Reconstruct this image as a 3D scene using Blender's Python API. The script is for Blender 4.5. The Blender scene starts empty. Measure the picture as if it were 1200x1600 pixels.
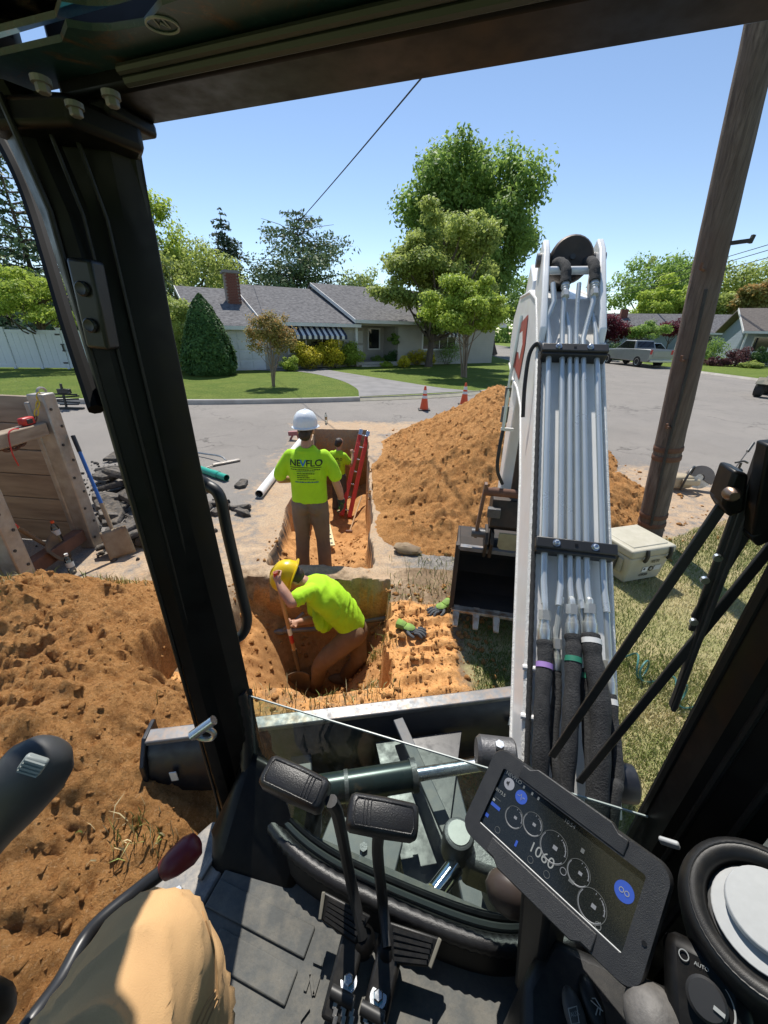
import bpy, bmesh, math, random
import numpy as np
from mathutils import Vector, Matrix, Quaternion

random.seed(7)
RNG = np.random.default_rng(11)
scene = bpy.context.scene
COL = scene.collection
rad = math.radians

# ------------------------------------------------------------------ camera
EYE = 2.2
PITCH, ROLL, YAW = rad(25.2), rad(1.2), rad(18.0)
_r = np.array([1.0, 0, 0]); _f = np.array([0, math.cos(PITCH), -math.sin(PITCH)]); _u = np.array([0, math.sin(PITCH), math.cos(PITCH)])
CR = _r * math.cos(ROLL) + _u * math.sin(ROLL)
CU = _u * math.cos(ROLL) - _r * math.sin(ROLL)
CAMO = np.array([0, 0, EYE])
cam_data = bpy.data.cameras.new('camera')
cam = bpy.data.objects.new('camera', cam_data); COL.objects.link(cam)
cam_data.sensor_fit = 'HORIZONTAL'; cam_data.sensor_width = 24.0; cam_data.lens = 12.0
cam_data.clip_start = 0.02; cam_data.clip_end = 3000
cam.matrix_world = Matrix(((CR[0], CU[0], -_f[0], 0), (CR[1], CU[1], -_f[1], 0), (CR[2], CU[2], -_f[2], EYE), (0, 0, 0, 1)))
scene.camera = cam

# ------------------------------------------------------------------ light
SUN_DIR = np.array([-0.145, 0.99, 0]); SUN_DIR /= np.linalg.norm(SUN_DIR)
SUN_EL = rad(57)
sdir = Vector((SUN_DIR[0] * math.cos(SUN_EL), SUN_DIR[1] * math.cos(SUN_EL), math.sin(SUN_EL)))
world = bpy.data.worlds.new('World'); scene.world = world; world.use_nodes = True
wn = world.node_tree
bg = wn.nodes['Background']
sky = wn.nodes.new('ShaderNodeTexSky'); sky.sky_type = 'NISHITA'; sky.sun_disc = False
sky.sun_elevation = SUN_EL; sky.sun_rotation = math.atan2(SUN_DIR[0], SUN_DIR[1])
sky.air_density = 0.85; sky.dust_density = 0.0; sky.ozone_density = 0.4; sky.altitude = 0
wn.links.new(sky.outputs[0], bg.inputs[0]); bg.inputs[1].default_value = 0.132
sun_d = bpy.data.lights.new('sun', 'SUN'); sun_d.energy = 5.0; sun_d.angle = rad(0.53); sun_d.color = (1.0, 0.95, 0.87)
sun = bpy.data.objects.new('sun', sun_d); COL.objects.link(sun)
sun.rotation_euler = sdir.to_track_quat('Z', 'Y').to_euler()
sun.location = (0, 0, 30)
vs = scene.view_settings
scene.display_settings.display_device = 'sRGB'
vs.view_transform = 'Standard'; vs.look = 'None'; vs.gamma = 1.0; vs.exposure = 0.3
scene.cycles.max_bounces = 8
scene.cycles.transparent_max_bounces = 12
scene.cycles.use_denoising = True

# ------------------------------------------------------------------ measuring helpers
def ray(x, y): return _f + CR * (x - 600) / 600.0 + CU * (800 - y) / 600.0
SY, CY = math.sin(YAW), math.cos(YAW)
def P(x, y, z=None, Y=None, t=None, cy=None, cx=None):
    d = ray(x, y)
    if z is not None: t = (z - EYE) / d[2]
    elif Y is not None: t = Y / d[1]
    elif cy is not None: t = cy / (d[0] * SY + d[1] * CY)
    elif cx is not None: t = cx / (d[0] * CY - d[1] * SY)
    return CAMO + d * t
def W2C(p): return np.array([p[0] * CY - p[1] * SY, p[0] * SY + p[1] * CY, p[2]])
def C2W(p): return np.array([p[0] * CY + p[1] * SY, -p[0] * SY + p[1] * CY, p[2]])
def A(*p): return np.array(p, float)
def nrm(v):
    v = np.asarray(v, float); n = np.linalg.norm(v)
    return v / n if n > 1e-9 else v

# ------------------------------------------------------------------ noise
def _hash(ix, iy, iz, seed):
    n = (ix * 374761393 + iy * 668265263 + iz * 2147483647 + seed * 1274126177) & 0xffffffff
    n = ((n ^ (n >> 13)) * 1274126177) & 0xffffffff
    n = (n ^ (n >> 16)) & 0xffffffff
    return n / 4294967295.0
def vnoise(x, y, seed=0):
    x = np.asarray(x, float); y = np.asarray(y, float)
    x0 = np.floor(x).astype(np.int64); y0 = np.floor(y).astype(np.int64)
    fx = x - x0; fy = y - y0
    fx = fx * fx * (3 - 2 * fx); fy = fy * fy * (3 - 2 * fy)
    z = np.zeros_like(x0)
    a = _hash(x0, y0, z, seed); b = _hash(x0 + 1, y0, z, seed); c = _hash(x0, y0 + 1, z, seed); d = _hash(x0 + 1, y0 + 1, z, seed)
    return (a * (1 - fx) + b * fx) * (1 - fy) + (c * (1 - fx) + d * fx) * fy
def fbm(x, y, octv=4, seed=0, gain=0.5):
    s = 0; a = 1; tot = 0
    for o in range(octv):
        s = s + a * (vnoise(x * 2 ** o + 17.3 * o, y * 2 ** o - 9.1 * o, seed + o) * 2 - 1); tot += a; a *= gain
    return s / tot
def billow(x, y, octv=4, seed=0, gain=0.55):
    s = 0; a = 1; tot = 0
    for o in range(octv):
        s = s + a * (1 - np.abs(vnoise(x * 2 ** o + 7.3 * o, y * 2 ** o - 3.1 * o, seed + o) * 2 - 1)); tot += a; a *= gain
    return s / tot
def puff(x, y, octv=3, seed=0, gain=0.5):
    s = 0; a = 1; tot = 0
    for o in range(octv):
        s = s + a * np.abs(vnoise(x * 2.1 ** o + 7.3 * o, y * 2.1 ** o - 3.1 * o, seed + o) * 2 - 1); tot += a; a *= gain
    return s / tot
def sstep(a, b, x):
    t = np.clip((x - a) / (b - a), 0, 1); return t * t * (3 - 2 * t)

# ------------------------------------------------------------------ materials
MATS = {}
def newmat(name):
    m = bpy.data.materials.new(name); m.use_nodes = True
    nt = m.node_tree; b = nt.nodes['Principled BSDF']
    MATS[name] = m
    return m, nt, b
def nd(nt, typ, **kw):
    n = nt.nodes.new(typ)
    for k, v in kw.items():
        if k.startswith('i_'):
            key = k[2:]
            n.inputs[int(key) if key.isdigit() else key.replace('_', ' ')].default_value = v
        else: setattr(n, k, v)
    return n
def mixc(nt, fac, a, b, mode='MIX'):
    n = nt.nodes.new('ShaderNodeMix'); n.data_type = 'RGBA'; n.blend_type = mode
    for sock, val in ((n.inputs[0], fac), (n.inputs[6], a), (n.inputs[7], b)):
        if isinstance(val, (int, float)): sock.default_value = val
        elif isinstance(val, tuple): sock.default_value = (*val[:3], 1)
        else: nt.links.new(val, sock)
    return n.outputs[2]
def noise(nt, scale, detail=4, rough=0.55, vec=None, dist=0.0):
    n = nd(nt, 'ShaderNodeTexNoise'); n.inputs['Scale'].default_value = scale
    n.inputs['Detail'].default_value = detail; n.inputs['Roughness'].default_value = rough; n.inputs['Distortion'].default_value = dist
    if vec is not None: nt.links.new(vec, n.inputs['Vector'])
    return n.outputs['Fac']
def ramp(nt, fac, p0, p1, c0=(0, 0, 0), c1=(1, 1, 1)):
    r = nd(nt, 'ShaderNodeValToRGB'); e = r.color_ramp.elements
    e[0].position = p0; e[1].position = p1; e[0].color = (*c0, 1); e[1].color = (*c1, 1)
    nt.links.new(fac, r.inputs[0]); return r.outputs[0]
def bump(nt, b, height, strength=0.3, dist=0.01):
    n = nd(nt, 'ShaderNodeBump'); n.inputs['Strength'].default_value = strength; n.inputs['Distance'].default_value = dist
    nt.links.new(height, n.inputs['Height']); nt.links.new(n.outputs[0], b.inputs['Normal']); return n
def objvec(nt, scale=None):
    tc = nd(nt, 'ShaderNodeTexCoord'); v = tc.outputs['Object']
    if scale:
        mp = nd(nt, 'ShaderNodeMapping'); mp.inputs['Scale'].default_value = scale
        nt.links.new(v, mp.inputs['Vector']); v = mp.outputs[0]
    return v
def pbr(name, c, rough=0.5, metal=0.0, c2=None, nscale=6.0, namt=1.0, lo=0.35, hi=0.7, bscale=None, bstr=0.2, bdist=0.004,
        spec=0.5, stretch=None, rvar=0.0, coat=0.0, dust=None, dust_amt=0.5):
    if name in MATS: return MATS[name]
    m, nt, b = newmat(name)
    b.inputs['Roughness'].default_value = rough; b.inputs['Metallic'].default_value = metal
    b.inputs['Specular IOR Level'].default_value = spec
    if coat: b.inputs['Coat Weight'].default_value = coat
    v = objvec(nt, stretch)
    col = None
    if c2 is None: c2 = tuple(x * 0.8 for x in c)
    f = ramp(nt, noise(nt, nscale, 5, 0.6, v), lo, hi)
    mf = nd(nt, 'ShaderNodeMath', operation='MULTIPLY'); nt.links.new(f, mf.inputs[0]); mf.inputs[1].default_value = namt
    col = mixc(nt, mf.outputs[0], c, c2)
    if dust:
        geo = nd(nt, 'ShaderNodeNewGeometry'); sp = nd(nt, 'ShaderNodeSeparateXYZ'); nt.links.new(geo.outputs['Normal'], sp.inputs[0])
        up = ramp(nt, sp.outputs[2], 0.2, 0.95)
        n2 = ramp(nt, noise(nt, nscale * 2.3, 6, 0.7, v), 0.42, 0.68)
        mm = nd(nt, 'ShaderNodeMath', operation='MULTIPLY'); nt.links.new(up, mm.inputs[0]); nt.links.new(n2, mm.inputs[1])
        m3 = nd(nt, 'ShaderNodeMath', operation='MULTIPLY'); nt.links.new(mm.outputs[0], m3.inputs[0]); m3.inputs[1].default_value = dust_amt
        col = mixc(nt, m3.outputs[0], col, dust)
    nt.links.new(col, b.inputs['Base Color'])
    if rvar:
        rr = nd(nt, 'ShaderNodeMapRange'); nt.links.new(noise(nt, nscale * 3, 4, 0.6, v), rr.inputs[0])
        rr.inputs[1].default_value = 0.3; rr.inputs[2].default_value = 0.7
        rr.inputs[3].default_value = max(0.02, rough - rvar); rr.inputs[4].default_value = min(1, rough + rvar)
        nt.links.new(rr.outputs[0], b.inputs['Roughness'])
    if bscale: bump(nt, b, noise(nt, bscale, 5, 0.6, v), bstr, bdist)
    return m
def glassmat(name, tint=(0.9, 0.96, 0.94), rough=0.0, refl=0.06, dirt=0.0, dirtcol=(0.25, 0.2, 0.14), dscale=30, dlo=0.5, dhi=0.75):
    if name in MATS: return MATS[name]
    m, nt, b = newmat(name)
    out = nt.nodes['Material Output']
    tr = nd(nt, 'ShaderNodeBsdfTransparent'); tr.inputs[0].default_value = (*tint, 1)
    gl = nd(nt, 'ShaderNodeBsdfGlossy'); gl.inputs['Roughness'].default_value = rough + 0.01; gl.inputs[0].default_value = (1, 1, 1, 1)
    fr = nd(nt, 'ShaderNodeFresnel'); fr.inputs[0].default_value = 1.45
    mx = nd(nt, 'ShaderNodeMixShader'); nt.links.new(fr.outputs[0], mx.inputs[0]); nt.links.new(tr.outputs[0], mx.inputs[1]); nt.links.new(gl.outputs[0], mx.inputs[2])
    last = mx.outputs[0]
    if dirt > 0:
        df = nd(nt, 'ShaderNodeBsdfDiffuse'); df.inputs[0].default_value = (*dirtcol, 1)
        v = objvec(nt)
        n1 = ramp(nt, noise(nt, dscale, 8, 0.75, v), dlo, dhi)
        mm = nd(nt, 'ShaderNodeMath', operation='MULTIPLY'); nt.links.new(n1, mm.inputs[0]); mm.inputs[1].default_value = dirt
        m2 = nd(nt, 'ShaderNodeMixShader'); nt.links.new(mm.outputs[0], m2.inputs[0]); nt.links.new(last, m2.inputs[1]); nt.links.new(df.outputs[0], m2.inputs[2])
        last = m2.outputs[0]
    nt.links.new(last, out.inputs[0])
    nt.nodes.remove(b)
    return m

# ------------------------------------------------------------------ mesh helpers
def frame(axis, up=(0, 0, 1)):
    a = nrm(axis); u = np.asarray(up, float)
    if abs(a @ nrm(u)) > 0.98: u = np.array([1.0, 0, 0]) if abs(a[0]) < 0.9 else np.array([0, 1.0, 0])
    s = nrm(np.cross(u, a)); w = np.cross(a, s)
    return s, w, a           # side, up, along
def smoothpath(pts, n=6):
    pts = [np.asarray(p, float) for p in pts]
    if len(pts) < 3: return pts
    out = []
    q = [2 * pts[0] - pts[1]] + pts + [2 * pts[-1] - pts[-2]]
    for i in range(1, len(q) - 2):
        for k in range(n):
            t = k / n
            a, b, c, d = q[i - 1], q[i], q[i + 1], q[i + 2]
            out.append(0.5 * ((2 * b) + (-a + c) * t + (2 * a - 5 * b + 4 * c - d) * t * t + (-a + 3 * b - 3 * c + d) * t ** 3))
    out.append(pts[-1]); return out
class MB:
    def __init__(s): s.v = []; s.f = []
    def add(s, verts, faces):
        o = len(s.v); s.v.extend([tuple(map(float, p)) for p in verts]); s.f.extend([tuple(i + o for i in f) for f in faces]); return s
    def box(s, c, size, ax=None):
        c = np.asarray(c, float); h = np.asarray(size, float) / 2
        if ax is None: ax = np.eye(3)
        vs = []
        for dz in (-1, 1):
            for dx, dy in ((-1, -1), (1, -1), (1, 1), (-1, 1)):
                vs.append(c + ax[0] * dx * h[0] + ax[1] * dy * h[1] + ax[2] * dz * h[2])
        return s.add(vs, [(3, 2, 1, 0), (4, 5, 6, 7), (0, 1, 5, 4), (1, 2, 6, 5), (2, 3, 7, 6), (3, 0, 4, 7)])
    def cbox(s, a, b):            # cab-frame box from corner a to b (cab coordinates)
        a = np.asarray(a, float); b = np.asarray(b, float); lo = np.minimum(a, b); hi = np.maximum(a, b)
        return s.box(C2W((lo + hi) / 2), hi - lo, CABAX)
    def bar(s, p0, p1, w, h, up=(0, 0, 1), taper=1.0):
        p0 = np.asarray(p0, float); p1 = np.asarray(p1, float); sd, u, a = frame(p1 - p0, up)
        vs = []
        for p, k in ((p0, 1.0), (p1, taper)):
            for i, j in ((-1, -1), (1, -1), (1, 1), (-1, 1)): vs.append(p + sd * i * w / 2 * k + u * j * h / 2 * k)
        return s.add(vs, [(3, 2, 1, 0), (4, 5, 6, 7), (0, 1, 5, 4), (1, 2, 6, 5), (2, 3, 7, 6), (3, 0, 4, 7)])
    def tube(s, pts, r, n=8, cap=True, sx=1.0):
        pts = [np.asarray(p, float) for p in pts]
        rs = r if hasattr(r, '__len__') else [r] * len(pts)
        rings = []; side = None
        for i, p in enumerate(pts):
            t = nrm(pts[min(i + 1, len(pts) - 1)] - pts[max(i - 1, 0)])
            if side is None: side = frame(t)[0]
            side = nrm(side - t * (side @ t)); up = np.cross(t, side)
            rings.append([p + rs[i] * (side * sx * math.cos(2 * math.pi * k / n) + up * math.sin(2 * math.pi * k / n)) for k in range(n)])
        return s.loft(rings, cap)
    def loft(s, rings, cap=True):
        n = len(rings[0]); vs = [p for r in rings for p in r]; fs = []
        for i in range(len(rings) - 1):
            for k in range(n):
                a = i * n + k; b = i * n + (k + 1) % n
                fs.append((a, b, b + n, a + n))
        if cap: fs.append(tuple(range(n - 1, -1, -1))); fs.append(tuple((len(rings) - 1) * n + k for k in range(n)))
        return s.add(vs, fs)
    def lathe(s, prof, o, axis=(0, 0, 1), n=16, cap=True):
        sd, u, a = frame(axis); o = np.asarray(o, float)
        rings = [[o + a * z + r * (sd * math.cos(2 * math.pi * k / n) + u * math.sin(2 * math.pi * k / n)) for k in range(n)] for r, z in prof]
        return s.loft(rings, cap)
    def prism(s, pts, ext):
        pts = [np.asarray(p, float) for p in pts]; ext = np.asarray(ext, float); n = len(pts)
        vs = pts + [p + ext for p in pts]
        fs = [tuple(range(n - 1, -1, -1)), tuple(range(n, 2 * n))] + [(k, (k + 1) % n, (k + 1) % n + n, k + n) for k in range(n)]
        return s.add(vs, fs)
    def ell(s, c, r, ax=None, nu=12, nv=8, jit=0.0, seed=0):
        c = np.asarray(c, float); ax = np.eye(3) if ax is None else ax; rg = np.random.default_rng(seed)
        vs = [c - ax[2] * r[2]]
        for j in range(1, nv):
            ph = -math.pi / 2 + math.pi * j / nv
            for k in range(nu):
                th = 2 * math.pi * k / nu; q = 1 + (rg.random() - 0.5) * 2 * jit
                vs.append(c + q * (ax[0] * r[0] * math.cos(ph) * math.cos(th) + ax[1] * r[1] * math.cos(ph) * math.sin(th) + ax[2] * r[2] * math.sin(ph)))
        vs.append(c + ax[2] * r[2]); fs = []
        for k in range(nu): fs.append((0, 1 + (k + 1) % nu, 1 + k))
        for j in range(nv - 2):
            for k in range(nu):
                a = 1 + j * nu + k; b = 1 + j * nu + (k + 1) % nu; fs.append((a, b, b + nu, a + nu))
        t = len(vs) - 1
        for k in range(nu): fs.append((t, 1 + (nv - 2) * nu + k, 1 + (nv - 2) * nu + (k + 1) % nu))
        return s.add(vs, fs)
    def build(s, name, m, parent=None, smooth=False, bevel=0.0, seg=2, ang=35, sub=0):
        me = bpy.data.meshes.new(name); me.from_pydata(s.v, [], s.f); me.update()
        return finish(name, me, m, parent, smooth, bevel, seg, ang, sub)
def finish(name, me, m, parent=None, smooth=False, bevel=0.0, seg=2, ang=35, sub=0):
    if m is not None: me.materials.append(m)
    if smooth or bevel:
        me.polygons.foreach_set('use_smooth', [True] * len(me.polygons)); me.set_sharp_from_angle(angle=rad(ang))
    o = bpy.data.objects.new(name, me); COL.objects.link(o)
    if bevel:
        bm = o.modifiers.new('bevel', 'BEVEL'); bm.width = bevel; bm.segments = seg; bm.limit_method = 'ANGLE'; bm.angle_limit = rad(30)
        bm.harden_normals = False
    if sub:
        sm = o.modifiers.new('sub', 'SUBSURF'); sm.levels = sub; sm.render_levels = sub
    if parent is not None:
        o.parent = parent; o.matrix_parent_inverse = rootinv(parent)
    return o
def rootinv(p):
    m = p.matrix_basis.copy()
    q = p.parent
    inv = m.inverted()
    if q is not None: inv = (q.matrix_basis @ p.matrix_parent_inverse @ m).inverted()
    return inv
def thing(name, label, cat, loc=(0, 0, 0), group=None):
    o = bpy.data.objects.new(name, None); COL.objects.link(o); o.location = tuple(map(float, loc)); o.empty_display_size = 0.1
    o['label'] = label; o['category'] = cat
    if group: o['group'] = group
    o.matrix_basis = Matrix.Translation(o.location)
    return o
def tag(o, label, cat, group=None, kind=None):
    o['label'] = label; o['category'] = cat
    if group: o['group'] = group
    if kind: o['kind'] = kind
    return o
def struct(o): o['kind'] = 'structure'; return o
def npmesh(name, verts, faces, loops_per=None):
    """verts (n,3), faces (m,k) numpy arrays"""
    me = bpy.data.meshes.new(name); n = len(verts); m, k = faces.shape
    me.vertices.add(n); me.vertices.foreach_set('co', np.ascontiguousarray(verts, dtype=np.float32).ravel())
    me.loops.add(m * k); me.loops.foreach_set('vertex_index', np.ascontiguousarray(faces, dtype=np.int32).ravel())
    me.polygons.add(m); me.polygons.foreach_set('loop_start', np.arange(0, m * k, k, dtype=np.int32))
    me.update(calc_edges=True); return me
def addattr(me, name, vals):
    a = me.attributes.new(name, 'FLOAT', 'POINT'); a.data.foreach_set('value', np.ascontiguousarray(vals, dtype=np.float32).ravel())
def gridmesh(name, xs, ys, Z):
    X, Y = np.meshgrid(xs, ys); v = np.stack([X.ravel(), Y.ravel(), Z.ravel()], 1); nx, ny = len(xs), len(ys)
    i = np.arange(nx - 1)[None, :] + np.arange(ny - 1)[:, None] * nx
    f = np.stack([i, i + 1, i + 1 + nx, i + nx], -1).reshape(-1, 4)
    return npmesh(name, v, f)
def attr(nt, name):
    a = nd(nt, 'ShaderNodeAttribute'); a.attribute_name = name; return a.outputs['Fac']
CABAX = np.array([[CY, -SY, 0], [SY, CY, 0], [0, 0, 1.0]])
def text_mesh(name, body, size, m, origin, xdir, ydir, parent=None, depth=0.0, font_bold=True, align='LEFT', lift=0.0, offset=0.0, shear=0.0, xscale=1.0):
    cu = bpy.data.curves.new(name, 'FONT'); cu.body = body; cu.size = size; cu.align_x = align; cu.extrude = depth; cu.offset = offset; cu.shear = shear
    o = bpy.data.objects.new(name, cu); COL.objects.link(o)
    dg = bpy.context.evaluated_depsgraph_get(); me = bpy.data.meshes.new_from_object(o.evaluated_get(dg))
    bpy.data.objects.remove(o); bpy.data.curves.remove(cu)
    x = nrm(xdir); y = nrm(np.asarray(ydir, float) - x * (np.asarray(ydir, float) @ x)); z = np.cross(x, y); og = np.asarray(origin, float) + z * lift
    co = np.empty(len(me.vertices) * 3, np.float32); me.vertices.foreach_get('co', co); co = co.reshape(-1, 3)
    co = og + co[:, :1] * xscale * x + co[:, 1:2] * y + co[:, 2:3] * z
    me.vertices.foreach_set('co', co.astype(np.float32).ravel()); me.update()
    me.materials.clear()
    return finish(name, me, m, parent)
# ================================================================== ground
KERB = [(-70, 11.0), (-50, 11.3), (-34, 11.6), (-24, 11.75), (-17, 11.85), (-13, 11.92), (-9.6, 12.0), (-5.2, 12.45), (-0.9, 13.6), (2.5, 15.0), (5.0, 17.0), (7.5, 20.5), (9.4, 25.0), (10.3, 30.0), (10.8, 38.0), (11.0, 60.0), (11.0, 110.0)]
def smooth2(pts, n=8): return [tuple(p[:2]) for p in smoothpath([A(x, y, 0) for x, y in pts], n)]
KS = smooth2(KERB, 8)
_kx = np.array([p[0] for p in KS]); _ky = np.array([p[1] for p in KS])
EDX = np.array([-70, -7, -3.4, -1.2, 0, 1, 2, 3.3, 4.5, 6, 7.5, 12, 70]); EDY = np.array([2.3, 2.5, 2.7, 3.0, 3.16, 3.35, 3.62, 4.05, 4.6, 5.5, 6.4, 8.6, 10])
def near_edge(x): return np.interp(x, EDX, EDY)
def kerb_y(x): return np.interp(x, _kx, _ky)
RX0, RX1, RY0, RY1 = -7.0, 7.5, -2.5, 10.5

# --- shared colour recipes
def asphalt_color(nt, v):
    base = mixc(nt, ramp(nt, noise(nt, 70, 3, 0.85, v), 0.40, 0.62), (0.095, 0.087, 0.078), (0.36, 0.33, 0.30))
    base = mixc(nt, ramp(nt, noise(nt, 24, 4, 0.85, v), 0.42, 0.66), base, (0.21, 0.195, 0.178))
    big = ramp(nt, noise(nt, 0.55, 5, 0.6, v), 0.35, 0.7)
    c = mixc(nt, big, base, (0.29, 0.265, 0.235), 'MIX')
    mx = mixc(nt, 0.5, base, c)
    st = ramp(nt, noise(nt, 1.7, 6, 0.65, v, 0.6), 0.56, 0.72)
    sf = nd(nt, 'ShaderNodeMath', operation='MULTIPLY'); nt.links.new(st, sf.inputs[0]); sf.inputs[1].default_value = 0.35
    mx = mixc(nt, sf.outputs[0], mx, (0.14, 0.13, 0.118))
    vo = nd(nt, 'ShaderNodeTexVoronoi', feature='DISTANCE_TO_EDGE'); vo.inputs['Scale'].default_value = 0.45
    dm = nd(nt, 'ShaderNodeVectorMath', operation='ADD'); nz = nd(nt, 'ShaderNodeTexNoise'); nz.inputs['Scale'].default_value = 2.2; nz.inputs['Detail'].default_value = 5; nt.links.new(v, nz.inputs['Vector'])
    nt.links.new(v, dm.inputs[0]); nt.links.new(nz.outputs['Color'], dm.inputs[1]); nt.links.new(dm.outputs[0], vo.inputs['Vector'])
    ck = ramp(nt, vo.outputs['Distance'], 0.004, 0.013, (1, 1, 1), (0, 0, 0)); km = nd(nt, 'ShaderNodeMath', operation='MULTIPLY'); nt.links.new(ck, km.inputs[0]); nt.links.new(ramp(nt, noise(nt, 0.35, 3, 0.6, v), 0.46, 0.58), km.inputs[1])
    k2 = nd(nt, 'ShaderNodeMath', operation='MULTIPLY'); nt.links.new(km.outputs[0], k2.inputs[0]); k2.inputs[1].default_value = 0.6
    return mixc(nt, k2.outputs[0], mx, (0.06, 0.056, 0.05))
def dirt_color(nt, v):
    c = mixc(nt, ramp(nt, noise(nt, 1.6, 6, 0.65, v), 0.3, 0.7), (0.71, 0.375, 0.145), (0.59, 0.29, 0.10))
    c = mixc(nt, ramp(nt, noise(nt, 11, 7, 0.8, v, 0.5), 0.47, 0.62), c, (0.46, 0.215, 0.072))
    c = mixc(nt, ramp(nt, noise(nt, 46, 6, 0.85, v), 0.50, 0.62), c, (0.34, 0.15, 0.05))
    c = mixc(nt, ramp(nt, noise(nt, 80, 4, 0.7, v), 0.56, 0.72), c, (0.76, 0.48, 0.24))
    return c
def grass_color(nt, v):
    c = mixc(nt, ramp(nt, noise(nt, 2.2, 5, 0.6, v), 0.38, 0.62), (0.36, 0.30, 0.16), (0.20, 0.215, 0.075))
    c = mixc(nt, ramp(nt, noise(nt, 130, 3, 0.7, v), 0.4, 0.7), c, (0.44, 0.37, 0.21))
    return c
def mat_terrain():
    m, nt, b = newmat('worked_ground'); v = objvec(nt)
    asp = asphalt_color(nt, v); drt = dirt_color(nt, v); grs = grass_color(nt, v)
    soil = mixc(nt, ramp(nt, noise(nt, 20, 5, 0.7, v), 0.35, 0.7), (0.17, 0.115, 0.07), (0.27, 0.195, 0.125))
    def broken(a, amt, sc):
        n = noise(nt, sc, 6, 0.7, v)
        mr = nd(nt, 'ShaderNodeMapRange'); nt.links.new(n, mr.inputs[0]); mr.inputs[1].default_value = 0.25; mr.inputs[2].default_value = 0.75
        mr.inputs[3].default_value = -amt; mr.inputs[4].default_value = amt
        ad = nd(nt, 'ShaderNodeMath', operation='ADD'); nt.links.new(a, ad.inputs[0]); nt.links.new(mr.outputs[0], ad.inputs[1])
        return ramp(nt, ad.outputs[0], 0.3, 0.7)
    col = mixc(nt, broken(attr(nt, 'asphalt'), 0.25, 9), grs, asp)
    col = mixc(nt, broken(attr(nt, 'soil'), 0.3, 14), col, soil)
    sand = mixc(nt, ramp(nt, noise(nt, 3.0, 6, 0.7, v), 0.35, 0.7), (0.50, 0.375, 0.25), (0.44, 0.30, 0.185))
    sand = mixc(nt, ramp(nt, noise(nt, 48, 4, 0.8, v), 0.45, 0.68), sand, (0.30, 0.235, 0.175))
    col = mixc(nt, broken(attr(nt, 'sand'), 0.45, 7), col, sand)
    col = mixc(nt, broken(attr(nt, 'dirt'), 0.35, 16), col, drt)
    damp_shade_col = mixc(nt, ramp(nt, noise(nt, 9, 6, 0.75, v), 0.4, 0.65), (0.40, 0.215, 0.09), (0.25, 0.125, 0.05))  # damp soil, its colour also darkened with depth against the bounced-light glow
    col = mixc(nt, attr(nt, 'damp_shade'), col, damp_shade_col)
    nt.links.new(mixc(nt, attr(nt, 'black'), col, mixc(nt, ramp(nt, noise(nt, 60, 4, 0.7, v), 0.4, 0.7), (0.02, 0.02, 0.02), (0.09, 0.085, 0.08))), b.inputs['Base Color'])
    b.inputs['Roughness'].default_value = 0.95; b.inputs['Specular IOR Level'].default_value = 0.15
    bump(nt, b, noise(nt, 95, 6, 0.75, v), 0.55, 0.012)
    return m
def mat_dirt():
    m, nt, b = newmat('loose_orange_dirt'); v = objvec(nt)
    nt.links.new(dirt_color(nt, v), b.inputs['Base Color'])
    b.inputs['Roughness'].default_value = 0.97; b.inputs['Specular IOR Level'].default_value = 0.1
    bump(nt, b, noise(nt, 42, 8, 0.85, v), 1.0, 0.045); return m
def mat_asphalt():
    m, nt, b = newmat('asphalt'); v = objvec(nt)
    nt.links.new(asphalt_color(nt, v), b.inputs['Base Color']); b.inputs['Roughness'].default_value = 0.9; b.inputs['Specular IOR Level'].default_value = 0.2
    bump(nt, b, noise(nt, 110, 4, 0.8, v), 0.5, 0.008); return m
def mat_lawn():
    m, nt, b = newmat('mown_lawn'); v = objvec(nt)
    c = mixc(nt, ramp(nt, noise(nt, 1.1, 5, 0.65, v), 0.35, 0.68), (0.15, 0.225, 0.032), (0.25, 0.30, 0.055))
    c = mixc(nt, ramp(nt, noise(nt, 22, 6, 0.85, v), 0.42, 0.6), c, (0.055, 0.10, 0.014))
    c = mixc(nt, ramp(nt, noise(nt, 26, 4, 0.7, v), 0.58, 0.75), c, (0.30, 0.30, 0.09))
    nt.links.new(c, b.inputs['Base Color']); b.inputs['Roughness'].default_value = 0.9; b.inputs['Specular IOR Level'].default_value = 0.15
    bump(nt, b, noise(nt, 45, 5, 0.8, v), 1.0, 0.06); return m
M_terr, M_dirt, M_asph, M_lawn = mat_terrain(), mat_dirt(), mat_asphalt(), mat_lawn()
M_conc = pbr('pale_concrete', (0.47, 0.44, 0.39), 0.9, c2=(0.36, 0.33, 0.29), nscale=3, bscale=60, bstr=0.3)
M_base = pbr('far_grass', (0.09, 0.13, 0.03), 0.95, c2=(0.14, 0.15, 0.05), nscale=0.2, spec=0.1)

# --- one big sheet with a rectangular opening for the dug area
big = MB(); L = 1500
for (x0, x1, y0, y1) in ((-L, RX0, -L, L), (RX1, L, -L, L), (RX0, RX1, -L, RY0), (RX0, RX1, RY1, L)):
    big.add([(x0, y0, -0.012), (x1, y0, -0.012), (x1, y1, -0.012), (x0, y1, -0.012)], [(0, 1, 2, 3)])
struct(big.build('ground', M_base))
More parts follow.
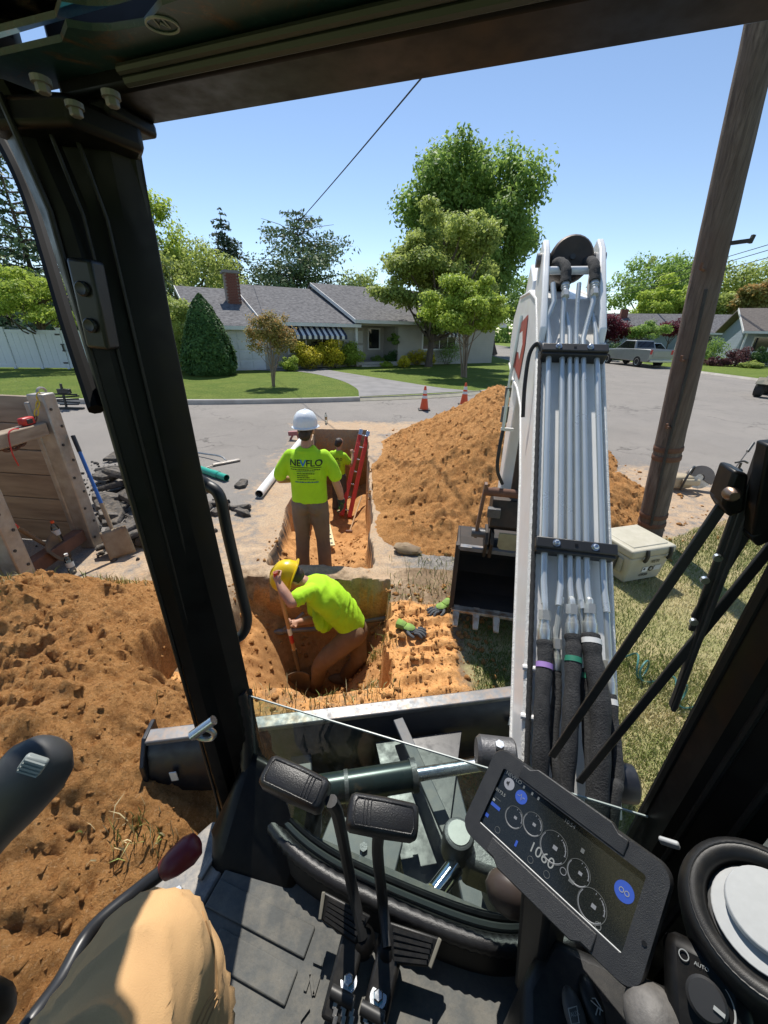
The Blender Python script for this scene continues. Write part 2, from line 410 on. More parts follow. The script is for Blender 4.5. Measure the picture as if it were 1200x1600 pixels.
# --- road beyond the dug area
road = MB()
xs = sorted(set([-70, RX0, RX1] + [round(float(x), 3) for x in np.linspace(-69, 10.9, 130)]))
def strip(xa, xb, la, lb, ha, hb): road.add([(xa, la, 0), (xb, lb, 0), (xb, hb, 0), (xa, ha, 0)], [(0, 1, 2, 3)])
for a, b in zip(xs[:-1], xs[1:]):
    mid = (a + b) / 2
    if RX0 < mid < RX1: strip(a, b, RY1, RY1, float(kerb_y(a)), float(kerb_y(b)))
    else: strip(a, b, float(near_edge(a)), float(near_edge(b)), float(kerb_y(a)), float(kerb_y(b)))
strip(xs[-1], 21.5, float(near_edge(xs[-1])), float(near_edge(21.5)), 110, 110)
strip(21.5, 70, float(near_edge(21.5)), 10, 19.5, 19.5)
struct(road.build('road', M_asph))
# --- the dug terrain
gx = np.concatenate([np.arange(RX0, -2.0, 0.05), np.arange(-2.0, 1.4, 0.02), np.arange(1.4, RX1 + 1e-6, 0.05)]); gx[-1] = RX1
gy = np.concatenate([np.arange(RY0, 1.0, 0.06), np.arange(1.0, 4.4, 0.02), np.arange(4.4, RY1 + 1e-6, 0.04)]); gy[-1] = RY1
X, Y = np.meshgrid(gx, gy)
tl = np.interp(Y, [3.3, 9.3], [-1.17, -1.70]) + fbm(X * 0 + 1, Y * 2.5, 3, 3) * 0.05
tr = np.interp(Y, [3.3, 9.3], [-0.13, -0.45]) + fbm(X * 0 + 5, Y * 2.0, 3, 5) * 0.045
def box_in(a, b, v, w): return sstep(a - w, a + w, v) * (1 - sstep(b - w, b + w, v))
inT = sstep(-0.02, 0.02, X - tl) * (1 - sstep(-0.02, 0.02, X - tr)) * sstep(3.28, 3.34, Y + 0.03 * fbm(X * 3, Y * 0, 2, 8)) * (1 - sstep(9.3, 9.34, Y))
floorT = np.interp(Y, [3.3, 4.3, 5.2, 6.0, 6.6, 9.4], [-0.50, -0.55, -0.85, -1.25, -1.5, -1.5])
floorT = floorT + 0.10 * fbm(X * 3, Y * 3, 4, 21) + 0.05 * billow(X * 9, Y * 9, 3, 22) + 0.30 * np.clip(1 - (X - tl) / 0.45, 0, 1) * (Y < 5.2) + 0.15 * np.clip(1 - (tr - X) / 0.3, 0, 1)
# working pit in the verge
pl = -1.28 + 0.10 * fbm(Y * 2.2, X * 0 + 3, 3, 31); prr = 0.03 + 0.09 * fbm(Y * 4, X * 0 + 9, 3, 33)
pf = 3.06 + 0.05 * fbm(X * 4, Y * 0, 3, 35); pn = 1.86 + 0.08 * fbm(X * 2.5, Y * 0, 3, 37)
inP = sstep(-0.05, 0.03, X - pl) * (1 - sstep(-0.02, 0.02, X - prr)) * sstep(-0.04, 0.04, Y - pn) * (1 - sstep(-0.02, 0.02, Y - pf))
floorP = -0.60 + 0.10 * fbm(X * 2.3, Y * 2.3, 4, 41) + 0.045 * billow(X * 10, Y * 10, 3, 42)
floorP = floorP + 0.34 * np.clip(1 - (X + 1.3) / 0.5, 0, 1) + 0.22 * np.clip(1 - (Y - 1.85) / 0.4, 0, 1) + 0.12 * np.clip(1 - (0.02 - X) / 0.35, 0, 1)
floorP = floorP - 0.50 * np.exp(-((X + 0.66) ** 2 / 0.09 + (Y - 2.62) ** 2 / 0.09)) - 0.30 * np.exp(-((X + 0.36) ** 2 / .05 + (Y - 2.75) ** 2 / 0.05))
E_ = near_edge(X)
onroad = sstep(-0.06, 0.06, Y - E_ + 0.08 * fbm(X * 3, Y * 3, 3, 51))
Z = 0.012 * fbm(X * 1.2, Y * 1.2, 4, 61) * (1 - onroad)
# bare soil verge right of the pit with track-cleat ridges
ledge = box_in(-0.1, 0.58, X + 0.10 * fbm(Y * 2, X * 2, 3, 71), 0.06) * box_in(1.45, 2.72, Y + 0.1 * fbm(X * 2, Y * 2, 3, 72), 0.08)
cle = (np.sin((Y * 0.97 - X * 0.22) * 2 * math.pi / 0.135) > 0.25) * (X > 0.15)
Z = Z + ledge * (0.02 + 0.034 * cle * (0.6 + 0.4 * fbm(X * 4, Y * 4, 2, 73)) + 0.04 * billow(X * 5, Y * 5, 4, 74) - 0.02)
soilz = np.clip(box_in(-2.4, 0.62 + 0.75 * (Y > 2.55), X + 0.2 * fbm(X, Y, 3, 75), 0.15) * box_in(1.1, 3.55, Y + 0.15 * fbm(X * 1.5, Y * 1.5, 3, 76), 0.12), 0, 1)
Z = Z + soilz * (0.03 * billow(X * 6, Y * 6, 4, 77) + 0.03 * fbm(X * 3, Y * 3, 4, 78)) * (1 - inP) * (1 - inT)
Z = Z * (1 - inT) + floorT * inT
Z = Z * (1 - inP) + floorP * inP
dT = np.maximum(np.maximum(tl - X, X - tr), np.maximum(3.3 - Y, Y - 9.3))
spill = sstep(1.0, -0.1, dT + 0.5 * fbm(X * 1.3, Y * 1.3, 4, 81)) * 0.62
spill = np.maximum(spill, 0.50 * box_in(2.6, 5.6, X + 0.4 * fbm(X, Y, 3, 82), 0.6) * box_in(3.7, 6.2, Y - 0.45 * (X - 3) + 0.4 * fbm(X * 1.3, Y * 1.3, 3, 83), 0.5))
spill = np.maximum(spill, 0.5 * box_in(-3.2, -1.2, X + 0.3 * fbm(X, Y, 3, 84), 0.4) * box_in(2.5, 4.6, Y + 0.4 * fbm(X * 1.3, Y * 1.3, 3, 85), 0.4))
spill = np.maximum(spill, 0.75 * sstep(0.9, 0.0, np.abs(Y - 9.6) - 0.3 + 0.5 * fbm(X, Y, 3, 86)) * box_in(-1.9, 3.2, X, 0.5) * 0.8)
dirtA = np.maximum.reduce([0.35 * spill, 1.4 * (inT * (Z < -0.10)), 1.4 * (inP * (Z < -0.22)), ledge * (0.86 + 0.15 * fbm(X * 6, Y * 6, 2, 87)), 0.62 * soilz * (Y < 1.95) + 0 * X])
Z = Z + 0.012 * spill * billow(X * 11, Y * 11, 3, 88) * (1 - inT) * (1 - inP)
blackA = (inT > 0.02) * (Z < -0.006) * (Z > -0.15) * 0.9
soilA = np.maximum(soilz, 1.3 * inP * (Z >= -0.22))
bx = np.minimum(X - RX0, RX1 - X); by = np.minimum(Y - RY0, RY1 - Y); Z = np.where(np.minimum(bx, by) < 1e-3, np.where(onroad > 0.5, 0.0, -0.012), Z)
TERR_Z, TERR_X, TERR_Y = Z, gx, gy
def hgt(x, y):
    i = int(np.clip(np.searchsorted(gx, x), 1, len(gx) - 1)); j = int(np.clip(np.searchsorted(gy, y), 1, len(gy) - 1)); return float(TERR_Z[j, i])
me = gridmesh('worked_ground', gx, gy, Z)
addattr(me, 'dirt', dirtA); addattr(me, 'sand', np.clip(spill * 1.25, 0, 1.2)); addattr(me, 'asphalt', onroad * (1 - inP)); addattr(me, 'soil', soilA * (1 - onroad * (Y > 3.3))); addattr(me, 'black', blackA); addattr(me, 'damp_shade', np.clip(0.75 * inP * sstep(-0.22, -0.45, Z) + 0.55 * inT * sstep(-0.15, -0.5, Z), 0, 1))
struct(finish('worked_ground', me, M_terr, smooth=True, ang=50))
# --- lawns behind the kerbs
LZ = 0.125
lawn = MB()
for a, b in zip(KS[:-1], KS[1:]):
    if b[0] - a[0] < 1e-4: continue
    lawn.add([(a[0] - 0.08, min(a[1] + 0.1, 112), LZ), (b[0] - 0.08, min(b[1] + 0.1, 112), LZ), (b[0] - 0.08, 112, LZ), (a[0] - 0.08, 112, LZ)], [(0, 1, 2, 3)])
struct(lawn.build('lawn', M_lawn))
lawn2 = MB(); lawn2.add([(21.75, 20, LZ), (110, 20, LZ), (110, 112, LZ), (21.75, 112, LZ)], [(0, 1, 2, 3)])
struct(lawn2.build('lawn', M_lawn))
def kerb_run(pts, wv):
    k = MB(); rings = []
    for i, p in enumerate(pts):
        t = nrm(A(*pts[min(i + 1, len(pts) - 1)], 0) - A(*pts[max(i - 1, 0)], 0)); n = A(-t[1], t[0], 0) * wv
        q = A(p[0], p[1], 0); rings.append([q + A(0, 0, -0.05), q + A(0, 0, 0.11) + n * 0.01, q + A(0, 0, 0.14) + n * 0.035, q + A(0, 0, 0.14) + n * 0.15, q + A(0, 0, -0.05) + n * 0.15])
    k.loft(rings); return k
struct(kerb_run([p for p in KS if p[0] < -0.75], 1).build('kerb', M_conc, smooth=True))
struct(kerb_run([p for p in KS if p[0] > 3.6], 1).build('kerb', M_conc, smooth=True))
low = MB(); mid = [p for p in KS if -1.5 < p[0] < 4.3]
rings = []
for i, p in enumerate(mid):
    t = nrm(A(*mid[min(i + 1, len(mid) - 1)], 0) - A(*mid[max(i - 1, 0)], 0)); n = A(-t[1], t[0], 0); q = A(p[0], p[1], 0)
    rings.append([q + A(0, 0, -0.05), q + A(0, 0, 0.015), q + n * 0.15 + A(0, 0, 0.131), q + n * 0.17 + A(0, 0, 0.131), q + n * 0.17 + A(0, 0, -0.05)])
struct(low.loft(rings).build('kerb', pbr('worn_yellow_kerb', (0.5, 0.46, 0.33), 0.9, c2=(0.38, 0.34, 0.27), nscale=4)))
struct(kerb_run([(21.5, 30.0), (21.5, 45.0), (21.5, 110)], -1).build('kerb', M_conc, smooth=True))
# --- drive and path of the house
M_drive = pbr('old_driveway_asphalt', (0.235, 0.225, 0.22), 0.92, c2=(0.165, 0.16, 0.155), nscale=1.5, bscale=70, bstr=0.3)
def ribbon(name, left, right, z, m, n=6):
    Lp = smoothpath([A(*p, z) for p in left], n); Rp = smoothpath([A(*p, z) for p in right], n); k = MB()
    for i in range(len(Lp) - 1): k.add([Lp[i], Rp[i], Rp[i + 1], Lp[i + 1]], [(0, 1, 2, 3)])
    return struct(k.build(name, m))
def g(x, y, z=0.13): return tuple(P(x, y, z=z)[:2])
ribbon('driveway', [(-0.95, 13.80), g(556, 606), g(525, 592), g(470, 581), g(395, 578), (-9.5, 24.6)], [(3.5, 15.85), g(690, 606), g(632, 597), g(575, 588), g(505, 576), (-4.6, 27.2)], 0.131, M_drive)
ribbon('path', [g(500, 575), g(540, 571), g(600, 566), (-0.4, 28.6)], [g(505, 577), g(545, 573), g(603, 568), (0.6, 28.2)], 0.136, M_conc)
dr2 = MB(); dr2.add([(21.55, 22.5, 0.12), (60, 22.5, 0.135), (60, 29.5, 0.135), (21.55, 29.5, 0.12)], [(0, 1, 2, 3)])
dr2.add([(21.45, 22.5, 0.006), (21.55, 22.5, 0.135), (21.55, 29.5, 0.135), (21.45, 29.5, 0.006)], [(0, 1, 2, 3)]); struct(dr2.build('driveway', M_conc))

# ================================================================== soil heaps
def seg_dist(X, Y, a, b):
    d = A(b[0] - a[0], b[1] - a[1]); L2 = d @ d; t = np.clip(((X - a[0]) * d[0] + (Y - a[1]) * d[1]) / L2, 0, 1)
    return np.hypot(X - a[0] - t * d[0], Y - a[1] - t * d[1]), t
def scatter_clods(name, pts, sizes, m, seed):
    rg = np.random.default_rng(seed); V = []; Fc = []
    base = np.array([(0, 0, 1), (.894, 0, .447), (.276, .851, .447), (-.724, .526, .447), (-.724, -.526, .447), (.276, -.851, .447), (.724, .526, -.447), (-.276, .851, -.447), (-.894, 0, -.447), (-.276, -.851, -.447), (.724, -.526, -.447), (0, 0, -1)])
    fc = np.array([(0, 1, 2), (0, 2, 3), (0, 3, 4), (0, 4, 5), (0, 5, 1), (1, 6, 2), (2, 7, 3), (3, 8, 4), (4, 9, 5), (5, 10, 1), (6, 7, 2), (7, 8, 3), (8, 9, 4), (9, 10, 5), (10, 6, 1), (6, 11, 7), (7, 11, 8), (8, 11, 9), (9, 11, 10), (10, 11, 6)])
    for i, (p, s) in enumerate(zip(pts, sizes)):
        q = base * (1 + (rg.random((12, 1)) - 0.5) * 0.7) * s * (0.6 + 0.7 * rg.random(3)); a = rg.random() * 6.28; c, sn = math.cos(a), math.sin(a)
        q = np.stack([q[:, 0] * c - q[:, 1] * sn, q[:, 0] * sn + q[:, 1] * c, q[:, 2] * 0.8], 1)
        V.append(q + p); Fc.append(fc + 12 * i)
    me = npmesh(name, np.concatenate(V), np.concatenate(Fc)); return finish(name, me, m)
def heap_surface(X, Y):
    d, t = seg_dist(X, Y, (1.62, 5.3), (2.2, 7.7))
    top = 1.12 + 0.28 * t
    h = top - np.sqrt(d * d + 0.04) * 0.58
    d2, t2 = seg_dist(X, Y, (2.6, 5.2), (3.0, 5.6)); h = np.maximum(h, 0.62 - np.sqrt(d2 * d2 + 0.03) * 0.55)
    h = h + 0.16 * fbm(X * 0.9, Y * 0.9, 4, 101) + 0.045 * fbm(X * 3, Y * 3, 3, 102)
    h = np.maximum(h, -0.08 + 0.42 * np.clip(1 - np.hypot((X - 0.75) / 1.1, Y - 4.3) / 1.0, 0, 1))
    rel = np.clip((h + 0.02) / 0.15, 0, 1)
    h = h + rel * (0.07 * billow(X * 5 + 0.6 * fbm(X * 4, Y * 4, 2, 103), Y * 5, 4, 104) + 0.10 * puff(X * 6, Y * 6, 3, 105) + 0.055 * puff(X * 17, Y * 17, 2, 106) - 0.12)
    return h
hx = np.arange(-0.35, 5.4, 0.022); hy = np.arange(3.2, 10.4, 0.026); HX, HY = np.meshgrid(hx, hy); HZ = heap_surface(HX, HY)
edge = np.minimum(np.minimum(HX - hx[0], hx[-1] - HX), np.minimum(HY - hy[0], hy[-1] - HY)); HZ = np.where(edge < 0.05, -0.3, HZ)
trr = np.interp(HY, [3.3, 9.3], [-0.13, -0.45]); HZ = np.where((HX < trr + 0.05) & (HY < 9.4), -2.0, HZ)
heap = thing('dirt_heap', 'tall orange dirt heap beside the trench, in front of the driveway', 'dirt heap', (2.2, 6.5, 0))
_m = gridmesh('slope', hx, hy, HZ)
_o = finish('slope', _m, M_dirt, heap, smooth=True, ang=60)
rg = np.random.default_rng(5); cp = []; cs = []
_hx = rg.uniform(-0.1, 4.6, 5200); _hy = rg.uniform(3.5, 9.6, 5200); _hh = heap_surface(_hx, _hy)
for x, y, h in zip(_hx, _hy, _hh):
    if h < -0.03: h = 0.0
    if x < 0.0 or (h <= 0 and rg.random() < 0.6): continue
    s = 0.006 + 0.020 * rg.random() ** 6 * (1.6 if h < 0.25 else 1); cp.append((x, y, max(h, 0) + s * 0.2)); cs.append(s)
_o = scatter_clods('clod', np.array(cp), cs, M_dirt, 3); _o['kind'] = 'stuff'; _o.parent = heap; _o.matrix_parent_inverse = rootinv(heap)
def mound_surface(X, Y):
    d = np.hypot((X + 2.35) / 2.0, (Y - 1.25) / 1.75)
    h = 0.30 * np.clip(1 - d * d, 0, 1) ** 0.8 + 0.42 * np.exp(-((X + 2.5) / 0.95) ** 2 - ((Y - 2.05) / 0.55) ** 2) + 0.30 * np.exp(-((X + 1.55) / 0.45) ** 2 - ((Y - 1.15) / 0.6) ** 2) + 0.10 * fbm(X * 1.3, Y * 1.3, 4, 111) * np.clip(1.25 - d, 0, 1)
    h = h - 0.05 * (d > 1) * (d - 1) * 6
    rel = np.clip(1.3 - d, 0, 1) * 1.2
    h = h + rel * (0.075 * billow(X * 4.2 + 0.5 * fbm(X * 4, Y * 4, 2, 113), Y * 4.2, 4, 114) + 0.11 * puff(X * 6 + 0.4 * fbm(X * 7, Y * 7, 2, 117), Y * 6, 3, 115) + 0.065 * puff(X * 18, Y * 18, 2, 116) - 0.13)
    h = h * (0.25 + 0.75 * sstep(-0.62, -1.0, X)) - 0.25 * sstep(-0.75, -0.55, X) - 2.2 * sstep(-1.50, -1.30, X) * sstep(1.60, 1.85, Y)
    return h
mx_ = np.arange(-4.8, -0.5, 0.015); my_ = np.arange(-0.9, 3.3, 0.015); MX, MY = np.meshgrid(mx_, my_); MZ = mound_surface(MX, MY)
edge = np.minimum(np.minimum(MX - mx_[0], mx_[-1] - MX), np.minimum(MY - my_[0], my_[-1] - MY)); MZ = np.where(edge < 0.04, np.minimum(-0.3, MZ - 0.3), MZ)
mound = thing('dirt_mound', 'broad low mound of loose orange dirt beside the cab doorway', 'dirt mound', (-2.3, 1.3, 0))
finish('slope', gridmesh('slope', mx_, my_, MZ), M_dirt, mound, smooth=True, ang=60)
cp = []; cs = []
_hx = rg.uniform(-4.4, -0.75, 5200); _hy = rg.uniform(0.0, 3.1, 5200); _hh = mound_surface(_hx, _hy)
for x, y, h in zip(_hx, _hy, _hh):
    if h < 0.0: continue
    s = 0.005 + 0.017 * rg.random() ** 4; cp.append((x, y, h - s * 0.25)); cs.append(s)
_o = scatter_clods('clod', np.array(cp), cs, M_dirt, 4); _o['kind'] = 'stuff'; _o.parent = mound; _o.matrix_parent_inverse = rootinv(mound)
# loose soil in and round the pit and on the trench floor
cp = []; cs = []
for _ in range(2600):
    if rg.random() < 0.65: x = rg.uniform(-1.5, 0.9); y = rg.uniform(1.55, 3.0)
    else: x = rg.uniform(-1.3, -0.2); y = rg.uniform(3.35, 6.5)
    s = 0.006 + 0.022 * rg.random() ** 4; cp.append((x, y, hgt(x, y) + s * 0.2)); cs.append(s)
_o = scatter_clods('loose_soil', np.array(cp), cs, M_dirt, 6); tag(_o, 'loose clods of soil scattered in and around the pit', 'soil', kind='stuff')
# ================================================================== grass blades
M_blade, nt, b = newmat('grass_blade')
va = attr(nt, 'var'); c = mixc(nt, ramp(nt, va, 0.36, 0.52), (0.25, 0.29, 0.085), (0.62, 0.53, 0.30))
c = mixc(nt, ramp(nt, va, 0.0, 0.3), (0.12, 0.17, 0.04), c)
nt.links.new(c, b.inputs['Base Color']); b.inputs['Roughness'].default_value = 0.7; b.inputs['Specular IOR Level'].default_value = 0.2
def blades(name, px, py, pz, hgt_, wid, var, seed, lean=0.7):
    rg = np.random.default_rng(seed); n = len(px); a = rg.uniform(0, 2 * math.pi, n); la = rg.uniform(0, 2 * math.pi, n); ln = rg.random(n) * lean
    h = hgt_ * (0.5 + 0.8 * rg.random(n)); w = wid * (0.6 + 0.8 * rg.random(n)); dx, dy = np.cos(a) * w / 2, np.sin(a) * w / 2
    lx, ly = np.cos(la) * ln * h, np.sin(la) * ln * h; z = pz - 0.004
    v = np.empty((n, 5, 3))
    v[:, 0] = np.stack([px - dx, py - dy, z], 1); v[:, 1] = np.stack([px + dx, py + dy, z], 1)
    v[:, 2] = np.stack([px + dx * .8 + lx * .35, py + dy * .8 + ly * .35, z + h * .6], 1); v[:, 3] = np.stack([px - dx * .8 + lx * .35, py - dy * .8 + ly * .35, z + h * .6], 1)
    v[:, 4] = np.stack([px + lx, py + ly, z + h * (1 - ln * .35)], 1)
    i = np.arange(n)[:, None] * 5
    q = np.concatenate([i + np.array([[0, 1, 2]]), i + np.array([[0, 2, 3]]), i + np.array([[3, 2, 4]])])
    me = npmesh(name, v.reshape(-1, 3), q); addattr(me, 'var', np.repeat(var, 5)); return finish(name, me, M_blade)
def grass_patch(n, x0, x1, y0, y1, seed, hh=0.05, ww=0.0045):
    rg = np.random.default_rng(seed); x = rg.uniform(x0, x1, n); y = rg.uniform(y0, y1, n)
    e = near_edge(x); k = (y < e - 0.02 + 0.06 * fbm(x * 4, y * 4, 2, 7)) & ~((x < 0.60 + 0.10 * fbm(y * 3, x * 3, 3, 9)) & (y > 1.3)) & ~((x < 1.3 + 0.3 * fbm(x * 2, y * 2, 3, 12)) & (y > 2.65 + 0.2 * fbm(x * 3, y * 3, 2, 13)))
    k &= (heap_surface(x, y) < 0.0)
    x, y = x[k], y[k]; dry = 0.43 + 0.42 * fbm(x * 1.1, y * 1.1, 4, 121) + 0.1 * fbm(x * 6, y * 6, 2, 122) + 0.2 * (rg.random(len(x)) - 0.5)
    dry = dry - 0.26 * sstep(0.9, 0.2, np.abs(x - 1.0)) * (y > 1.9) - 0.10 * (y > 3.2)
    return x, y, hh, ww, np.clip(dry, 0, 1)
x1, y1, h1, w1, d1 = grass_patch(130000, 0.45, 4.6, 0.9, 5.2, 1); x2, y2, h2, w2, d2 = grass_patch(50000, -0.6, 2.4, 0.55, 2.2, 2)
px = np.concatenate([x1, x2]); py = np.concatenate([y1, y2]); pz = np.array([0.0] * len(px)); vv = np.concatenate([d1, d2])
tag(blades('grass', px, py, pz, 0.038, 0.0042, vv, 3), 'patchy half-dry mown grass of the verge', 'grass', kind='stuff')
# tufts left on the disturbed soil
tp = []
for (sx, sy, n, r) in ((P(140, 942, z=0)[0], P(140, 942, z=0)[1], 120, 0.18), (P(90, 946, z=0)[0], P(90, 946, z=0)[1], 90, 0.2), (P(30, 985, z=.25)[0], P(30, 985, z=.25)[1], 90, 0.10), (P(205, 940, z=0)[0], P(205, 940, z=0)[1], 70, 0.1), (P(210, 1300, z=.25)[0], P(210, 1300, z=.25)[1], 60, 0.07),
                   (P(495, 1072, z=0)[0], P(495, 1072, z=0)[1] - .05, 60, 0.09), (P(535, 1063, z=0)[0], P(535, 1063, z=0)[1], 70, 0.05), (P(585, 1010, z=0)[0], P(585, 1010, z=0)[1], 110, 0.07), (P(590, 960, z=0)[0], P(590, 960, z=0)[1], 60, 0.05), (P(440, 1085, z=0)[0], P(440, 1085, z=0)[1], 200, 0.25), (P(560, 1095, z=0)[0], P(560, 1095, z=0)[1], 100, 0.14), (P(690, 890, z=0)[0], P(690, 890, z=0)[1], 200, 0.25), (P(680, 930, z=0)[0], P(680, 930, z=0)[1], 240, 0.25)):
    for _ in range(n): tp.append((sx + rg.normal() * r, sy + rg.normal() * r * 0.6))
tp = np.array(tp); tz = np.array([max(hgt(a, b_), float(mound_surface(np.array([a]), np.array([b_]))[0]) if a < -0.7 else -9) for a, b_ in tp])
tag(blades('grass_tuft', tp[:, 0], tp[:, 1], tz, 0.085, 0.006, np.clip(rg.random(len(tp)) * 0.75, 0, 1), 5, 0.9), 'stray tufts of grass left on the dug soil', 'grass', kind='stuff')
# ================================================================== houses
def siding(name, c, c2, pitch=0.2):
    m, nt, b = newmat(name); v = objvec(nt)
    w = nd(nt, 'ShaderNodeTexWave', wave_type='BANDS', bands_direction='Z', wave_profile='SAW'); w.inputs['Scale'].default_value = 1 / pitch / 3.1831 * 0.5 * 2 * math.pi / 6.2832 * 3.1831
    nt.links.new(v, w.inputs['Vector'])
    nt.links.new(mixc(nt, ramp(nt, noise(nt, 1.5, 4, 0.6, v), 0.3, 0.7), c, c2), b.inputs['Base Color'])
    b.inputs['Roughness'].default_value = 0.7; bump(nt, b, w.outputs['Fac'], 0.6, 0.02); return m
M_sidg = siding('grey_lap_siding', (0.43, 0.415, 0.375), (0.38, 0.365, 0.33))
M_sidb = siding('blue_grey_lap_siding', (0.30, 0.36, 0.42), (0.26, 0.31, 0.37))
M_roof = pbr('grey_shingles', (0.20, 0.196, 0.198), 0.95, c2=(0.085, 0.083, 0.087), nscale=5, lo=0.35, hi=0.65, bscale=22, bstr=0.5, bdist=0.02, stretch=(1, 1, 2.5), spec=0.1)
M_roofb = pbr('brown_grey_shingles', (0.17, 0.15, 0.135), 0.95, c2=(0.11, 0.098, 0.09), nscale=6, bscale=22, bstr=0.5, bdist=0.02, spec=0.1)
M_trim = pbr('white_trim', (0.74, 0.74, 0.72), 0.6, c2=(0.64, 0.64, 0.62), nscale=2)
M_garage = pbr('white_garage_door', (0.70, 0.72, 0.74), 0.6, c2=(0.62, 0.64, 0.66), nscale=2)
M_win = pbr('dark_window_glass', (0.015, 0.018, 0.022), 0.05, spec=0.8)
M_brick = pbr('red_chimney_brick', (0.24, 0.085, 0.06), 0.9, c2=(0.15, 0.06, 0.045), nscale=14, lo=0.4, hi=0.6, bscale=30)
M_black = pbr('black_paint', (0.018, 0.018, 0.019), 0.45, c2=(0.03, 0.03, 0.03), nscale=8)
M_navy = pbr('navy_awning_stripe', (0.03, 0.04, 0.07), 0.8)
M_awhite = pbr('white_awning_stripe', (0.75, 0.75, 0.73), 0.8)
class HF:      # house frame: s along the front, n into the plot, z up
    def __init__(s, o, ang): s.o = A(*o, 0); s.e = A(math.cos(ang), math.sin(ang), 0); s.n = A(-math.sin(ang), math.cos(ang), 0); s.ax = np.array([s.e, s.n, A(0, 0, 1)])
    def __call__(s, a, b, z): return s.o + s.e * a + s.n * b + A(0, 0, z)
    def box(s, mb, a0, a1, b0, b1, z0, z1): return mb.box(s((a0 + a1) / 2, (b0 + b1) / 2, (z0 + z1) / 2), (abs(a1 - a0), abs(b1 - b0), abs(z1 - z0)), s.ax)
def gable_roof(hf, parent, s0, s1, b0, ridge_b, b1, ze, zr, m, over=0.35, th=0.14, trim=True):
    mb = MB(); sl = (zr - ze) / (ridge_b - b0); bf = b0 - over; zf = ze - sl * over; slb = (zr - ze) / (b1 - ridge_b)
    prof = [(bf, zf), (ridge_b, zr), (b1 + over, ze - slb * over), (b1 + over, ze - slb * over - th), (ridge_b, zr - th), (bf, zf - th)]
    mb.prism([hf(s0 - over * 0.6, b, z) for b, z in prof], hf.e * (s1 - s0 + over * 1.2))
    o = mb.build('roof', m, parent)
    if trim:
        for sx in (s0 - over * 0.6 - 0.03, s1 + over * 0.6):
            k = MB(); k.prism([hf(sx, bf - 0.01, zf - 0.20), hf(sx, ridge_b, zr - 0.20), hf(sx, ridge_b, zr + 0.015), hf(sx, bf - 0.01, zf + 0.015)], hf.e * 0.03); k.build('rake_board', M_trim, o)
        k = MB(); hf.box(k, s0 - over * 0.6, s1 + over * 0.6, bf - 0.035, bf - 0.005, zf - 0.19, zf - 0.01); k.build('gutter', M_trim, o)
    return o
def gable_wall(hf, parent, s0, s1, b0, ridge_b, b1, z0, ze, zr, m):
    k = MB(); k.prism([hf(s0, b0, z0), hf(s0, b1, z0), hf(s0, b1, ze - 0.16), hf(s0, ridge_b, zr - 0.16), hf(s0, b0, ze - 0.16)], hf.e * (s1 - s0)); return k.build('wall', m, parent)
def window(hf, parent, s0, s1, b, z0, z1, mull=2):
    k = MB(); hf.box(k, s0, s1, b - 0.02, b + 0.04, z0, z1); w = k.build('window', M_win, parent)
    k = MB(); t = 0.09
    hf.box(k, s0 - t, s0, b - 0.05, b + 0.03, z0 - t, z1 + t); hf.box(k, s1, s1 + t, b - 0.05, b + 0.03, z0 - t, z1 + t)
    hf.box(k, s0, s1, b - 0.05, b + 0.03, z0 - t, z0); hf.box(k, s0, s1, b - 0.05, b + 0.03, z1, z1 + t)
    for i in range(1, mull): x = s0 + (s1 - s0) * i / mull; hf.box(k, x - 0.025, x + 0.025, b - 0.04, b + 0.0, z0, z1)
    k.build('frame', M_trim, w); return w
def awning(hf, parent, s0, s1, b, z1, drop, out):
    n = max(6, int((s1 - s0) / 0.17)); first = None
    root = None
    for i in range(n):
        a = s0 + (s1 - s0) * i / n; a2 = s0 + (s1 - s0) * (i + 1) / n - 0.003; k = MB()
        k.prism([hf(a, b - 0.03, z1), hf(a, b - out, z1 - drop), hf(a, b - out, z1 - drop - 0.18), hf(a, b - out + 0.02, z1 - drop - 0.18), hf(a, b - out + 0.02, z1 - drop - 0.02), hf(a, b - 0.03, z1 - 0.03)], hf.e * (a2 - a))
        o = k.build('awning' if i == 0 else 'stripe', M_awhite if i % 2 else M_navy, parent if i == 0 else root)
        if i == 0: root = o
HA = HF((-2.0, 26.2), rad(30))
house = thing('ranch_house', 'grey ranch house with brick chimney and striped awnings across the street', 'house', (-4, 29, LZ))
RB, B1 = 7.0, 13.5
gable_roof(HA, house, -9.0, -5.5, -0.6, RB - 0.6, B1, 2.42, 4.50, M_roof)
gable_wall(HA, house, -8.9, -5.5, -0.45, RB - 0.6, B1 - .3, 0.0, 2.45, 4.5, M_sidg)
gable_roof(HA, house, -5.5, 0.0, 0.0, RB, B1, 2.68, 4.88, M_roof)
gable_wall(HA, house, -5.4, 0.0, 0.2, RB, B1 - .3, 0.0, 2.70, 4.88, M_sidg)
gable_roof(HA, house, 0.0, 12.0, -0.15, RB, B1 + .3, 2.92, 5.28, M_roof)
k = MB(); k.prism([HA(0, 2.1, 0), HA(0, B1, 0), HA(0, B1, 2.8), HA(0, RB, 5.1), HA(0, 0.1, 2.75), HA(0, 0.1, 2.5), HA(0, 2.1, 2.5)], HA.e * 11.8); k.build('wall', M_sidg, house)
k = MB(); HA.box(k, 3.2, 11.8, 0.15, 2.2, 0, 2.74); k.build('wall', M_sidg, house)
k = MB(); HA.box(k, 0.0, 3.2, -0.1, 2.2, 0.1, 0.38); k.build('porch', M_conc, house)
for s_ in (0.08,): k = MB(); HA.box(k, s_ - 0.07, s_ + 0.09, 0.0, 0.16, 0.38, 2.72); k.build('porch_post', M_trim, house, bevel=0.01)
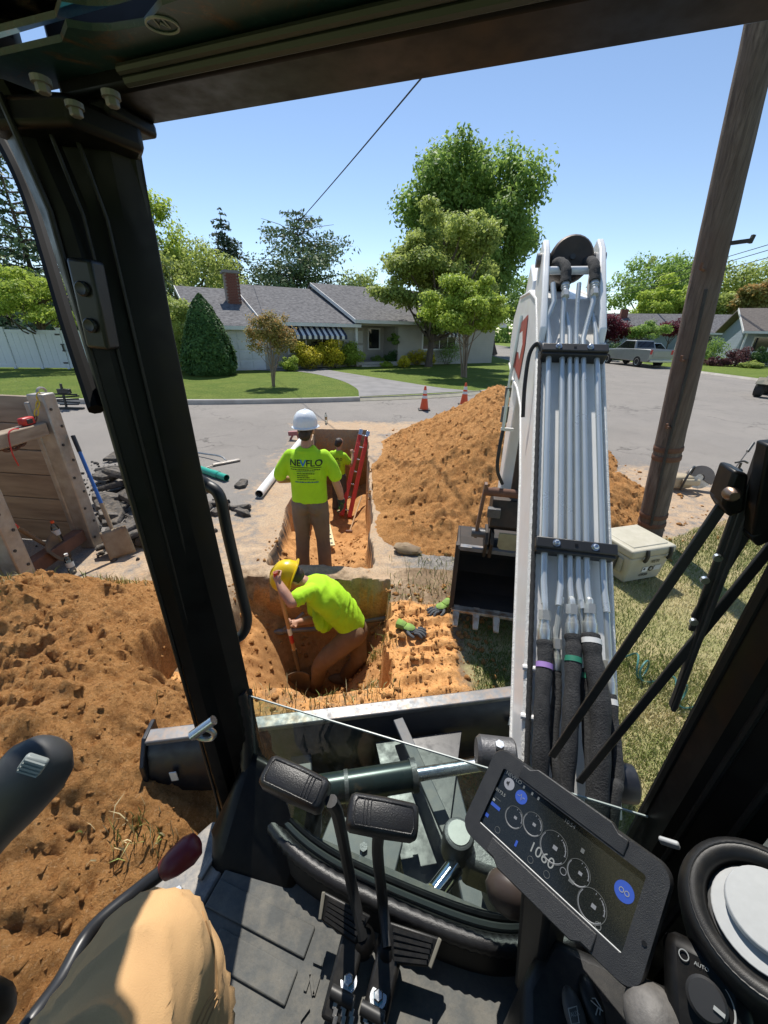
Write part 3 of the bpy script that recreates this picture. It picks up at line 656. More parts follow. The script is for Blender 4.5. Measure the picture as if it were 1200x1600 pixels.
k = MB(); HA.box(k, 0.7, 1.65, 2.02, 2.12, 0.38, 2.42); d = k.build('door', pbr('cream_door', (0.5, 0.47, 0.42), 0.6), house)
k = MB()
for z0, z1 in ((0.6, 1.3), (1.45, 2.2)): HA.box(k, 0.85, 1.5, 1.98, 2.03, z0, z1)
k.build('door_panel', M_trim, d)
window(HA, house, 2.0, 2.8, 2.08, 1.1, 2.3, 1)
window(HA, house, 5.2, 8.0, 0.14, 1.15, 2.3, 4); awning(HA, house, 5.6, 8.2, 0.14, 2.52, 0.42, 0.75)
window(HA, house, -4.2, -1.1, 0.18, 0.95, 2.25, 3); awning(HA, house, -4.5, -0.9, 0.18, 2.45, 0.55, 0.95)
k = MB(); HA.box(k, -8.6, -5.8, -0.50, -0.44, 0.1, 2.15); gd = k.build('garage_door', M_garage, house)
for i in range(4):
    for j in range(4): k = MB(); HA.box(k, -8.53 + j * 0.685, -7.93 + j * 0.685, -0.525, -0.499, 0.2 + i * 0.49, 0.59 + i * 0.49); k.build('panel', M_garage, gd, bevel=0.01)
# chimney with its own courses
ch = MB(); HA.box(ch, -6.75, -6.05, 3.0, 3.75, 2.2, 5.05); cho = ch.build('chimney', pbr('chimney_mortar', (0.3, 0.24, 0.2), 0.9), house)
bm0 = None
for i in range(22):
    z = 3.2 + i * 0.083
    for j in range(4):
        a = -6.77 + j * 0.18 + (0.09 if i % 2 else 0)
        if a + 0.165 > -6.02: continue
        if bm0 is None: k = MB(); HA.box(k, 0, 0.168, 0, 0.05, 0, 0.07); bo = k.build('brick', M_brick, cho); bm0 = bo.data; bm0o = HA(0, 0, 0)
        else: bo = bpy.data.objects.new('brick', bm0); COL.objects.link(bo); bo.parent = cho; bo.matrix_parent_inverse = rootinv(cho)
        bo.location = Vector(HA(a, 2.965, z) - bm0o)
    for j in range(4):
        b_ = 2.96 + j * 0.19 + (0.09 if i % 2 else 0)
        if b_ + 0.168 > 3.78: continue
        bo = bpy.data.objects.new('brick', bm0); COL.objects.link(bo); bo.parent = cho; bo.matrix_parent_inverse = rootinv(cho)
        q = HA(-5.985, b_, z); R = Matrix.Rotation(math.pi / 2, 4, 'Z')
        bo.matrix_basis = Matrix.Translation(Vector(q)) @ R @ Matrix.Translation(Vector(-bm0o))
k = MB(); HA.box(k, -6.85, -5.93, 2.9, 3.85, 5.05, 5.14); HA.box(k, -6.8, -6.0, 2.98, 3.78, 5.14, 5.2); k.build('chimney_cap', pbr('grey_cap', (0.25, 0.24, 0.23), 0.8), cho)
k = MB(); k.tube([HA(3.5, 4.0, 4.2), HA(3.5, 4.0, 4.75)], 0.05, 8); k.build('vent_pipe', M_trim, house)
# hanging fern on the porch
fern = thing('hanging_fern', 'round green fern hanging under the porch eave', 'plant', HA(2.9, 0.2, 1.6))
# steps
k = MB(); HA.box(k, 0.2, 2.2, -0.5, -0.1, 0.1, 0.24); k.build('step', M_conc, house)

# fence and house on the left
def local_fence():
    f0 = P(-60, 575, z=LZ); f1 = P(150, 577, z=LZ); d = f1 - f0; L_ = np.linalg.norm(d[:2]); e = nrm(d * A(1, 1, 0)); n = A(-e[1], e[0], 0); ax = np.array([e, n, A(0, 0, 1)])
    M_v = pbr('white_vinyl', (0.66, 0.70, 0.74), 0.45, c2=(0.60, 0.64, 0.68), nscale=1.0)
    th = thing('vinyl_fence', 'white vinyl privacy fence with black gate hardware left of the house', 'fence', f0)
    npan = 5; w = L_ / npan
    for i in range(npan + 1):
        k = MB(); k.box(f0 + e * i * w + A(0, 0, 0.93), (0.13, 0.13, 1.86), ax); p = k.build('post', M_v, th, bevel=0.01)
        k = MB(); k.box(f0 + e * i * w + A(0, 0, 1.89), (0.16, 0.16, 0.06), ax); k.build('post_cap', M_v, p, bevel=0.01)
    plank = None
    for i in range(npan):
        o = f0 + e * i * w
        for z, h in ((0.12, 0.14), (1.74, 0.14)): k = MB(); k.box(o + e * w / 2 + A(0, 0, z), (w - 0.13, 0.06, h), ax); k.build('rail', M_v, th, bevel=0.006)
        nb = int(w / 0.28)
        for j in range(nb):
            bw = (w - 0.16) / nb; k = MB(); k.box(o + e * (0.08 + bw * (j + 0.5)) + A(0, 0, 0.93), (bw - 0.012, 0.035, 1.5), ax); k.build('plank', M_v, th)
    gpos = lambda px, py: P(px, py, Y=float(P(92, 560, z=1.0)[1] * 0 + (f0 + e * L_ * 0.7)[1])) 
    o = f0 + e * w * 4
    for z in (1.62, 0.30): k = MB(); k.box(o + e * -0.05 + n * -0.075 + A(0, 0, z), (0.22, 0.03, 0.07), ax); k.build('hinge', M_black, th)
    k = MB(); k.box(o + e * 0.05 + n * -0.09 + A(0, 0, 1.02), (0.06, 0.05, 0.30), ax); k.box(o + e * 0.05 + n * -0.09 + A(0, 0, 1.17), (0.14, 0.05, 0.05), ax); k.box(o + e * 0.05 + n * -0.09 + A(0, 0, 0.87), (0.14, 0.05, 0.05), ax); k.build('latch', M_black, th)
local_fence()
HL = HF((-31, 31), rad(12))
hl = thing('blue_grey_house', 'blue-grey house with white-framed windows behind the vinyl fence', 'house', (-31, 33, LZ))
gable_roof(HL, hl, -6, 6.6, 0, 5, 10, 3.5, 5.4, M_roofb); gable_wall(HL, hl, -5.8, 6.4, 0.2, 5, 9.8, 0, 3.5, 5.4, M_sidb)
for a in (1.2, 2.3, 4.6): window(HL, hl, a, a + 0.8, 0.17, 2.1, 3.1, 1)
# houses on the right
HR = HF((28.5, 52), rad(-12))
hr = thing('low_grey_house', 'low grey gabled house behind the parked pickup truck', 'house', (30, 55, LZ))
gable_roof(HR, hr, -4, 14, 0, 5, 10, 2.9, 4.9, M_roof); gable_wall(HR, hr, -3.8, 13.8, 0.2, 5, 9.8, 0, 2.9, 4.9, M_sidb)
window(HR, hr, 1, 2.6, 0.17, 1.2, 2.4, 2); window(HR, hr, 8, 10, 0.17, 1.2, 2.4, 2)
k = MB(); HR.box(k, 0.5, 1.3, 3.5, 4.2, 3.8, 5.3); c_ = k.build('chimney', M_brick, hr)
HQ = HF((32.2, 37.5), rad(-28))
hq = thing('blue_porch_house', 'blue-grey house with white porch railing and a flag, right of the pole', 'house', (36, 40, LZ))
gable_roof(HQ, hq, -1.0, 3.2, -1.8, 2.6, 9, 2.95, 4.75, M_roofb); gable_wall(HQ, hq, -0.6, 3.0, 0.5, 2.6, 8.8, 0, 2.9, 4.6, M_sidb)
# front gable wing
k = MB(); k.prism([HQ(3.0, -2.2, 0), HQ(12, -2.2, 0), HQ(12, -2.2, 2.9), HQ(7.5, -2.2, 5.1), HQ(3.0, -2.2, 2.9)], HQ.n * 11); k.build('wall', M_sidb, hq)
k = MB(); k.prism([HQ(2.6, -2.6, 2.78), HQ(7.5, -2.6, 5.28), HQ(12.4, -2.6, 2.78), HQ(12.4, -2.6, 2.62), HQ(7.5, -2.6, 5.12), HQ(2.6, -2.6, 2.62)], HQ.n * 11.6); rf = k.build('roof', M_roofb, hq)
k = MB(); k.prism([HQ(2.6, -2.64, 2.78), HQ(7.5, -2.64, 5.28), HQ(12.4, -2.64, 2.78), HQ(12.4, -2.64, 2.52), HQ(7.5, -2.64, 5.0), HQ(2.6, -2.64, 2.52)], HQ.n * 0.035); k.build('rake_board', M_trim, rf)
window(HQ, hq, 4.4, 5.9, -2.22, 1.3, 2.6, 2)
k = MB(); k.prism([HQ(4.3, -2.25, 2.75), HQ(4.3, -3.0, 2.35), HQ(4.3, -3.0, 2.25), HQ(4.3, -2.25, 2.7)], HQ.e * 1.7); k.build('awning', pbr('grey_awning', (0.2, 0.2, 0.2), 0.7), hq)
k = MB(); HQ.box(k, 4.3, 6.0, -2.5, -2.26, 0.95, 1.2); k.build('flower_box', M_trim, hq)
for a in (-0.9, 0.9, 2.6): k = MB(); HQ.box(k, a, a + 0.12, -1.7, -1.58, 0.3, 2.85); k.build('porch_post', M_trim, hq)
k = MB(); HQ.box(k, -1.0, 2.9, -1.75, 0.5, 0.0, 0.32); k.build('porch', M_conc, hq)
for z in (1.15, 0.5): k = MB(); HQ.box(k, -0.9, 2.6, -1.68, -1.62, z, z + 0.07); k.build('rail', M_trim, hq)
for i in range(22): k = MB(); a = -0.8 + i * 0.158; HQ.box(k, a, a + 0.04, -1.67, -1.63, 0.55, 1.15); k.build('baluster', M_trim, hq)
window(HQ, hq, 0.3, 1.4, 0.48, 1.2, 2.3, 1)
# ------------------------------------------------------------------ flags
def flag_mat(name, n_str):
    m, nt, b = newmat(name); tc = nd(nt, 'ShaderNodeAttribute'); tc.attribute_name = 'fu'; tv = nd(nt, 'ShaderNodeAttribute'); tv.attribute_name = 'fv'
    ml = nd(nt, 'ShaderNodeMath', operation='MULTIPLY'); nt.links.new(tv.outputs['Fac'], ml.inputs[0]); ml.inputs[1].default_value = 6.5
    fr = nd(nt, 'ShaderNodeMath', operation='FRACT'); nt.links.new(ml.outputs[0], fr.inputs[0])
    gt = nd(nt, 'ShaderNodeMath', operation='GREATER_THAN'); nt.links.new(fr.outputs[0], gt.inputs[0]); gt.inputs[1].default_value = 0.5
    col = mixc(nt, gt.outputs[0], (0.42, 0.03, 0.04), (0.75, 0.75, 0.75))
    a1 = nd(nt, 'ShaderNodeMath', operation='LESS_THAN'); nt.links.new(tc.outputs['Fac'], a1.inputs[0]); a1.inputs[1].default_value = 0.4
    a2 = nd(nt, 'ShaderNodeMath', operation='GREATER_THAN'); nt.links.new(tv.outputs['Fac'], a2.inputs[0]); a2.inputs[1].default_value = 0.46
    an = nd(nt, 'ShaderNodeMath', operation='MULTIPLY'); nt.links.new(a1.outputs[0], an.inputs[0]); nt.links.new(a2.outputs[0], an.inputs[1])
    vo = nd(nt, 'ShaderNodeTexVoronoi'); vo.inputs['Scale'].default_value = 9
    st = ramp(nt, vo.outputs['Distance'], 0.12, 0.2, (0.8, 0.8, 0.8), (0.03, 0.04, 0.12))
    nt.links.new(mixc(nt, an.outputs[0], col, st), b.inputs['Base Color']); b.inputs['Roughness'].default_value = 0.8; return m
M_flag = flag_mat('flag_cloth', 13)
def flag(top, along, down, parent, W, Hh, amp):
    nu, nv = 22, 12; V = []; fu = []; fv = []; n = nrm(np.cross(along, down))
    for j in range(nv + 1):
        for i in range(nu + 1):
            u, v = i / nu, j / nv; V.append(np.asarray(top) + nrm(along) * u * W + nrm(down) * v * Hh + n * amp * math.sin(u * 9 + v * 2) * u + nrm(down) * 0.15 * W * u * u); fu.append(u); fv.append(1 - v)
    i = (np.arange(nu)[None] + np.arange(nv)[:, None] * (nu + 1)).reshape(-1); f = np.stack([i, i + 1, i + nu + 2, i + nu + 1], 1)
    me = npmesh('flag_cloth', np.array(V), f); addattr(me, 'fu', fu); addattr(me, 'fv', fv); return finish('flag_cloth', me, M_flag, parent, smooth=True)
fp = P(1055, 545, Y=43); ft = P(1079, 462, Y=43)
th = thing('flagpole', 'tall white flagpole flying a flag beside the utility pole', 'flagpole', fp)
k = MB(); k.tube([A(fp[0], fp[1], LZ), A(ft[0], fp[1], ft[2])], [0.07, 0.04], 8); k.build('pole', M_trim, th, smooth=True)
flag(A(ft[0] - .05, fp[1], ft[2] - 0.1), A(0.25, 0, -1), A(0.9, 0, -0.1), th, 2.6, 0.9, 0.2)
pb = HQ(2.65, -1.75, 2.3)
th = thing('porch_flag', 'flag on a slanted staff by the porch of the blue-grey house', 'flag', pb)
k = MB(); k.tube([pb, pb + A(0.6, -1.0, 0.5)], 0.025, 6); k.build('staff', M_trim, th)
flag(pb + A(0.58, -0.95, 0.45), A(-.3, 0.5, -1), A(0.6, 0.3, -.2), th, 1.3, 0.7, 0.08)
# ================================================================== vegetation
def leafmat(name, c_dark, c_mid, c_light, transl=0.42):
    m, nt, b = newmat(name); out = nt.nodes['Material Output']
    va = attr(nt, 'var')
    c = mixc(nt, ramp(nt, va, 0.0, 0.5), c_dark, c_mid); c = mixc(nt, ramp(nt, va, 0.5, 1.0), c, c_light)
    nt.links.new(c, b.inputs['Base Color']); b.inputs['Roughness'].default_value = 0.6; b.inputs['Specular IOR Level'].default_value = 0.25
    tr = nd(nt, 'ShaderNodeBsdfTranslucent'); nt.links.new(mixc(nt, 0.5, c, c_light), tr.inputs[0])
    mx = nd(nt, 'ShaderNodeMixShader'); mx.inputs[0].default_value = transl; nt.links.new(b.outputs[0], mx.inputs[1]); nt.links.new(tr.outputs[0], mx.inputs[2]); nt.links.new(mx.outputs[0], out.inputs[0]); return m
M_l_green = leafmat('leaf_green', (0.127, 0.217, 0.052), (0.229, 0.356, 0.082), (0.408, 0.562, 0.127))
M_l_olive = leafmat('leaf_olive', (0.188, 0.25, 0.062), (0.35, 0.425, 0.112), (0.575, 0.65, 0.175))
M_l_bright = leafmat('leaf_bright', (0.194, 0.271, 0.039), (0.369, 0.486, 0.068), (0.603, 0.718, 0.137))
M_l_pine = leafmat('leaf_pine', (0.068, 0.119, 0.059), (0.125, 0.194, 0.091), (0.228, 0.296, 0.137), 0.15)
M_l_spruce = leafmat('leaf_spruce', (0.041, 0.071, 0.048), (0.076, 0.119, 0.071), (0.136, 0.178, 0.102), 0.12)
M_l_cone = leafmat('leaf_arborvitae', (0.03, 0.075, 0.018), (0.06, 0.128, 0.03), (0.112, 0.203, 0.045), 0.15)
M_l_red = leafmat('leaf_red_maple', (0.056, 0.011, 0.02), (0.119, 0.021, 0.036), (0.21, 0.042, 0.063))
M_l_gold = leafmat('leaf_gold', (0.28, 0.27, 0.02), (0.62, 0.54, 0.03), (0.85, 0.72, 0.06), 0.2)
M_l_rust = leafmat('leaf_rust_tip', (0.164, 0.2, 0.046), (0.309, 0.309, 0.091), (0.546, 0.255, 0.127))
M_l_mauve = leafmat('leaf_mauve', (0.06, 0.025, 0.03), (0.12, 0.05, 0.055), (0.17, 0.08, 0.08))
M_bark = pbr('bark', (0.13, 0.10, 0.075), 0.95, c2=(0.06, 0.045, 0.035), nscale=8, stretch=(1, 1, 0.2), bscale=14, bstr=0.7, bdist=0.03)
M_barkl = pbr('pale_bark', (0.27, 0.21, 0.155), 0.9, c2=(0.16, 0.12, 0.09), nscale=8, stretch=(1, 1, 0.2), bscale=14, bstr=0.4, bdist=0.01)
def leaf_cards(pts, nor, size, var, rg, aspect=0.65, shape='diamond'):
    n = len(pts); t = rg.normal(size=(n, 3)); t -= nor * (t * nor).sum(1, keepdims=True); t /= np.linalg.norm(t, axis=1, keepdims=True) + 1e-9
    b = np.cross(nor, t); s = size * (0.6 + 0.8 * rg.random((n, 1)))
    v = np.stack([pts - t * s * 0.5, pts + b * s * aspect * 0.5 - t * s * 0.02 + nor * s * 0.10, pts + t * s * 0.5, pts - b * s * aspect * 0.5 + t * s * 0.06 + nor * s * 0.06], 1)
    f = np.arange(n * 4).reshape(n, 4); return v.reshape(-1, 3), f, np.repeat(var, 4)
def crown_mesh(name, clumps, n, leaf, m, parent, seed, shell=0.55, up=0.5, aspect=0.65):
    rg = np.random.default_rng(seed); C = np.array([c[:3] for c in clumps]); R = np.array([c[3:6] for c in clumps]); w = (R.prod(1)) ** (2 / 3); w /= w.sum()
    idx = rg.choice(len(C), n, p=w); d = rg.normal(size=(n, 3)); d /= np.linalg.norm(d, axis=1, keepdims=True)
    r = (shell + (1 - shell) * rg.random((n, 1))) * (1 + 0.12 * rg.normal(size=(n, 1))); p = C[idx] + d * r * R[idx]
    nor = d * 0.7 + A(0, 0, up) + rg.normal(size=(n, 3)) * 0.55; nor /= np.linalg.norm(nor, axis=1, keepdims=True)
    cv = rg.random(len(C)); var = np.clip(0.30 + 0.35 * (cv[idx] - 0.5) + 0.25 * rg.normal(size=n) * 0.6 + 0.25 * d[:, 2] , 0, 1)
    v, f, vv = leaf_cards(p, nor, leaf, var, rg, aspect); me = npmesh(name, v, f); addattr(me, 'var', vv); return finish(name, me, m, parent)
def clump_set(c, R, n, cr, seed, flat=0.75, lowcut=-0.75, taper=0.0):
    rg = np.random.default_rng(seed); out = []
    while len(out) < n:
        d = rg.normal(size=3); d /= np.linalg.norm(d)
        if d[2] < lowcut: continue
        r = rg.random() ** 0.45 * 0.86; p = np.asarray(c) + d * r * np.asarray(R)
        k = 1 - taper * max(0, d[2] * r); s = cr * (0.65 + 0.7 * rg.random()); p[:2] = np.asarray(c)[:2] + (p[:2] - np.asarray(c)[:2]) * k
        out.append((*p, s, s, s * flat))
    return out
def trunk(parent, base, top, r0, clumps, nb, m, seed, lean=0.0, stems=1, fork=0.4):
    rg = np.random.default_rng(seed); k = MB(); base = np.asarray(base, float); top = np.asarray(top, float)
    for s_ in range(stems):
        off = A(rg.normal() * r0 * 1.4, rg.normal() * r0 * 1.4, 0) if stems > 1 else A(0, 0, 0)
        sp = A(rg.normal() * 0.12, rg.normal() * 0.12, 0) * np.linalg.norm(top - base) * (1 if stems > 1 else 0.15)
        pts = [base + off - A(0, 0, 0.1), base + off + (top - base) * 0.25 + sp * 0.2, base + (top - base) * 0.6 + off + sp * 0.7, top + sp]
        k.tube(smoothpath(pts, 4), [r0 * (1.35 if i < 1 else 1) * (1 - 0.75 * i / 12) for i in range(13)], 9)
    tr = k.build('trunk', m, parent, smooth=True)
    k = MB(); sel = rg.choice(len(clumps), min(nb, len(clumps)), replace=False)
    for i in sel:
        e = np.array(clumps[i][:3]); t = np.clip(rg.uniform(fork, 0.95), 0, 1); st = base + (top - base) * t
        if e[2] < st[2]: st = base + (top - base) * fork
        md = (st + e) / 2 + rg.normal(size=3) * 0.08 * np.linalg.norm(e - st) + A(0, 0, -0.05) * np.linalg.norm(e - st)
        k.tube(smoothpath([st, md, e], 3), [r0 * 0.42 * (1 - 0.8 * q / 6) for q in range(7)], 6)
    k.build('branch', m, parent, smooth=True); return tr
def tree(name, label, base, crown_c, crown_R, n, leaf, m, seed, r0=0.2, nclump=46, cr=None, bark=None, stems=1, cat='tree', nb=22, up=0.5, flat=0.75, lowcut=-0.75, taper=0.0, fork=0.4, extra=(), shell=0.5):
    base = A(base[0], base[1], LZ if len(base) < 3 else base[2]); th = thing(name, label, cat, base)
    cr = cr or min(crown_R) * 0.33; cl = clump_set(crown_c, crown_R, nclump, cr, seed, flat, lowcut, taper) + list(extra)
    top = A(crown_c[0], crown_c[1], crown_c[2] + crown_R[2] * 0.35)
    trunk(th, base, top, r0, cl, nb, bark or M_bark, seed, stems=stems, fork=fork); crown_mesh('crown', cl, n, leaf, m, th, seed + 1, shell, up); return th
def shrub(name, label, c, R, n, leaf, m, seed, cr=None, nclump=22, cat='shrub', group=None, base_z=LZ):
    th = thing(name, label, cat, (c[0], c[1], base_z), group); cl = clump_set(c, R, nclump, cr or min(R) * 0.42, seed, 0.85, -0.6) + [(c[0], c[1], c[2] - R[2] * .3, R[0] * .75, R[1] * .75, R[2] * .6)]
    crown_mesh('foliage', cl, n, leaf, m, th, seed, 0.75, 0.3)
    k = MB()
    for i in range(4): k.tube([A(c[0] + 0.06 * (i - 1.5), c[1], base_z - 0.05), A(c[0] + (i - 1.5) * R[0] * 0.3, c[1], c[2])], [0.03, 0.012], 5)
    k.build('stem', M_bark, th); return th
def conifer(name, label, base, h, rmax, n, leaf, m, seed, low=0.1, layers=16, droop=0.25, power=0.85, irregular=0.2, r0=0.25, openness=0.0):
    rg = np.random.default_rng(seed); base = A(base[0], base[1], LZ); th = thing(name, label, 'tree', base); k = MB()
    k.tube([base - A(0, 0, .1), base + A(0, 0, h * 0.97)], [r0, 0.03], 8); k.build('trunk', M_bark, th, smooth=True)
    kb = MB(); Pp = []; Nn = []; V = []
    brs = []
    for i in range(layers):
        f = (i + 0.5 * rg.random()) / layers; z = h * (low + (1 - low) * f); R = rmax * (1 - f) ** power + 0.15; nb = max(4, int(9 * (1 - f) + 4))
        for j in range(nb):
            if rg.random() < openness: continue
            a = rg.random() * 6.283; L_ = R * (1 + irregular * rg.normal()); L_ = max(L_, 0.2); d = A(math.cos(a), math.sin(a), 0); brs.append((z, d, L_, f))
            e = base + A(0, 0, z) + d * L_ + A(0, 0, -droop * L_ + 0.12 * L_ * rg.normal()); kb.tube([base + A(0, 0, z), (base + A(0, 0, z) + e) / 2 + A(0, 0, 0.06 * L_), e], [r0 * 0.2, r0 * 0.13, 0.015], 4)
    kb.build('branch', M_bark, th)
    w = np.array([b_[2] ** 1.6 + 0.05 for b_ in brs]); w /= w.sum(); idx = rg.choice(len(brs), n, p=w); t = rg.random(n) ** 0.7
    Z0 = np.array([b_[0] for b_ in brs])[idx]; D = np.array([b_[1] for b_ in brs])[idx]; LL = np.array([b_[2] for b_ in brs])[idx]
    side = np.stack([-D[:, 1], D[:, 0], D[:, 2] * 0], 1); lat = rg.normal(size=n) * 0.20 * LL * (0.35 + 0.65 * t); vz = -droop * LL * t * t + 0.08 * LL * rg.normal(size=n) * 0.7 - np.abs(lat) * 0.25
    p = base + np.stack([np.zeros(n), np.zeros(n), Z0 + vz], 1) + D * (LL * t)[:, None] + side * lat[:, None]
    nor = rg.normal(size=(n, 3)) * 0.6 + D * 0.4 + A(0, 0, 0.6); nor /= np.linalg.norm(nor, axis=1, keepdims=True)
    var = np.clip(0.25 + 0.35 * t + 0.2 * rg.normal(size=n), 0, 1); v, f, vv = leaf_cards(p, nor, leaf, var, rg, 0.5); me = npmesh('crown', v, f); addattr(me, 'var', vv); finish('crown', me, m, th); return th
def pos(px, py, Y): p = P(px, py, Y=Y); return p
# big tree
c = pos(735, 345, 46)
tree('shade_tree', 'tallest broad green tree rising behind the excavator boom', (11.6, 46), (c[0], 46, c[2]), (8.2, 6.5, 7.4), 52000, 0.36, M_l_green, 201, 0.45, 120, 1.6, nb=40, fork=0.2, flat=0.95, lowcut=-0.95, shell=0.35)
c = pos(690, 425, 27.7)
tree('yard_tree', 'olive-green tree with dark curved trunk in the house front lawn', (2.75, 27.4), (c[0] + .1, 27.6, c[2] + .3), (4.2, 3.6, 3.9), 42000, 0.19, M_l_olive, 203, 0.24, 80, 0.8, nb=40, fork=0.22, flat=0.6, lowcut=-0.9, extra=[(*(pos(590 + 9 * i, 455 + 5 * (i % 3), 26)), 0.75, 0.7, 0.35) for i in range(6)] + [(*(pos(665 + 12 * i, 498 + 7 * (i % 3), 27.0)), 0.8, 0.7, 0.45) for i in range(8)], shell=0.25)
c = pos(724, 484, 20.9)
tree('crape_myrtle', 'bright multi-stemmed small tree in front of the olive-green tree', (4.05, 20.9), (c[0], 20.9, c[2] + 0.1), (2.55, 2.1, 1.85), 26000, 0.135, M_l_bright, 205, 0.055, 60, 0.52, M_barkl, stems=5, nb=30, fork=0.35, flat=0.55, taper=0.3, shell=0.3)
c = pos(424, 527, 16.2)
tree('crape_myrtle', 'small rust-tipped ornamental tree on the left lawn by the kerb', (-4.55, 16.1), (c[0], 16.15, c[2] + .05), (0.98, 0.9, 0.95), 7000, 0.075, M_l_rust, 207, 0.03, 40, 0.26, M_barkl, stems=4, nb=26, fork=0.3, flat=1.0, taper=-0.15, shell=0.2)
c = pos(55, 478, 20.5)
tree('dogwood', 'pale yellow-green tree overhanging the white fence', (c[0] - 1.2, 22.0), (c[0] - .3, 20.8, c[2] + .1), (3.3, 2.4, 1.7), 13000, 0.13, M_l_bright, 209, 0.12, 60, 0.6, nb=30, flat=0.35, shell=0.2)
c = pos(250, 385, 46)
tree('leafy_tree', 'light green tree behind the garage, next to the dark pillar', (c[0], 46), (c[0] - 1.0, 46, c[2]), (4.6, 4.5, 4.8), 9000, 0.30, M_l_bright, 211, 0.3, 45, 1.3, shell=0.3)
c = pos(300, 430, 43)
tree('willow', 'feathery olive tree mass above the garage roof', (c[0], 42.5), (c[0] - .5, 43, c[2] - 0.3), (7.0, 4.0, 3.0), 12000, 0.26, M_l_olive, 213, 0.3, 50, 1.2, up=0.1)
c = pos(570, 450, 75)
tree('far_tree', 'small hazy green tree beyond the right end of the ranch roof', (c[0], 75), (c[0] + 1, 75, c[2] - 1), (5.5, 4, 4.5), 5000, 0.4, M_l_olive, 215, 0.3, 30, 1.6)
def cone_at(name, label, px_top, py_top, Y, rpx, n, leaf, m, seed, **kw):
    t = pos(px_top, py_top, Y); return conifer(name, label, (t[0], Y), t[2] - LZ, rpx / 600 * Y / 1.15, n, leaf, m, seed, **kw)
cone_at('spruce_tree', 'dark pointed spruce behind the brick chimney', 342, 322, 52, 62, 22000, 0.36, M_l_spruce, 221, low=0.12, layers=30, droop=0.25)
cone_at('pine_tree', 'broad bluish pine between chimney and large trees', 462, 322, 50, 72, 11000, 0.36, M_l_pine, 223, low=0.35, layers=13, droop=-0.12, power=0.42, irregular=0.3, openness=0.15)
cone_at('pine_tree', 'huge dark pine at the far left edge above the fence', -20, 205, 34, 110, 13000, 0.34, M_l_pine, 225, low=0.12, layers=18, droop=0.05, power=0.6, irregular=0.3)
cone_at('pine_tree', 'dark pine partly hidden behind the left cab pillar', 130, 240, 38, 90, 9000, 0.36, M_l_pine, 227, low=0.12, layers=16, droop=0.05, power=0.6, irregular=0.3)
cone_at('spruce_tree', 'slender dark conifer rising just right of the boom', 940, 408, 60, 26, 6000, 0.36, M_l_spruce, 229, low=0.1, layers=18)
# right side
for i, (px, py, Y, rx, rz, m, lab) in enumerate(((1010, 452, 72, 8.5, 5.0, M_l_green, 'broad green tree behind the low grey house'), (1040, 470, 62, 4.8, 3.3, M_l_bright, 'bright yellow-green tree in front of the broad green one'), (1062, 442, 80, 3.6, 5.2, M_l_green, 'rounded green treetop directly left of the utility pole'),
                                                  (1165, 452, 70, 8.0, 5.5, M_l_olive, 'pale olive tree behind the porch house'), (1110, 480, 66, 5.0, 3.0, M_l_olive, 'low olive tree half hidden behind the utility pole'), (1185, 470, 62, 4.0, 3.2, M_l_rust, 'rust-tinted tree above the porch house roof'), (830, 470, 75, 6.0, 4.5, M_l_green, 'distant green tree behind the boom'), (690, 500, 80, 9.0, 4.0, M_l_green, 'distant dark tree seen under the yard trees'))):
    c = pos(px, py, Y); tree('far_tree', lab, (c[0], Y), (c[0], Y, c[2] - 0.3), (rx, rx * .7, rz), 6500, 0.42, m, 231 + 2 * i, 0.3, 40, rz * 0.33, nb=12)
c = pos(950, 516, 44); tree('red_maple', 'dark red maple beside the parked black car', (c[0], 44), (c[0], 44, c[2]), (2.7, 2.2, 1.7), 5000, 0.2, M_l_red, 261, 0.1, 30, 0.6, nb=14)
c = pos(1052, 512, 46); tree('red_maple', 'small red maple beside the flagpole', (c[0], 46), (c[0], 46, c[2]), (1.6, 1.4, 1.3), 2500, 0.18, M_l_red, 263, 0.08, 20, 0.45, nb=10)
c = pos(1014, 519, 42); tree('ornamental_tree', 'small flat-topped green tree above the pickup truck', (c[0] + 0.4, 42), (c[0], 42, c[2]), (2.3, 2.0, 1.0), 5000, 0.16, M_l_green, 265, 0.08, 36, 0.5, nb=18, flat=0.5)
c = pos(955, 440, 90); tree('far_tree', 'thin bare-topped far tree behind the broad green tree', (pos(1012, 420, 90)[0], 90), (pos(1012, 420, 90)[0], 90, pos(1012, 418, 90)[2]), (1.6, 1.6, 2.2), 500, 0.35, M_l_olive, 267, 0.16, 12, 0.6, nb=12)
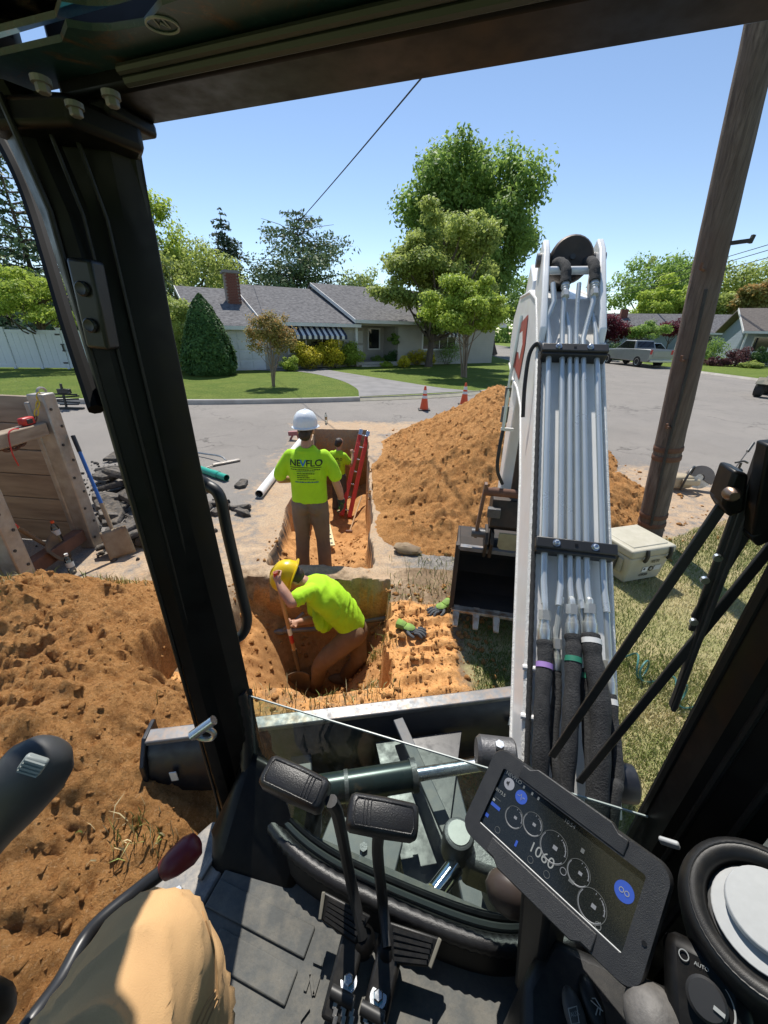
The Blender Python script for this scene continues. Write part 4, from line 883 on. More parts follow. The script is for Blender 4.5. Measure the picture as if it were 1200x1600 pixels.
# cone evergreen and shrubs by the house
def conebush(px, top, bot, wpx, Y, seed, label):
    b_ = pos(px, bot, Y); t = pos(px, top, Y); h = t[2] - LZ; R = wpx / 600 * Y / 1.1 / 2; th = thing('arborvitae', label, 'shrub', (b_[0], Y, LZ)); rg = np.random.default_rng(seed)
    k = MB(); k.tube([A(b_[0], Y, LZ - .1), A(b_[0], Y, h * 0.8)], [0.1, 0.03], 7); k.build('trunk', M_bark, th)
    n = 15000; f = rg.random(n) ** 0.75; f = 1 - f; f = np.clip(f, 0, 1); f = rg.beta(1.0, 1.7, n); a = rg.random(n) * 6.283
    prof = np.interp(f, [0, 0.08, 0.3, 0.6, 0.85, 1], [0.86, 1, 0.97, 0.72, 0.38, 0.05]); bumpy = 1 + 0.11 * fbm(a * 3, f * 9, 3, seed) + 0.03 * rg.normal(size=n); r = R * prof * bumpy * (1 - 0.12 * rg.random(n))
    p = np.stack([b_[0] + r * np.cos(a), Y + r * np.sin(a), LZ + 0.05 + f * h], 1); nor = np.stack([np.cos(a), np.sin(a), 0.7 + 0 * a], 1) + rg.normal(size=(n, 3)) * 0.35; nor /= np.linalg.norm(nor, axis=1, keepdims=True)
    var = np.clip(0.35 + 1.1 * (bumpy - 1) * 2 + 0.18 * rg.normal(size=n), 0, 1); v, f_, vv = leaf_cards(p, nor, 0.13, var, rg); me = npmesh('foliage', v, f_); addattr(me, 'var', vv); finish('foliage', me, M_l_cone, th)
conebush(330, 461, 578, 80, 19.8, 271, 'large dense cone-shaped evergreen in front of the garage')
c = pos(268, 515, 21); shrub('evergreen_shrub', 'loose two-tone shrub between the cab pillar and the cone evergreen', (c[0], 21, c[2]), (1.35, 1.1, 2.2), 9000, 0.13, M_l_olive, 273)
for i, (px, py, Y, r, lab) in enumerate(((481, 548, 23.6, 1.02, 'leftmost golden rounded shrub below the striped awning'), (520, 545, 24.8, 0.88, 'middle golden rounded shrub below the striped awning'), (546, 542, 25.8, 0.80, 'rightmost golden rounded shrub next to the porch post'))):
    c = pos(px, py, Y); shrub('golden_shrub', lab, (c[0], Y, 0.85), (r, r * .9, 0.78), 6500, 0.085, M_l_gold if i < 2 else M_l_bright, 281 + i, group='golden shrubs below the awning')
for i, (px, py, Y, r, h, m, lab) in enumerate(((611, 551, 28.0, 0.46, 0.5, M_l_cone, 'dark green round shrub below the right awning'), (637, 548, 29.3, 0.5, 0.55, M_l_cone, 'second dark round shrub near the right awning'), (631, 558, 26.3, 0.55, 0.35, M_l_gold, 'low yellow-green shrub beside the dark tree trunk'), (652, 551, 28.3, 0.65, 0.6, M_l_gold, 'tall yellow shrub behind the dark tree trunk'), (672, 556, 28.0, 0.5, 0.45, M_l_gold, 'yellow shrub right of the dark tree trunk'), (700, 545, 29.5, 1.3, 1.0, M_l_green, 'large green shrub against the right end of the house'), (592, 556, 28.0, 0.6, 0.35, M_l_green, 'leafy green plant beside the porch steps'), (605, 562, 26.2, 0.5, 0.2, M_l_bright, 'low bright ground plant along the front path'), (452, 560, 22.5, 0.55, 0.4, M_l_bright, 'pale leafy plant behind the small ornamental tree'))):
    c = pos(px, py, Y); shrub('round_shrub', lab, (c[0], Y, LZ + h * 0.9), (r, r, h), 2200, 0.075, m, 291 + i, nclump=14)
fc = HA(2.9, 0.2, 1.75); crown_mesh('fronds', clump_set(fc, (0.38, 0.38, 0.34), 12, 0.16, 301), 1500, 0.09, M_l_green, fern, 302)
k = MB(); k.tube([fc, fc + A(0, 0, 0.85)], 0.012, 5); k.lathe([(0.1, -0.1), (0.17, 0.05)], fc, n=10); k.build('basket', M_black, fern)
for i, (px, py, Y, r, h, m, lab) in enumerate(((1112, 535, 36, 1.3, 1.1, M_l_green, 'green bush right of the utility pole by the porch'), (1166, 546, 34, 1.6, 0.7, M_l_mauve, 'spreading mauve bush in front of the porch house'), (1128, 550, 34.2, 1.3, 0.4, M_l_mauve, 'low mauve flowers left of the mauve bush'), (1195, 545, 33.5, 0.9, 0.8, M_l_cone, 'dark bush at the right picture edge before the porch house'), (1180, 556, 32.5, 1.0, 0.35, M_l_olive, 'low pale rockery plants under the mauve bush'), (965, 548, 40, 1.3, 0.8, M_l_cone, 'clipped dark bush between the black car and the pickup'))):
    c = pos(px, py, Y); shrub('garden_bush', lab, (c[0], Y, LZ + h * 0.9), (r, r * .8, h), 2600, 0.12, m, 311 + i, nclump=16)

# far wood closing the view behind the houses
cl = []; rgf = np.random.default_rng(77)
for i in range(230): x = rgf.uniform(-95, 125); y = rgf.uniform(104, 111); z = rgf.uniform(0.5, 7.5) * (0.75 + 0.25 * math.sin(x * 0.13) + 0.2 * math.sin(x * 0.41)); r = rgf.uniform(1.6, 3.0); cl.append((x, y, z, r, r, r * 0.85))
tag(crown_mesh('distant_wood', cl, 26000, 0.85, M_l_green, None, 78, 0.5, 0.5), 'continuous band of distant trees closing the view', 'woodland', kind='stuff')
# ================================================================== street and site things
M_poleW = None
def mat_pole():
    m, nt, b = newmat('weathered_pole_wood'); v = objvec(nt, (9, 9, 0.55)); v2 = objvec(nt)
    c = mixc(nt, ramp(nt, noise(nt, 3.2, 8, 0.75, v, 0.4), 0.32, 0.68), (0.05, 0.037, 0.03), (0.23, 0.185, 0.155))
    c = mixc(nt, ramp(nt, noise(nt, 1.1, 4, 0.6, v2), 0.42, 0.7), c, (0.11, 0.075, 0.06)); nt.links.new(c, b.inputs['Base Color'])
    b.inputs['Roughness'].default_value = 0.92; bump(nt, b, noise(nt, 5.5, 8, 0.8, v, 0.3), 0.9, 0.02); return m
M_poleW = mat_pole()
M_rust = pbr('rusty_steel', (0.16, 0.075, 0.045), 0.85, c2=(0.09, 0.045, 0.03), nscale=9, bscale=40)
M_steel = pbr('worn_steel', (0.42, 0.41, 0.39), 0.38, 1.0, c2=(0.25, 0.24, 0.22), nscale=12, rvar=0.12)
M_zinc = pbr('zinc_plate', (0.62, 0.64, 0.66), 0.28, 1.0, c2=(0.50, 0.53, 0.56), nscale=10, rvar=0.1)
M_rubber = pbr('black_rubber', (0.022, 0.022, 0.022), 0.75, c2=(0.04, 0.038, 0.036), nscale=14, bscale=60)
M_wood = pbr('ash_wood', (0.48, 0.29, 0.13), 0.6, c2=(0.38, 0.21, 0.09), nscale=5, stretch=(3, 3, 1))
M_red = pbr('red_paint', (0.52, 0.03, 0.025), 0.4, c2=(0.40, 0.025, 0.02), nscale=8)
M_white = pbr('white_plastic', (0.78, 0.78, 0.75), 0.4, c2=(0.68, 0.68, 0.64), nscale=5)
# utility pole
pb0 = A(3.24, 4.15, 0); pt0 = A(2.83, 4.15, 3.55); pd = (pt0 - pb0) / 3.55
pole = thing('utility_pole', 'leaning weathered wooden utility pole on the verge behind the cooler', 'utility pole', pb0)
k = MB(); rgp = np.random.default_rng(3); rings = []
for i in range(60):
    z = -0.3 + i * 0.16; c = pb0 + pd * z; R = 0.136 - 0.0045 * z; ring = []
    for j in range(28):
        a = 2 * math.pi * j / 28; rr = R * (1 + 0.02 * math.sin(3 * a + 1) + 0.018 * rgp.normal() * 0.5 + 0.02 * float(fbm(np.array([a * 3.0]), np.array([z * 0.3]), 3, 9)[0])); ring.append(c + A(math.cos(a) * rr, math.sin(a) * rr, 0))
    rings.append(ring)
k.loft(rings).build('shaft', M_poleW, pole, smooth=True, ang=60)
for z in (0.30, 0.19, 1.10, 1.0):
    k = MB(); k.lathe([(0.140 - .0045 * z, -0.028), (0.144 - .0045 * z, -0.02), (0.144 - .0045 * z, 0.02), (0.140 - .0045 * z, 0.028)], pb0 + pd * z, pd, 28, False); k.build('band', M_rust, pole, smooth=True)
for z, s in ((1.35, 1), (2.0, 1), (2.75, 1)):
    c = pb0 + pd * z; k = MB(); d = A(-0.75 * s, -0.65, 0); k.tube([c + d * 0.10, c + d * 0.25], 0.011, 6); k.tube([c + d * 0.25, c + d * 0.255 + A(0, 0, 0.045)], 0.011, 6); k.build('step_bolt', M_rust, pole)
k = MB(); k.tube(smoothpath([pb0 + pd * z + A(-0.08 - 0.02 * math.sin(z * 2), -0.115, 0) for z in (0.2, 1.0, 1.6, 2.1, 2.6)], 4), 0.014, 6); k.build('ground_wire_guard', M_rubber, pole, smooth=True)
k = MB(); c = pb0 + pd * 2.95; k.bar(c + A(0.05, -0.08, 0), c + A(0.22, -0.12, 0.02), 0.03, 0.03); k.bar(c + A(0.22, -0.12, 0.0), c + A(0.23, -0.12, 0.06), 0.025, 0.025); k.build('bracket', M_rubber, pole)
top = pb0 + pd * 9.0
def wire(label, pts, r, n=24, sag=0.0):
    a, b_ = np.asarray(pts[0]), np.asarray(pts[1]); q = [a + (b_ - a) * t - A(0, 0, sag * 4 * t * (1 - t)) for t in np.linspace(0, 1, n)]
    k = MB(); k.tube(q, r, 5); return tag(k.build('overhead_wire', M_rubber, None, smooth=True), label, 'wire')
w0 = P(597, 133, Y=9.0); w1 = P(385, 410, Y=32.0); dw = w0 - w1
wire('twisted service wire running from the ranch roof up to the cab roof edge', (w1 - A(0.6, -2, 0.4), w0 + dw * 0.5), 0.012, 30, 0.35)
for i, (ya, yb, lab) in enumerate(((452, 402, 'topmost thin power line left of the utility pole'), (459, 410, 'middle thin power line left of the utility pole'), (466, 420, 'lowest thin power line left of the utility pole'))):
    a = P(940, ya, Y=80); b_ = P(1112, yb, Y=45); wire(lab, (a, b_ + (b_ - a) * 0.6), 0.03, 20, 0.4)
# traffic cones
M_orange = pbr('cone_orange', (0.75, 0.09, 0.02), 0.5, c2=(0.62, 0.08, 0.02), nscale=6); M_refl = pbr('reflective_band', (0.68, 0.68, 0.68), 0.3)
def cone(p, label):
    t = thing('traffic_cone', label, 'traffic cone', p, 'traffic cones by the driveway'); p = np.asarray(p)
    k = MB(); k.box(p + A(0, 0, 0.018), (0.36, 0.36, 0.036)); k.build('base', M_black, t, bevel=0.01)
    prof = lambda z: 0.135 - 0.105 * (z - 0.03) / 0.68
    k = MB(); k.lathe([(prof(z), z) for z in (0.03, 0.2, 0.4, 0.6, 0.70)] + [(0.02, 0.715)], p, n=20); k.build('body', M_orange, t, smooth=True)
    for z0, z1 in ((0.50, 0.60), (0.36, 0.44)): k = MB(); k.lathe([(prof(z0) + .003, z0), (prof(z1) + .003, z1)], p, n=20, cap=False); k.build('band', M_refl, t, smooth=True)
cone((1.18, 12.2, 0), 'orange traffic cone standing clear on the road by the driveway'); cone((2.62, 13.3, 0), 'orange traffic cone mostly hidden behind the dirt heap')
# ------------------------------------------------------------------ trench shield
M_plank = pbr('weathered_shield_plank', (0.36, 0.285, 0.205), 0.85, c2=(0.20, 0.145, 0.10), nscale=2.2, stretch=(0.6, 1, 5), bscale=18, bstr=0.4)
M_alu = pbr('dull_aluminium', (0.40, 0.37, 0.33), 0.5, 0.6, c2=(0.28, 0.24, 0.20), nscale=7, rvar=0.15)
tb = thing('trench_shield', 'weathered trench shield of wide planks standing on the road at left', 'trench shield', (-3.6, 3.2, 0))
for (yy, dx, hts, lo) in ((3.66, 0.10, 6, -3.24), (2.80, 0.10, 6, -3.22)):
    for i in range(hts):
        k = MB(); x1 = lo - 0.04; x0 = -6.0; z0 = 0.03 + i * 0.262; ya = yy; yb = yy + 0.30
        k.prism([A(x1, ya - 0.028, z0), A(x1, ya + 0.028, z0), A(x0, yb + 0.028, z0), A(x0, yb - 0.028, z0)], A(0, 0, 0.255 - 0.004 * (i % 2))); k.build('plank', M_plank, tb, bevel=0.006)
    k = MB(); k.box(A(lo + 0.03, yy, 0.81), (0.15, 0.15, 1.62)); k.box(A(lo - 0.06, yy - 0.06, 0.8), (0.05, 0.05, 1.5)); p = k.build('end_post', M_alu, tb, bevel=0.012)
    for i in range(9): k = MB(); k.lathe([(0.014, 0), (0.014, 0.006)], A(lo + 0.105, yy + (0.03 if i % 2 else -0.03), 0.12 + i * 0.17), (1, 0, 0), 8); k.build('bolt', M_black, p)
k = MB(); k.bar(A(-3.22, 3.56, 1.315), A(-3.22, 2.9, 1.315), 0.12, 0.12); k.build('upper_spreader', M_plank, tb, bevel=0.01)
k = MB(); k.bar(A(-3.24, 3.58, 0.17), A(-3.24, 2.88, 0.17), 0.11, 0.13); k.build('lower_spreader', M_rust, tb, bevel=0.008)
k = MB(); k.tube([A(-3.19, 3.66, 1.62) + A(0.0, 0.05 * math.cos(a), 0.04 * math.sin(a) + .01) for a in np.linspace(0, math.pi, 9)], 0.011, 6); k.build('lifting_eye', M_alu, tb, smooth=True)
ca, cb = A(-3.18, 3.62, 1.64), A(-3.30, 2.85, 1.62)
chn = thing('chain', 'rusty chain with yellow hook hanging over the trench shield', 'chain', ca)
nl = 22
for i in range(nl):
    t = (i + 0.5) / nl; c = ca + (cb - ca) * t - A(0, 0, 0.42 * 4 * t * (1 - t)); t2 = min(t + 0.02, 1); c2 = ca + (cb - ca) * t2 - A(0, 0, 0.42 * 4 * t2 * (1 - t2)); s_, u_, a_ = frame(c2 - c); s_, u_ = (s_, u_) if i % 2 else (u_, s_)
    k = MB(); pts = [c + a_ * 0.036 * math.cos(q) + s_ * 0.017 * math.sin(q) for q in np.linspace(0, 2 * math.pi, 13)]; k.tube(pts, 0.006, 5, False); k.build('link' if i > 2 else 'hook', M_rust if i > 2 else pbr('yellow_paint', (0.6, 0.42, 0.04), 0.6), chn, smooth=True)
def tape_measure():
    p = A(-3.21, 3.42, 1.378); t = thing('tape_measure', 'small red tape measure on the upper spreader of the shield', 'tape measure', p); k = MB(); k.box(p + A(0, 0, 0.035), (0.06, 0.13, 0.07)); k.build('case', M_red, t, bevel=0.015)
    k = MB(); k.box(p + A(0.032, 0, 0.035), (0.006, 0.06, 0.04)); k.build('side_plate', M_black, t, bevel=0.004); k = MB(); k.bar(p + A(0, -0.06, 0.012), p + A(0, -0.13, 0.008), 0.02, 0.004); k.build('tongue', M_alu, t)
tape_measure()
k = MB(); k.tube(smoothpath([A(-3.15, 3.26, 1.385), A(-3.15, 3.2, 1.39), A(-3.14, 3.14, 1.36), A(-3.13, 3.1, 1.22), A(-3.13, 3.11, 1.1)], 5), 0.006, 5); tag(k.build('cord_loop', M_red, None, smooth=True), 'thin red cord looped over the upper spreader', 'cord')
# ------------------------------------------------------------------ shovels
def shovel(name, label, top, tip, handle_m, blade_m, square, face=(0, -1, 0.3), grip=None, hl=None, bw=0.23, bl=0.3, r=0.017, bands=()):
    top, tip = np.asarray(top, float), np.asarray(tip, float); a = nrm(tip - top); L_ = np.linalg.norm(tip - top); t = thing(name, label, 'shovel', tip); n = nrm(np.asarray(face, float) - a * (np.asarray(face, float) @ a)); s_ = np.cross(a, n)
    neck = tip - a * bl; k = MB(); k.tube([top, neck - a * 0.22], r, 10); h = k.build('handle', handle_m, t, smooth=True)
    if grip: k = MB(); k.tube([top - a * 0.005, top + a * 0.16], r + 0.003, 10); k.build('grip', grip, h, smooth=True)
    for d0, d1, bm_ in bands: k = MB(); k.tube([top + a * d0, top + a * d1], r + 0.0015, 10); k.build('label_band', bm_, h, smooth=True)
    k = MB(); k.tube([neck - a * 0.28, neck - a * 0.1, neck + a * 0.06], [r + 0.004, r + 0.003, r * 0.9], 10); k.build('socket', blade_m, t, smooth=True)
    k = MB(); nu, nv = 8, 8; V = []
    for j in range(nv + 1):
        v = j / nv
        w = bw * (1.0 if square else (1 - max(0, (v - 0.45) / 0.55) ** 2 * 0.92))
        for i in range(nu + 1):
            u = i / nu - 0.5; V.append(neck + a * (bl * v) + s_ * (u * w) + n * (0.16 * u * u * 0.9 + 0.02 * (1 - v)))
    F_ = [(j * (nu + 1) + i, j * (nu + 1) + i + 1, (j + 1) * (nu + 1) + i + 1, (j + 1) * (nu + 1) + i) for j in range(nv) for i in range(nu)]
    k.add(V, F_); o = k.build('blade', blade_m, t, smooth=True); sm = o.modifiers.new('solid', 'SOLIDIFY'); sm.thickness = 0.006; return t
M_blue = pbr('blue_fibreglass', (0.03, 0.13, 0.42), 0.45, c2=(0.025, 0.1, 0.34), nscale=6); M_bladeD = pbr('muddy_blade', (0.33, 0.26, 0.17), 0.7, 0.2, c2=(0.22, 0.15, 0.09), nscale=7)
M_bladeK = pbr('earth_caked_blade', (0.10, 0.075, 0.05), 0.85, c2=(0.2, 0.12, 0.06), nscale=9)
shovel('square_shovel', 'blue-handled square shovel leaning against the trench shield post', (-3.1, 3.74, 1.20), (-2.72, 3.42, 0.02), M_blue, M_bladeD, True, (0.5, -0.6, 0.75), M_black)
shovel('round_shovel', 'wooden-handled round shovel lying across the lower spreader of the shield', (-3.34, 2.66, 1.16), (-3.20, 3.30, 0.05), M_wood, M_bladeK, False, (0.6, -.2, 0.8), bands=((0.62, 0.70, M_red),))
# bottles
def bottle(p, label, capm, liquid=None, h=0.2, lean=0):
    t = thing('plastic_bottle', label, 'bottle', p); gm = pbr('bottle_plastic', (0.70, 0.74, 0.76), 0.15, spec=0.7)
    gm2 = glassmat('clear_bottle', (0.88, 0.93, 0.94)); k = MB(); k.lathe([(0.025, 0), (0.033, 0.008), (0.033, h * 0.2), (0.030, h * 0.27), (0.033, h * 0.34), (0.033, h * 0.62), (0.026, h * 0.78), (0.013, h * 0.88), (0.013, h * 0.93)], p, n=16); k.build('body', gm2, t, smooth=True)
    k = MB(); k.lathe([(0.0335, h * 0.36), (0.0335, h * 0.6)], p, n=16, cap=False); k.build('label_wrap', liquid or M_white, t, smooth=True); k = MB(); k.lathe([(0.016, h * 0.91), (0.016, h * 1.0)], p, n=12); k.build('cap', capm, t, smooth=True)
bottle(A(-3.03, 3.12, 0.0), 'clear water bottle standing on the road beside the shield', M_white, pbr('pale_label', (0.6, 0.66, 0.68), 0.5), 0.22)
bottle(A(-3.235, 3.32, 0.236), 'sports drink bottle with orange cap on the lower spreader', M_orange, pbr('grey_label', (0.5, 0.5, 0.5), 0.5), 0.23)
bottle(A(-1.55, 10.0, 0.0), 'bottle standing alone on the road beyond the trench end', M_black, pbr('amber_label', (0.35, 0.25, 0.12), 0.5), 0.28)
# ------------------------------------------------------------------ broken asphalt
M_chunk = pbr('broken_asphalt', (0.11, 0.10, 0.092), 0.95, c2=(0.025, 0.024, 0.022), nscale=9, lo=0.35, hi=0.65, bscale=30, bstr=0.8, bdist=0.02, dust=(0.30, 0.24, 0.17), dust_amt=0.5)
rgc = np.random.default_rng(17); spots = []
lab_bits = []
def chunk(p, L_, W_, T_, rz, tilt, ti, label):
    n = rgc.integers(5, 8); a0 = np.sort(rgc.random(n) * 0.5 + np.arange(n)) / n * 2 * math.pi; R = Matrix.Rotation(rz, 3, 'Z') @ Matrix.Rotation(tilt, 3, 'Y') @ Matrix.Rotation(ti, 3, 'X'); Rn = np.array(R)
    rr = 0.75 + 0.35 * rgc.random(n); k = MB(); lo = []; hi = []
    for a, r in zip(a0, rr): lo.append(A(math.cos(a) * L_ * r, math.sin(a) * W_ * r, -T_ / 2)); hi.append(A(math.cos(a) * L_ * r * 0.93, math.sin(a) * W_ * r * 0.93, T_ / 2 + 0.01 * rgc.normal()))
    md = [(l + h) / 2 * A(1.06, 1.06, 1) for l, h in zip(lo, hi)]
    k.loft([[np.asarray(p) + Rn @ q for q in ring] for ring in (lo, md, hi)]); o = k.build('asphalt_chunk', M_chunk, None, bevel=0.006); tag(o, label, 'asphalt chunk', 'broken asphalt slabs piled behind the trench shield')
chunk(A(-3.15, 4.75, 0.22), 0.42, 0.28, 0.09, 0.5, -0.25, 0.25, 'long sandy asphalt slab on top of the broken asphalt pile'); chunk(A(-3.75, 5.35, 0.20), 0.40, 0.25, 0.09, 0.3, 0.3, -0.2, 'grey asphalt slab tilted at the back of the broken asphalt pile')
chunk(A(-2.78, 3.98, 0.10), 0.26, 0.20, 0.10, 1.1, 0.1, 0.3, 'flat asphalt slab next to the blue shovel blade'); chunk(A(-2.62, 3.70, 0.07), 0.14, 0.10, 0.10, 0.4, 0.3, 0.1, 'small broken asphalt block right of the blue shovel blade')
for i in range(26):
    t = rgc.random(); x = -2.7 - 1.9 * t + rgc.normal() * 0.25; y = 3.95 + 2.1 * t + rgc.normal() * 0.35; chunk(A(x, y, 0.05 + 0.10 * rgc.random()), 0.10 + 0.26 * rgc.random(), 0.08 + 0.18 * rgc.random(), 0.045 + 0.035 * rgc.random(), rgc.random() * 6, rgc.normal() * 0.22, rgc.normal() * 0.22, 'broken asphalt slab in the jumbled pile behind the trench shield')
for i in range(5): chunk(A(-2.05 + rgc.normal() * 0.22, 4.7 + rgc.normal() * 0.7, 0.035), 0.10 + 0.12 * rgc.random(), 0.09, 0.05, rgc.random() * 6, rgc.normal() * 0.15, rgc.normal() * 0.15, 'asphalt scrap lying between the cab pillar and the trench')
cp = []; cs = []
for _ in range(600): t = rgc.random(); cp.append((-2.6 - 2.2 * t + rgc.normal() * 0.35, 3.9 + 2.3 * t + rgc.normal() * 0.45, 0.012)); cs.append(0.006 + 0.03 * rgc.random() ** 2)
tag(scatter_clods('asphalt_rubble', np.array(cp), cs, M_chunk, 8), 'small crumbs of asphalt around the broken slabs', 'rubble', kind='stuff')
# ------------------------------------------------------------------ pipes and tools on the road
def pipe(name, label, a, b_, r, m, cat='pipe'):
    a, b_ = np.asarray(a, float), np.asarray(b_, float); t = thing(name, label, cat, a); d = nrm(b_ - a); k = MB(); L_ = np.linalg.norm(b_ - a); k.lathe([(r * 0.86, 0.12), (r * 0.86, 0), (r, 0), (r, L_), (r * 0.86, L_), (r * 0.86, L_ - 0.1)], a, d, 20, False); k.build('barrel', m, t, smooth=True)
    k = MB(); k.lathe([(r * 0.86, 0), (r * 0.86, L_)], a, d, 16, False); k.build('bore', M_black, t); return t
pipe('pvc_pipe', 'white plastic pipe lying on the road left of the standing worker', (-1.79, 5.06, 0.062), (-1.80, 8.1, 0.062), 0.062, M_white)
gp = pipe('pvc_pipe', 'short green plastic pipe on the road beside the cab pillar', (-2.50, 5.70, 0.055), (-3.9, 6.65, 0.055), 0.055, pbr('green_pvc', (0.02, 0.36, 0.26), 0.4, c2=(0.02, 0.28, 0.2), nscale=4))
k = MB(); d = nrm(A(-1.4, .95, 0)); k.lathe([(0.062, 0.2), (0.062, 0.34)], A(-2.50, 5.70, 0.055), d, 20, False); k.build('collar', MATS['green_pvc'], gp, smooth=True)
lt = thing('asphalt_rake', 'flat-headed asphalt rake lying on the road behind the cab pillar', 'rake', (-2.7, 6.6, 0))
k = MB(); k.tube(smoothpath([A(-5.0, 7.6, 0.05), A(-3.53, 7.0, 0.06), A(-3.0, 6.72, 0.09), A(-2.86, 6.62, 0.04)], 5), 0.016, 8); k.build('handle', M_steel, lt, smooth=True)
k = MB(); k.bar(A(-3.02, 6.42, 0.025), A(-2.66, 6.74, 0.025), 0.09, 0.03); k.bar(A(-2.86, 6.62, 0.04), A(-3.1, 6.2, 0.02), 0.02, 0.02); k.build('head', M_alu, lt, bevel=0.006)
pk = thing('pipe_vise', 'small reddish tool on the road behind the standing worker', 'tool', (-1.95, 8.3, 0))
k = MB(); k.bar(A(-2.12, 8.3, 0.14), A(-1.85, 8.3, 0.16), 0.1, 0.09); k.bar(A(-2.1, 8.32, 0.0), A(-2.02, 8.3, 0.12), 0.04, 0.04); k.bar(A(-1.9, 8.3, 0.0), A(-1.93, 8.3, 0.12), 0.04, 0.04); k.build('body', pbr('faded_red', (0.33, 0.12, 0.12), 0.6), pk, bevel=0.01)
# folded black stand at the far kerb
st = thing('folded_stand', 'folded black metal stand on the road at the far kerb', 'equipment', (-9.1, 11.2, 0)); rgs = np.random.default_rng(4)
for i in range(7): a = rgs.random() * 6.28; z = 0.08 + 0.07 * i; k = MB(); k.tube([A(-9.1, 11.2, z) + A(math.cos(a), math.sin(a) * .5, 0.2) * 0.35, A(-9.1, 11.2, z) - A(math.cos(a), math.sin(a) * .5, -0.1) * 0.32], 0.022, 6); k.build('tube', M_black, st)
k = MB(); k.bar(A(-9.45, 11.15, 0.03), A(-8.7, 11.2, 0.03), 0.09, 0.06); k.bar(A(-9.2, 11.2, 0), A(-9.15, 11.2, 0.7), 0.05, 0.05); k.box(A(-9.1, 11.18, 0.5), (0.35, 0.1, 0.12)); k.build('base', M_black, st, bevel=0.01)
# ------------------------------------------------------------------ in the trench
ld = thing('extension_ladder', 'red fibreglass ladder leaning against the right trench wall', 'ladder', (-0.85, 7.5, -1.5))
ua = nrm(A(-0.44, 8.95, 0.10) - A(-0.80, 7.55, -1.5)); b0 = A(-0.84, 7.50, -1.46); Ll = 1.98; sd = nrm(np.cross(ua, A(0.97, 0.1, 0.3))); sd = nrm(A(0.93, 0.30, 0) - ua * (A(0.93, 0.30, 0) @ ua)); nn = np.cross(sd, ua)
M_lad = pbr('red_fibreglass', (0.55, 0.035, 0.02), 0.42, c2=(0.42, 0.03, 0.02), nscale=6); M_yel = pbr('yellow_label', (0.68, 0.5, 0.06), 0.5)
for s_ in (-0.085, 0.085):
    for q in (0, 0.055):
        k = MB(); k.bar(b0 + sd * s_ + nn * q, b0 + sd * s_ + nn * q + ua * (Ll if q == 0 else Ll - 0.25), 0.09, 0.032, nn); r_ = k.build('rail', M_lad, ld, bevel=0.004)
        if q == 0:
            for j, mm in enumerate((M_white, M_yel, M_white)): k = MB(); c = b0 + sd * s_ + ua * (0.75 + 0.42 * j) - nn * 0.0165; k.bar(c, c + ua * 0.13, 0.05, 0.002, nn); k.build('sticker', mm, r_)
    k = MB(); c = b0 + sd * s_ + ua * Ll; k.bar(c - ua * 0.02, c + ua * 0.13, 0.085, 0.06, nn); k.build('end_cap', M_zinc, ld, bevel=0.008)
for i in range(7): c = b0 + ua * (0.15 + 0.305 * i); k = MB(); k.tube([c - sd * 0.085, c + sd * 0.085], 0.016, 8); k.build('rung', M_zinc, ld, smooth=True)
rk = thing('grade_rod', 'thin wooden grade rod standing in the trench below the ladder', 'rod', P(545, 830, z=-.95))
ra, rb_ = P(565, 775, Y=6.6), P(546, 832, z=-0.9); k = MB(); k.tube([ra + (ra - rb_) * 0.0, rb_], 0.013, 7); k.build('handle', M_wood, rk, smooth=True)
k = MB(); k.bar(rb_ - A(0.06, 0, -0.02), rb_ + A(0.05, 0, 0.02), 0.05, 0.04); k.build('foot', M_rust, rk, bevel=.006)
ms = thing('measuring_stick', 'yellowed measuring stick lying on the trench floor', 'measuring stick', P(515, 850, z=-.6)); m0, m1 = P(512, 820, z=-0.62), P(519, 853, z=-0.50)
k = MB(); k.bar(m0, m1, 0.085, 0.02); sb = k.build('stick', pbr('yellowed_paint', (0.62, 0.52, 0.28), 0.6), ms, bevel=0.003)
for i in range(5): c = m0 + (m1 - m0) * (0.12 + 0.19 * i) + A(0, 0, 0.0115); k = MB(); k.bar(c, c + nrm(m1 - m0) * 0.05, 0.03, 0.002); k.build('mark', M_black, sb)
st_ = thing('field_stone', 'flat grey stone lying at the foot of the dirt heap', 'stone', P(636, 858, z=0)); c = P(636, 858, z=0.05); k = MB(); k.ell(c, (0.16, 0.09, 0.06), np.array([nrm(A(1, -.35, 0)), nrm(A(.35, 1, 0)), A(0, 0, 1)]), 12, 8, 0.14, 5); k.build('stone', pbr('field_stone', (0.30, 0.22, 0.13), 0.9, c2=(0.2, 0.14, 0.09), nscale=12, bscale=40), st_, smooth=True)
# pipes crossing the pit
wl = thing('water_line', 'grey service pipe crossing the pit behind the digging worker', 'pipe', (-0.7, 2.75, -.5)); k = MB(); k.tube([A(-1.40, 2.86, -0.50), A(-0.62, 2.88, -0.42), A(0.10, 3.0, -0.36)], 0.022, 10); k.build('main', pbr('grey_pipe', (0.20, 0.19, 0.175), 0.5, 0.3, c2=(0.13, 0.12, 0.11), nscale=9), wl, smooth=True)
k = MB(); k.tube([A(-0.98, 2.87, -0.46), A(-0.84, 2.92, -0.36), A(-0.76, 2.96, -0.30)], 0.018, 8); k.lathe([(0.03, -0.03), (0.03, 0.03)], A(-0.98, 2.87, -0.46), (1, 0.05, 0), 8); k.build('branch', MATS['grey_pipe'], wl, smooth=True)
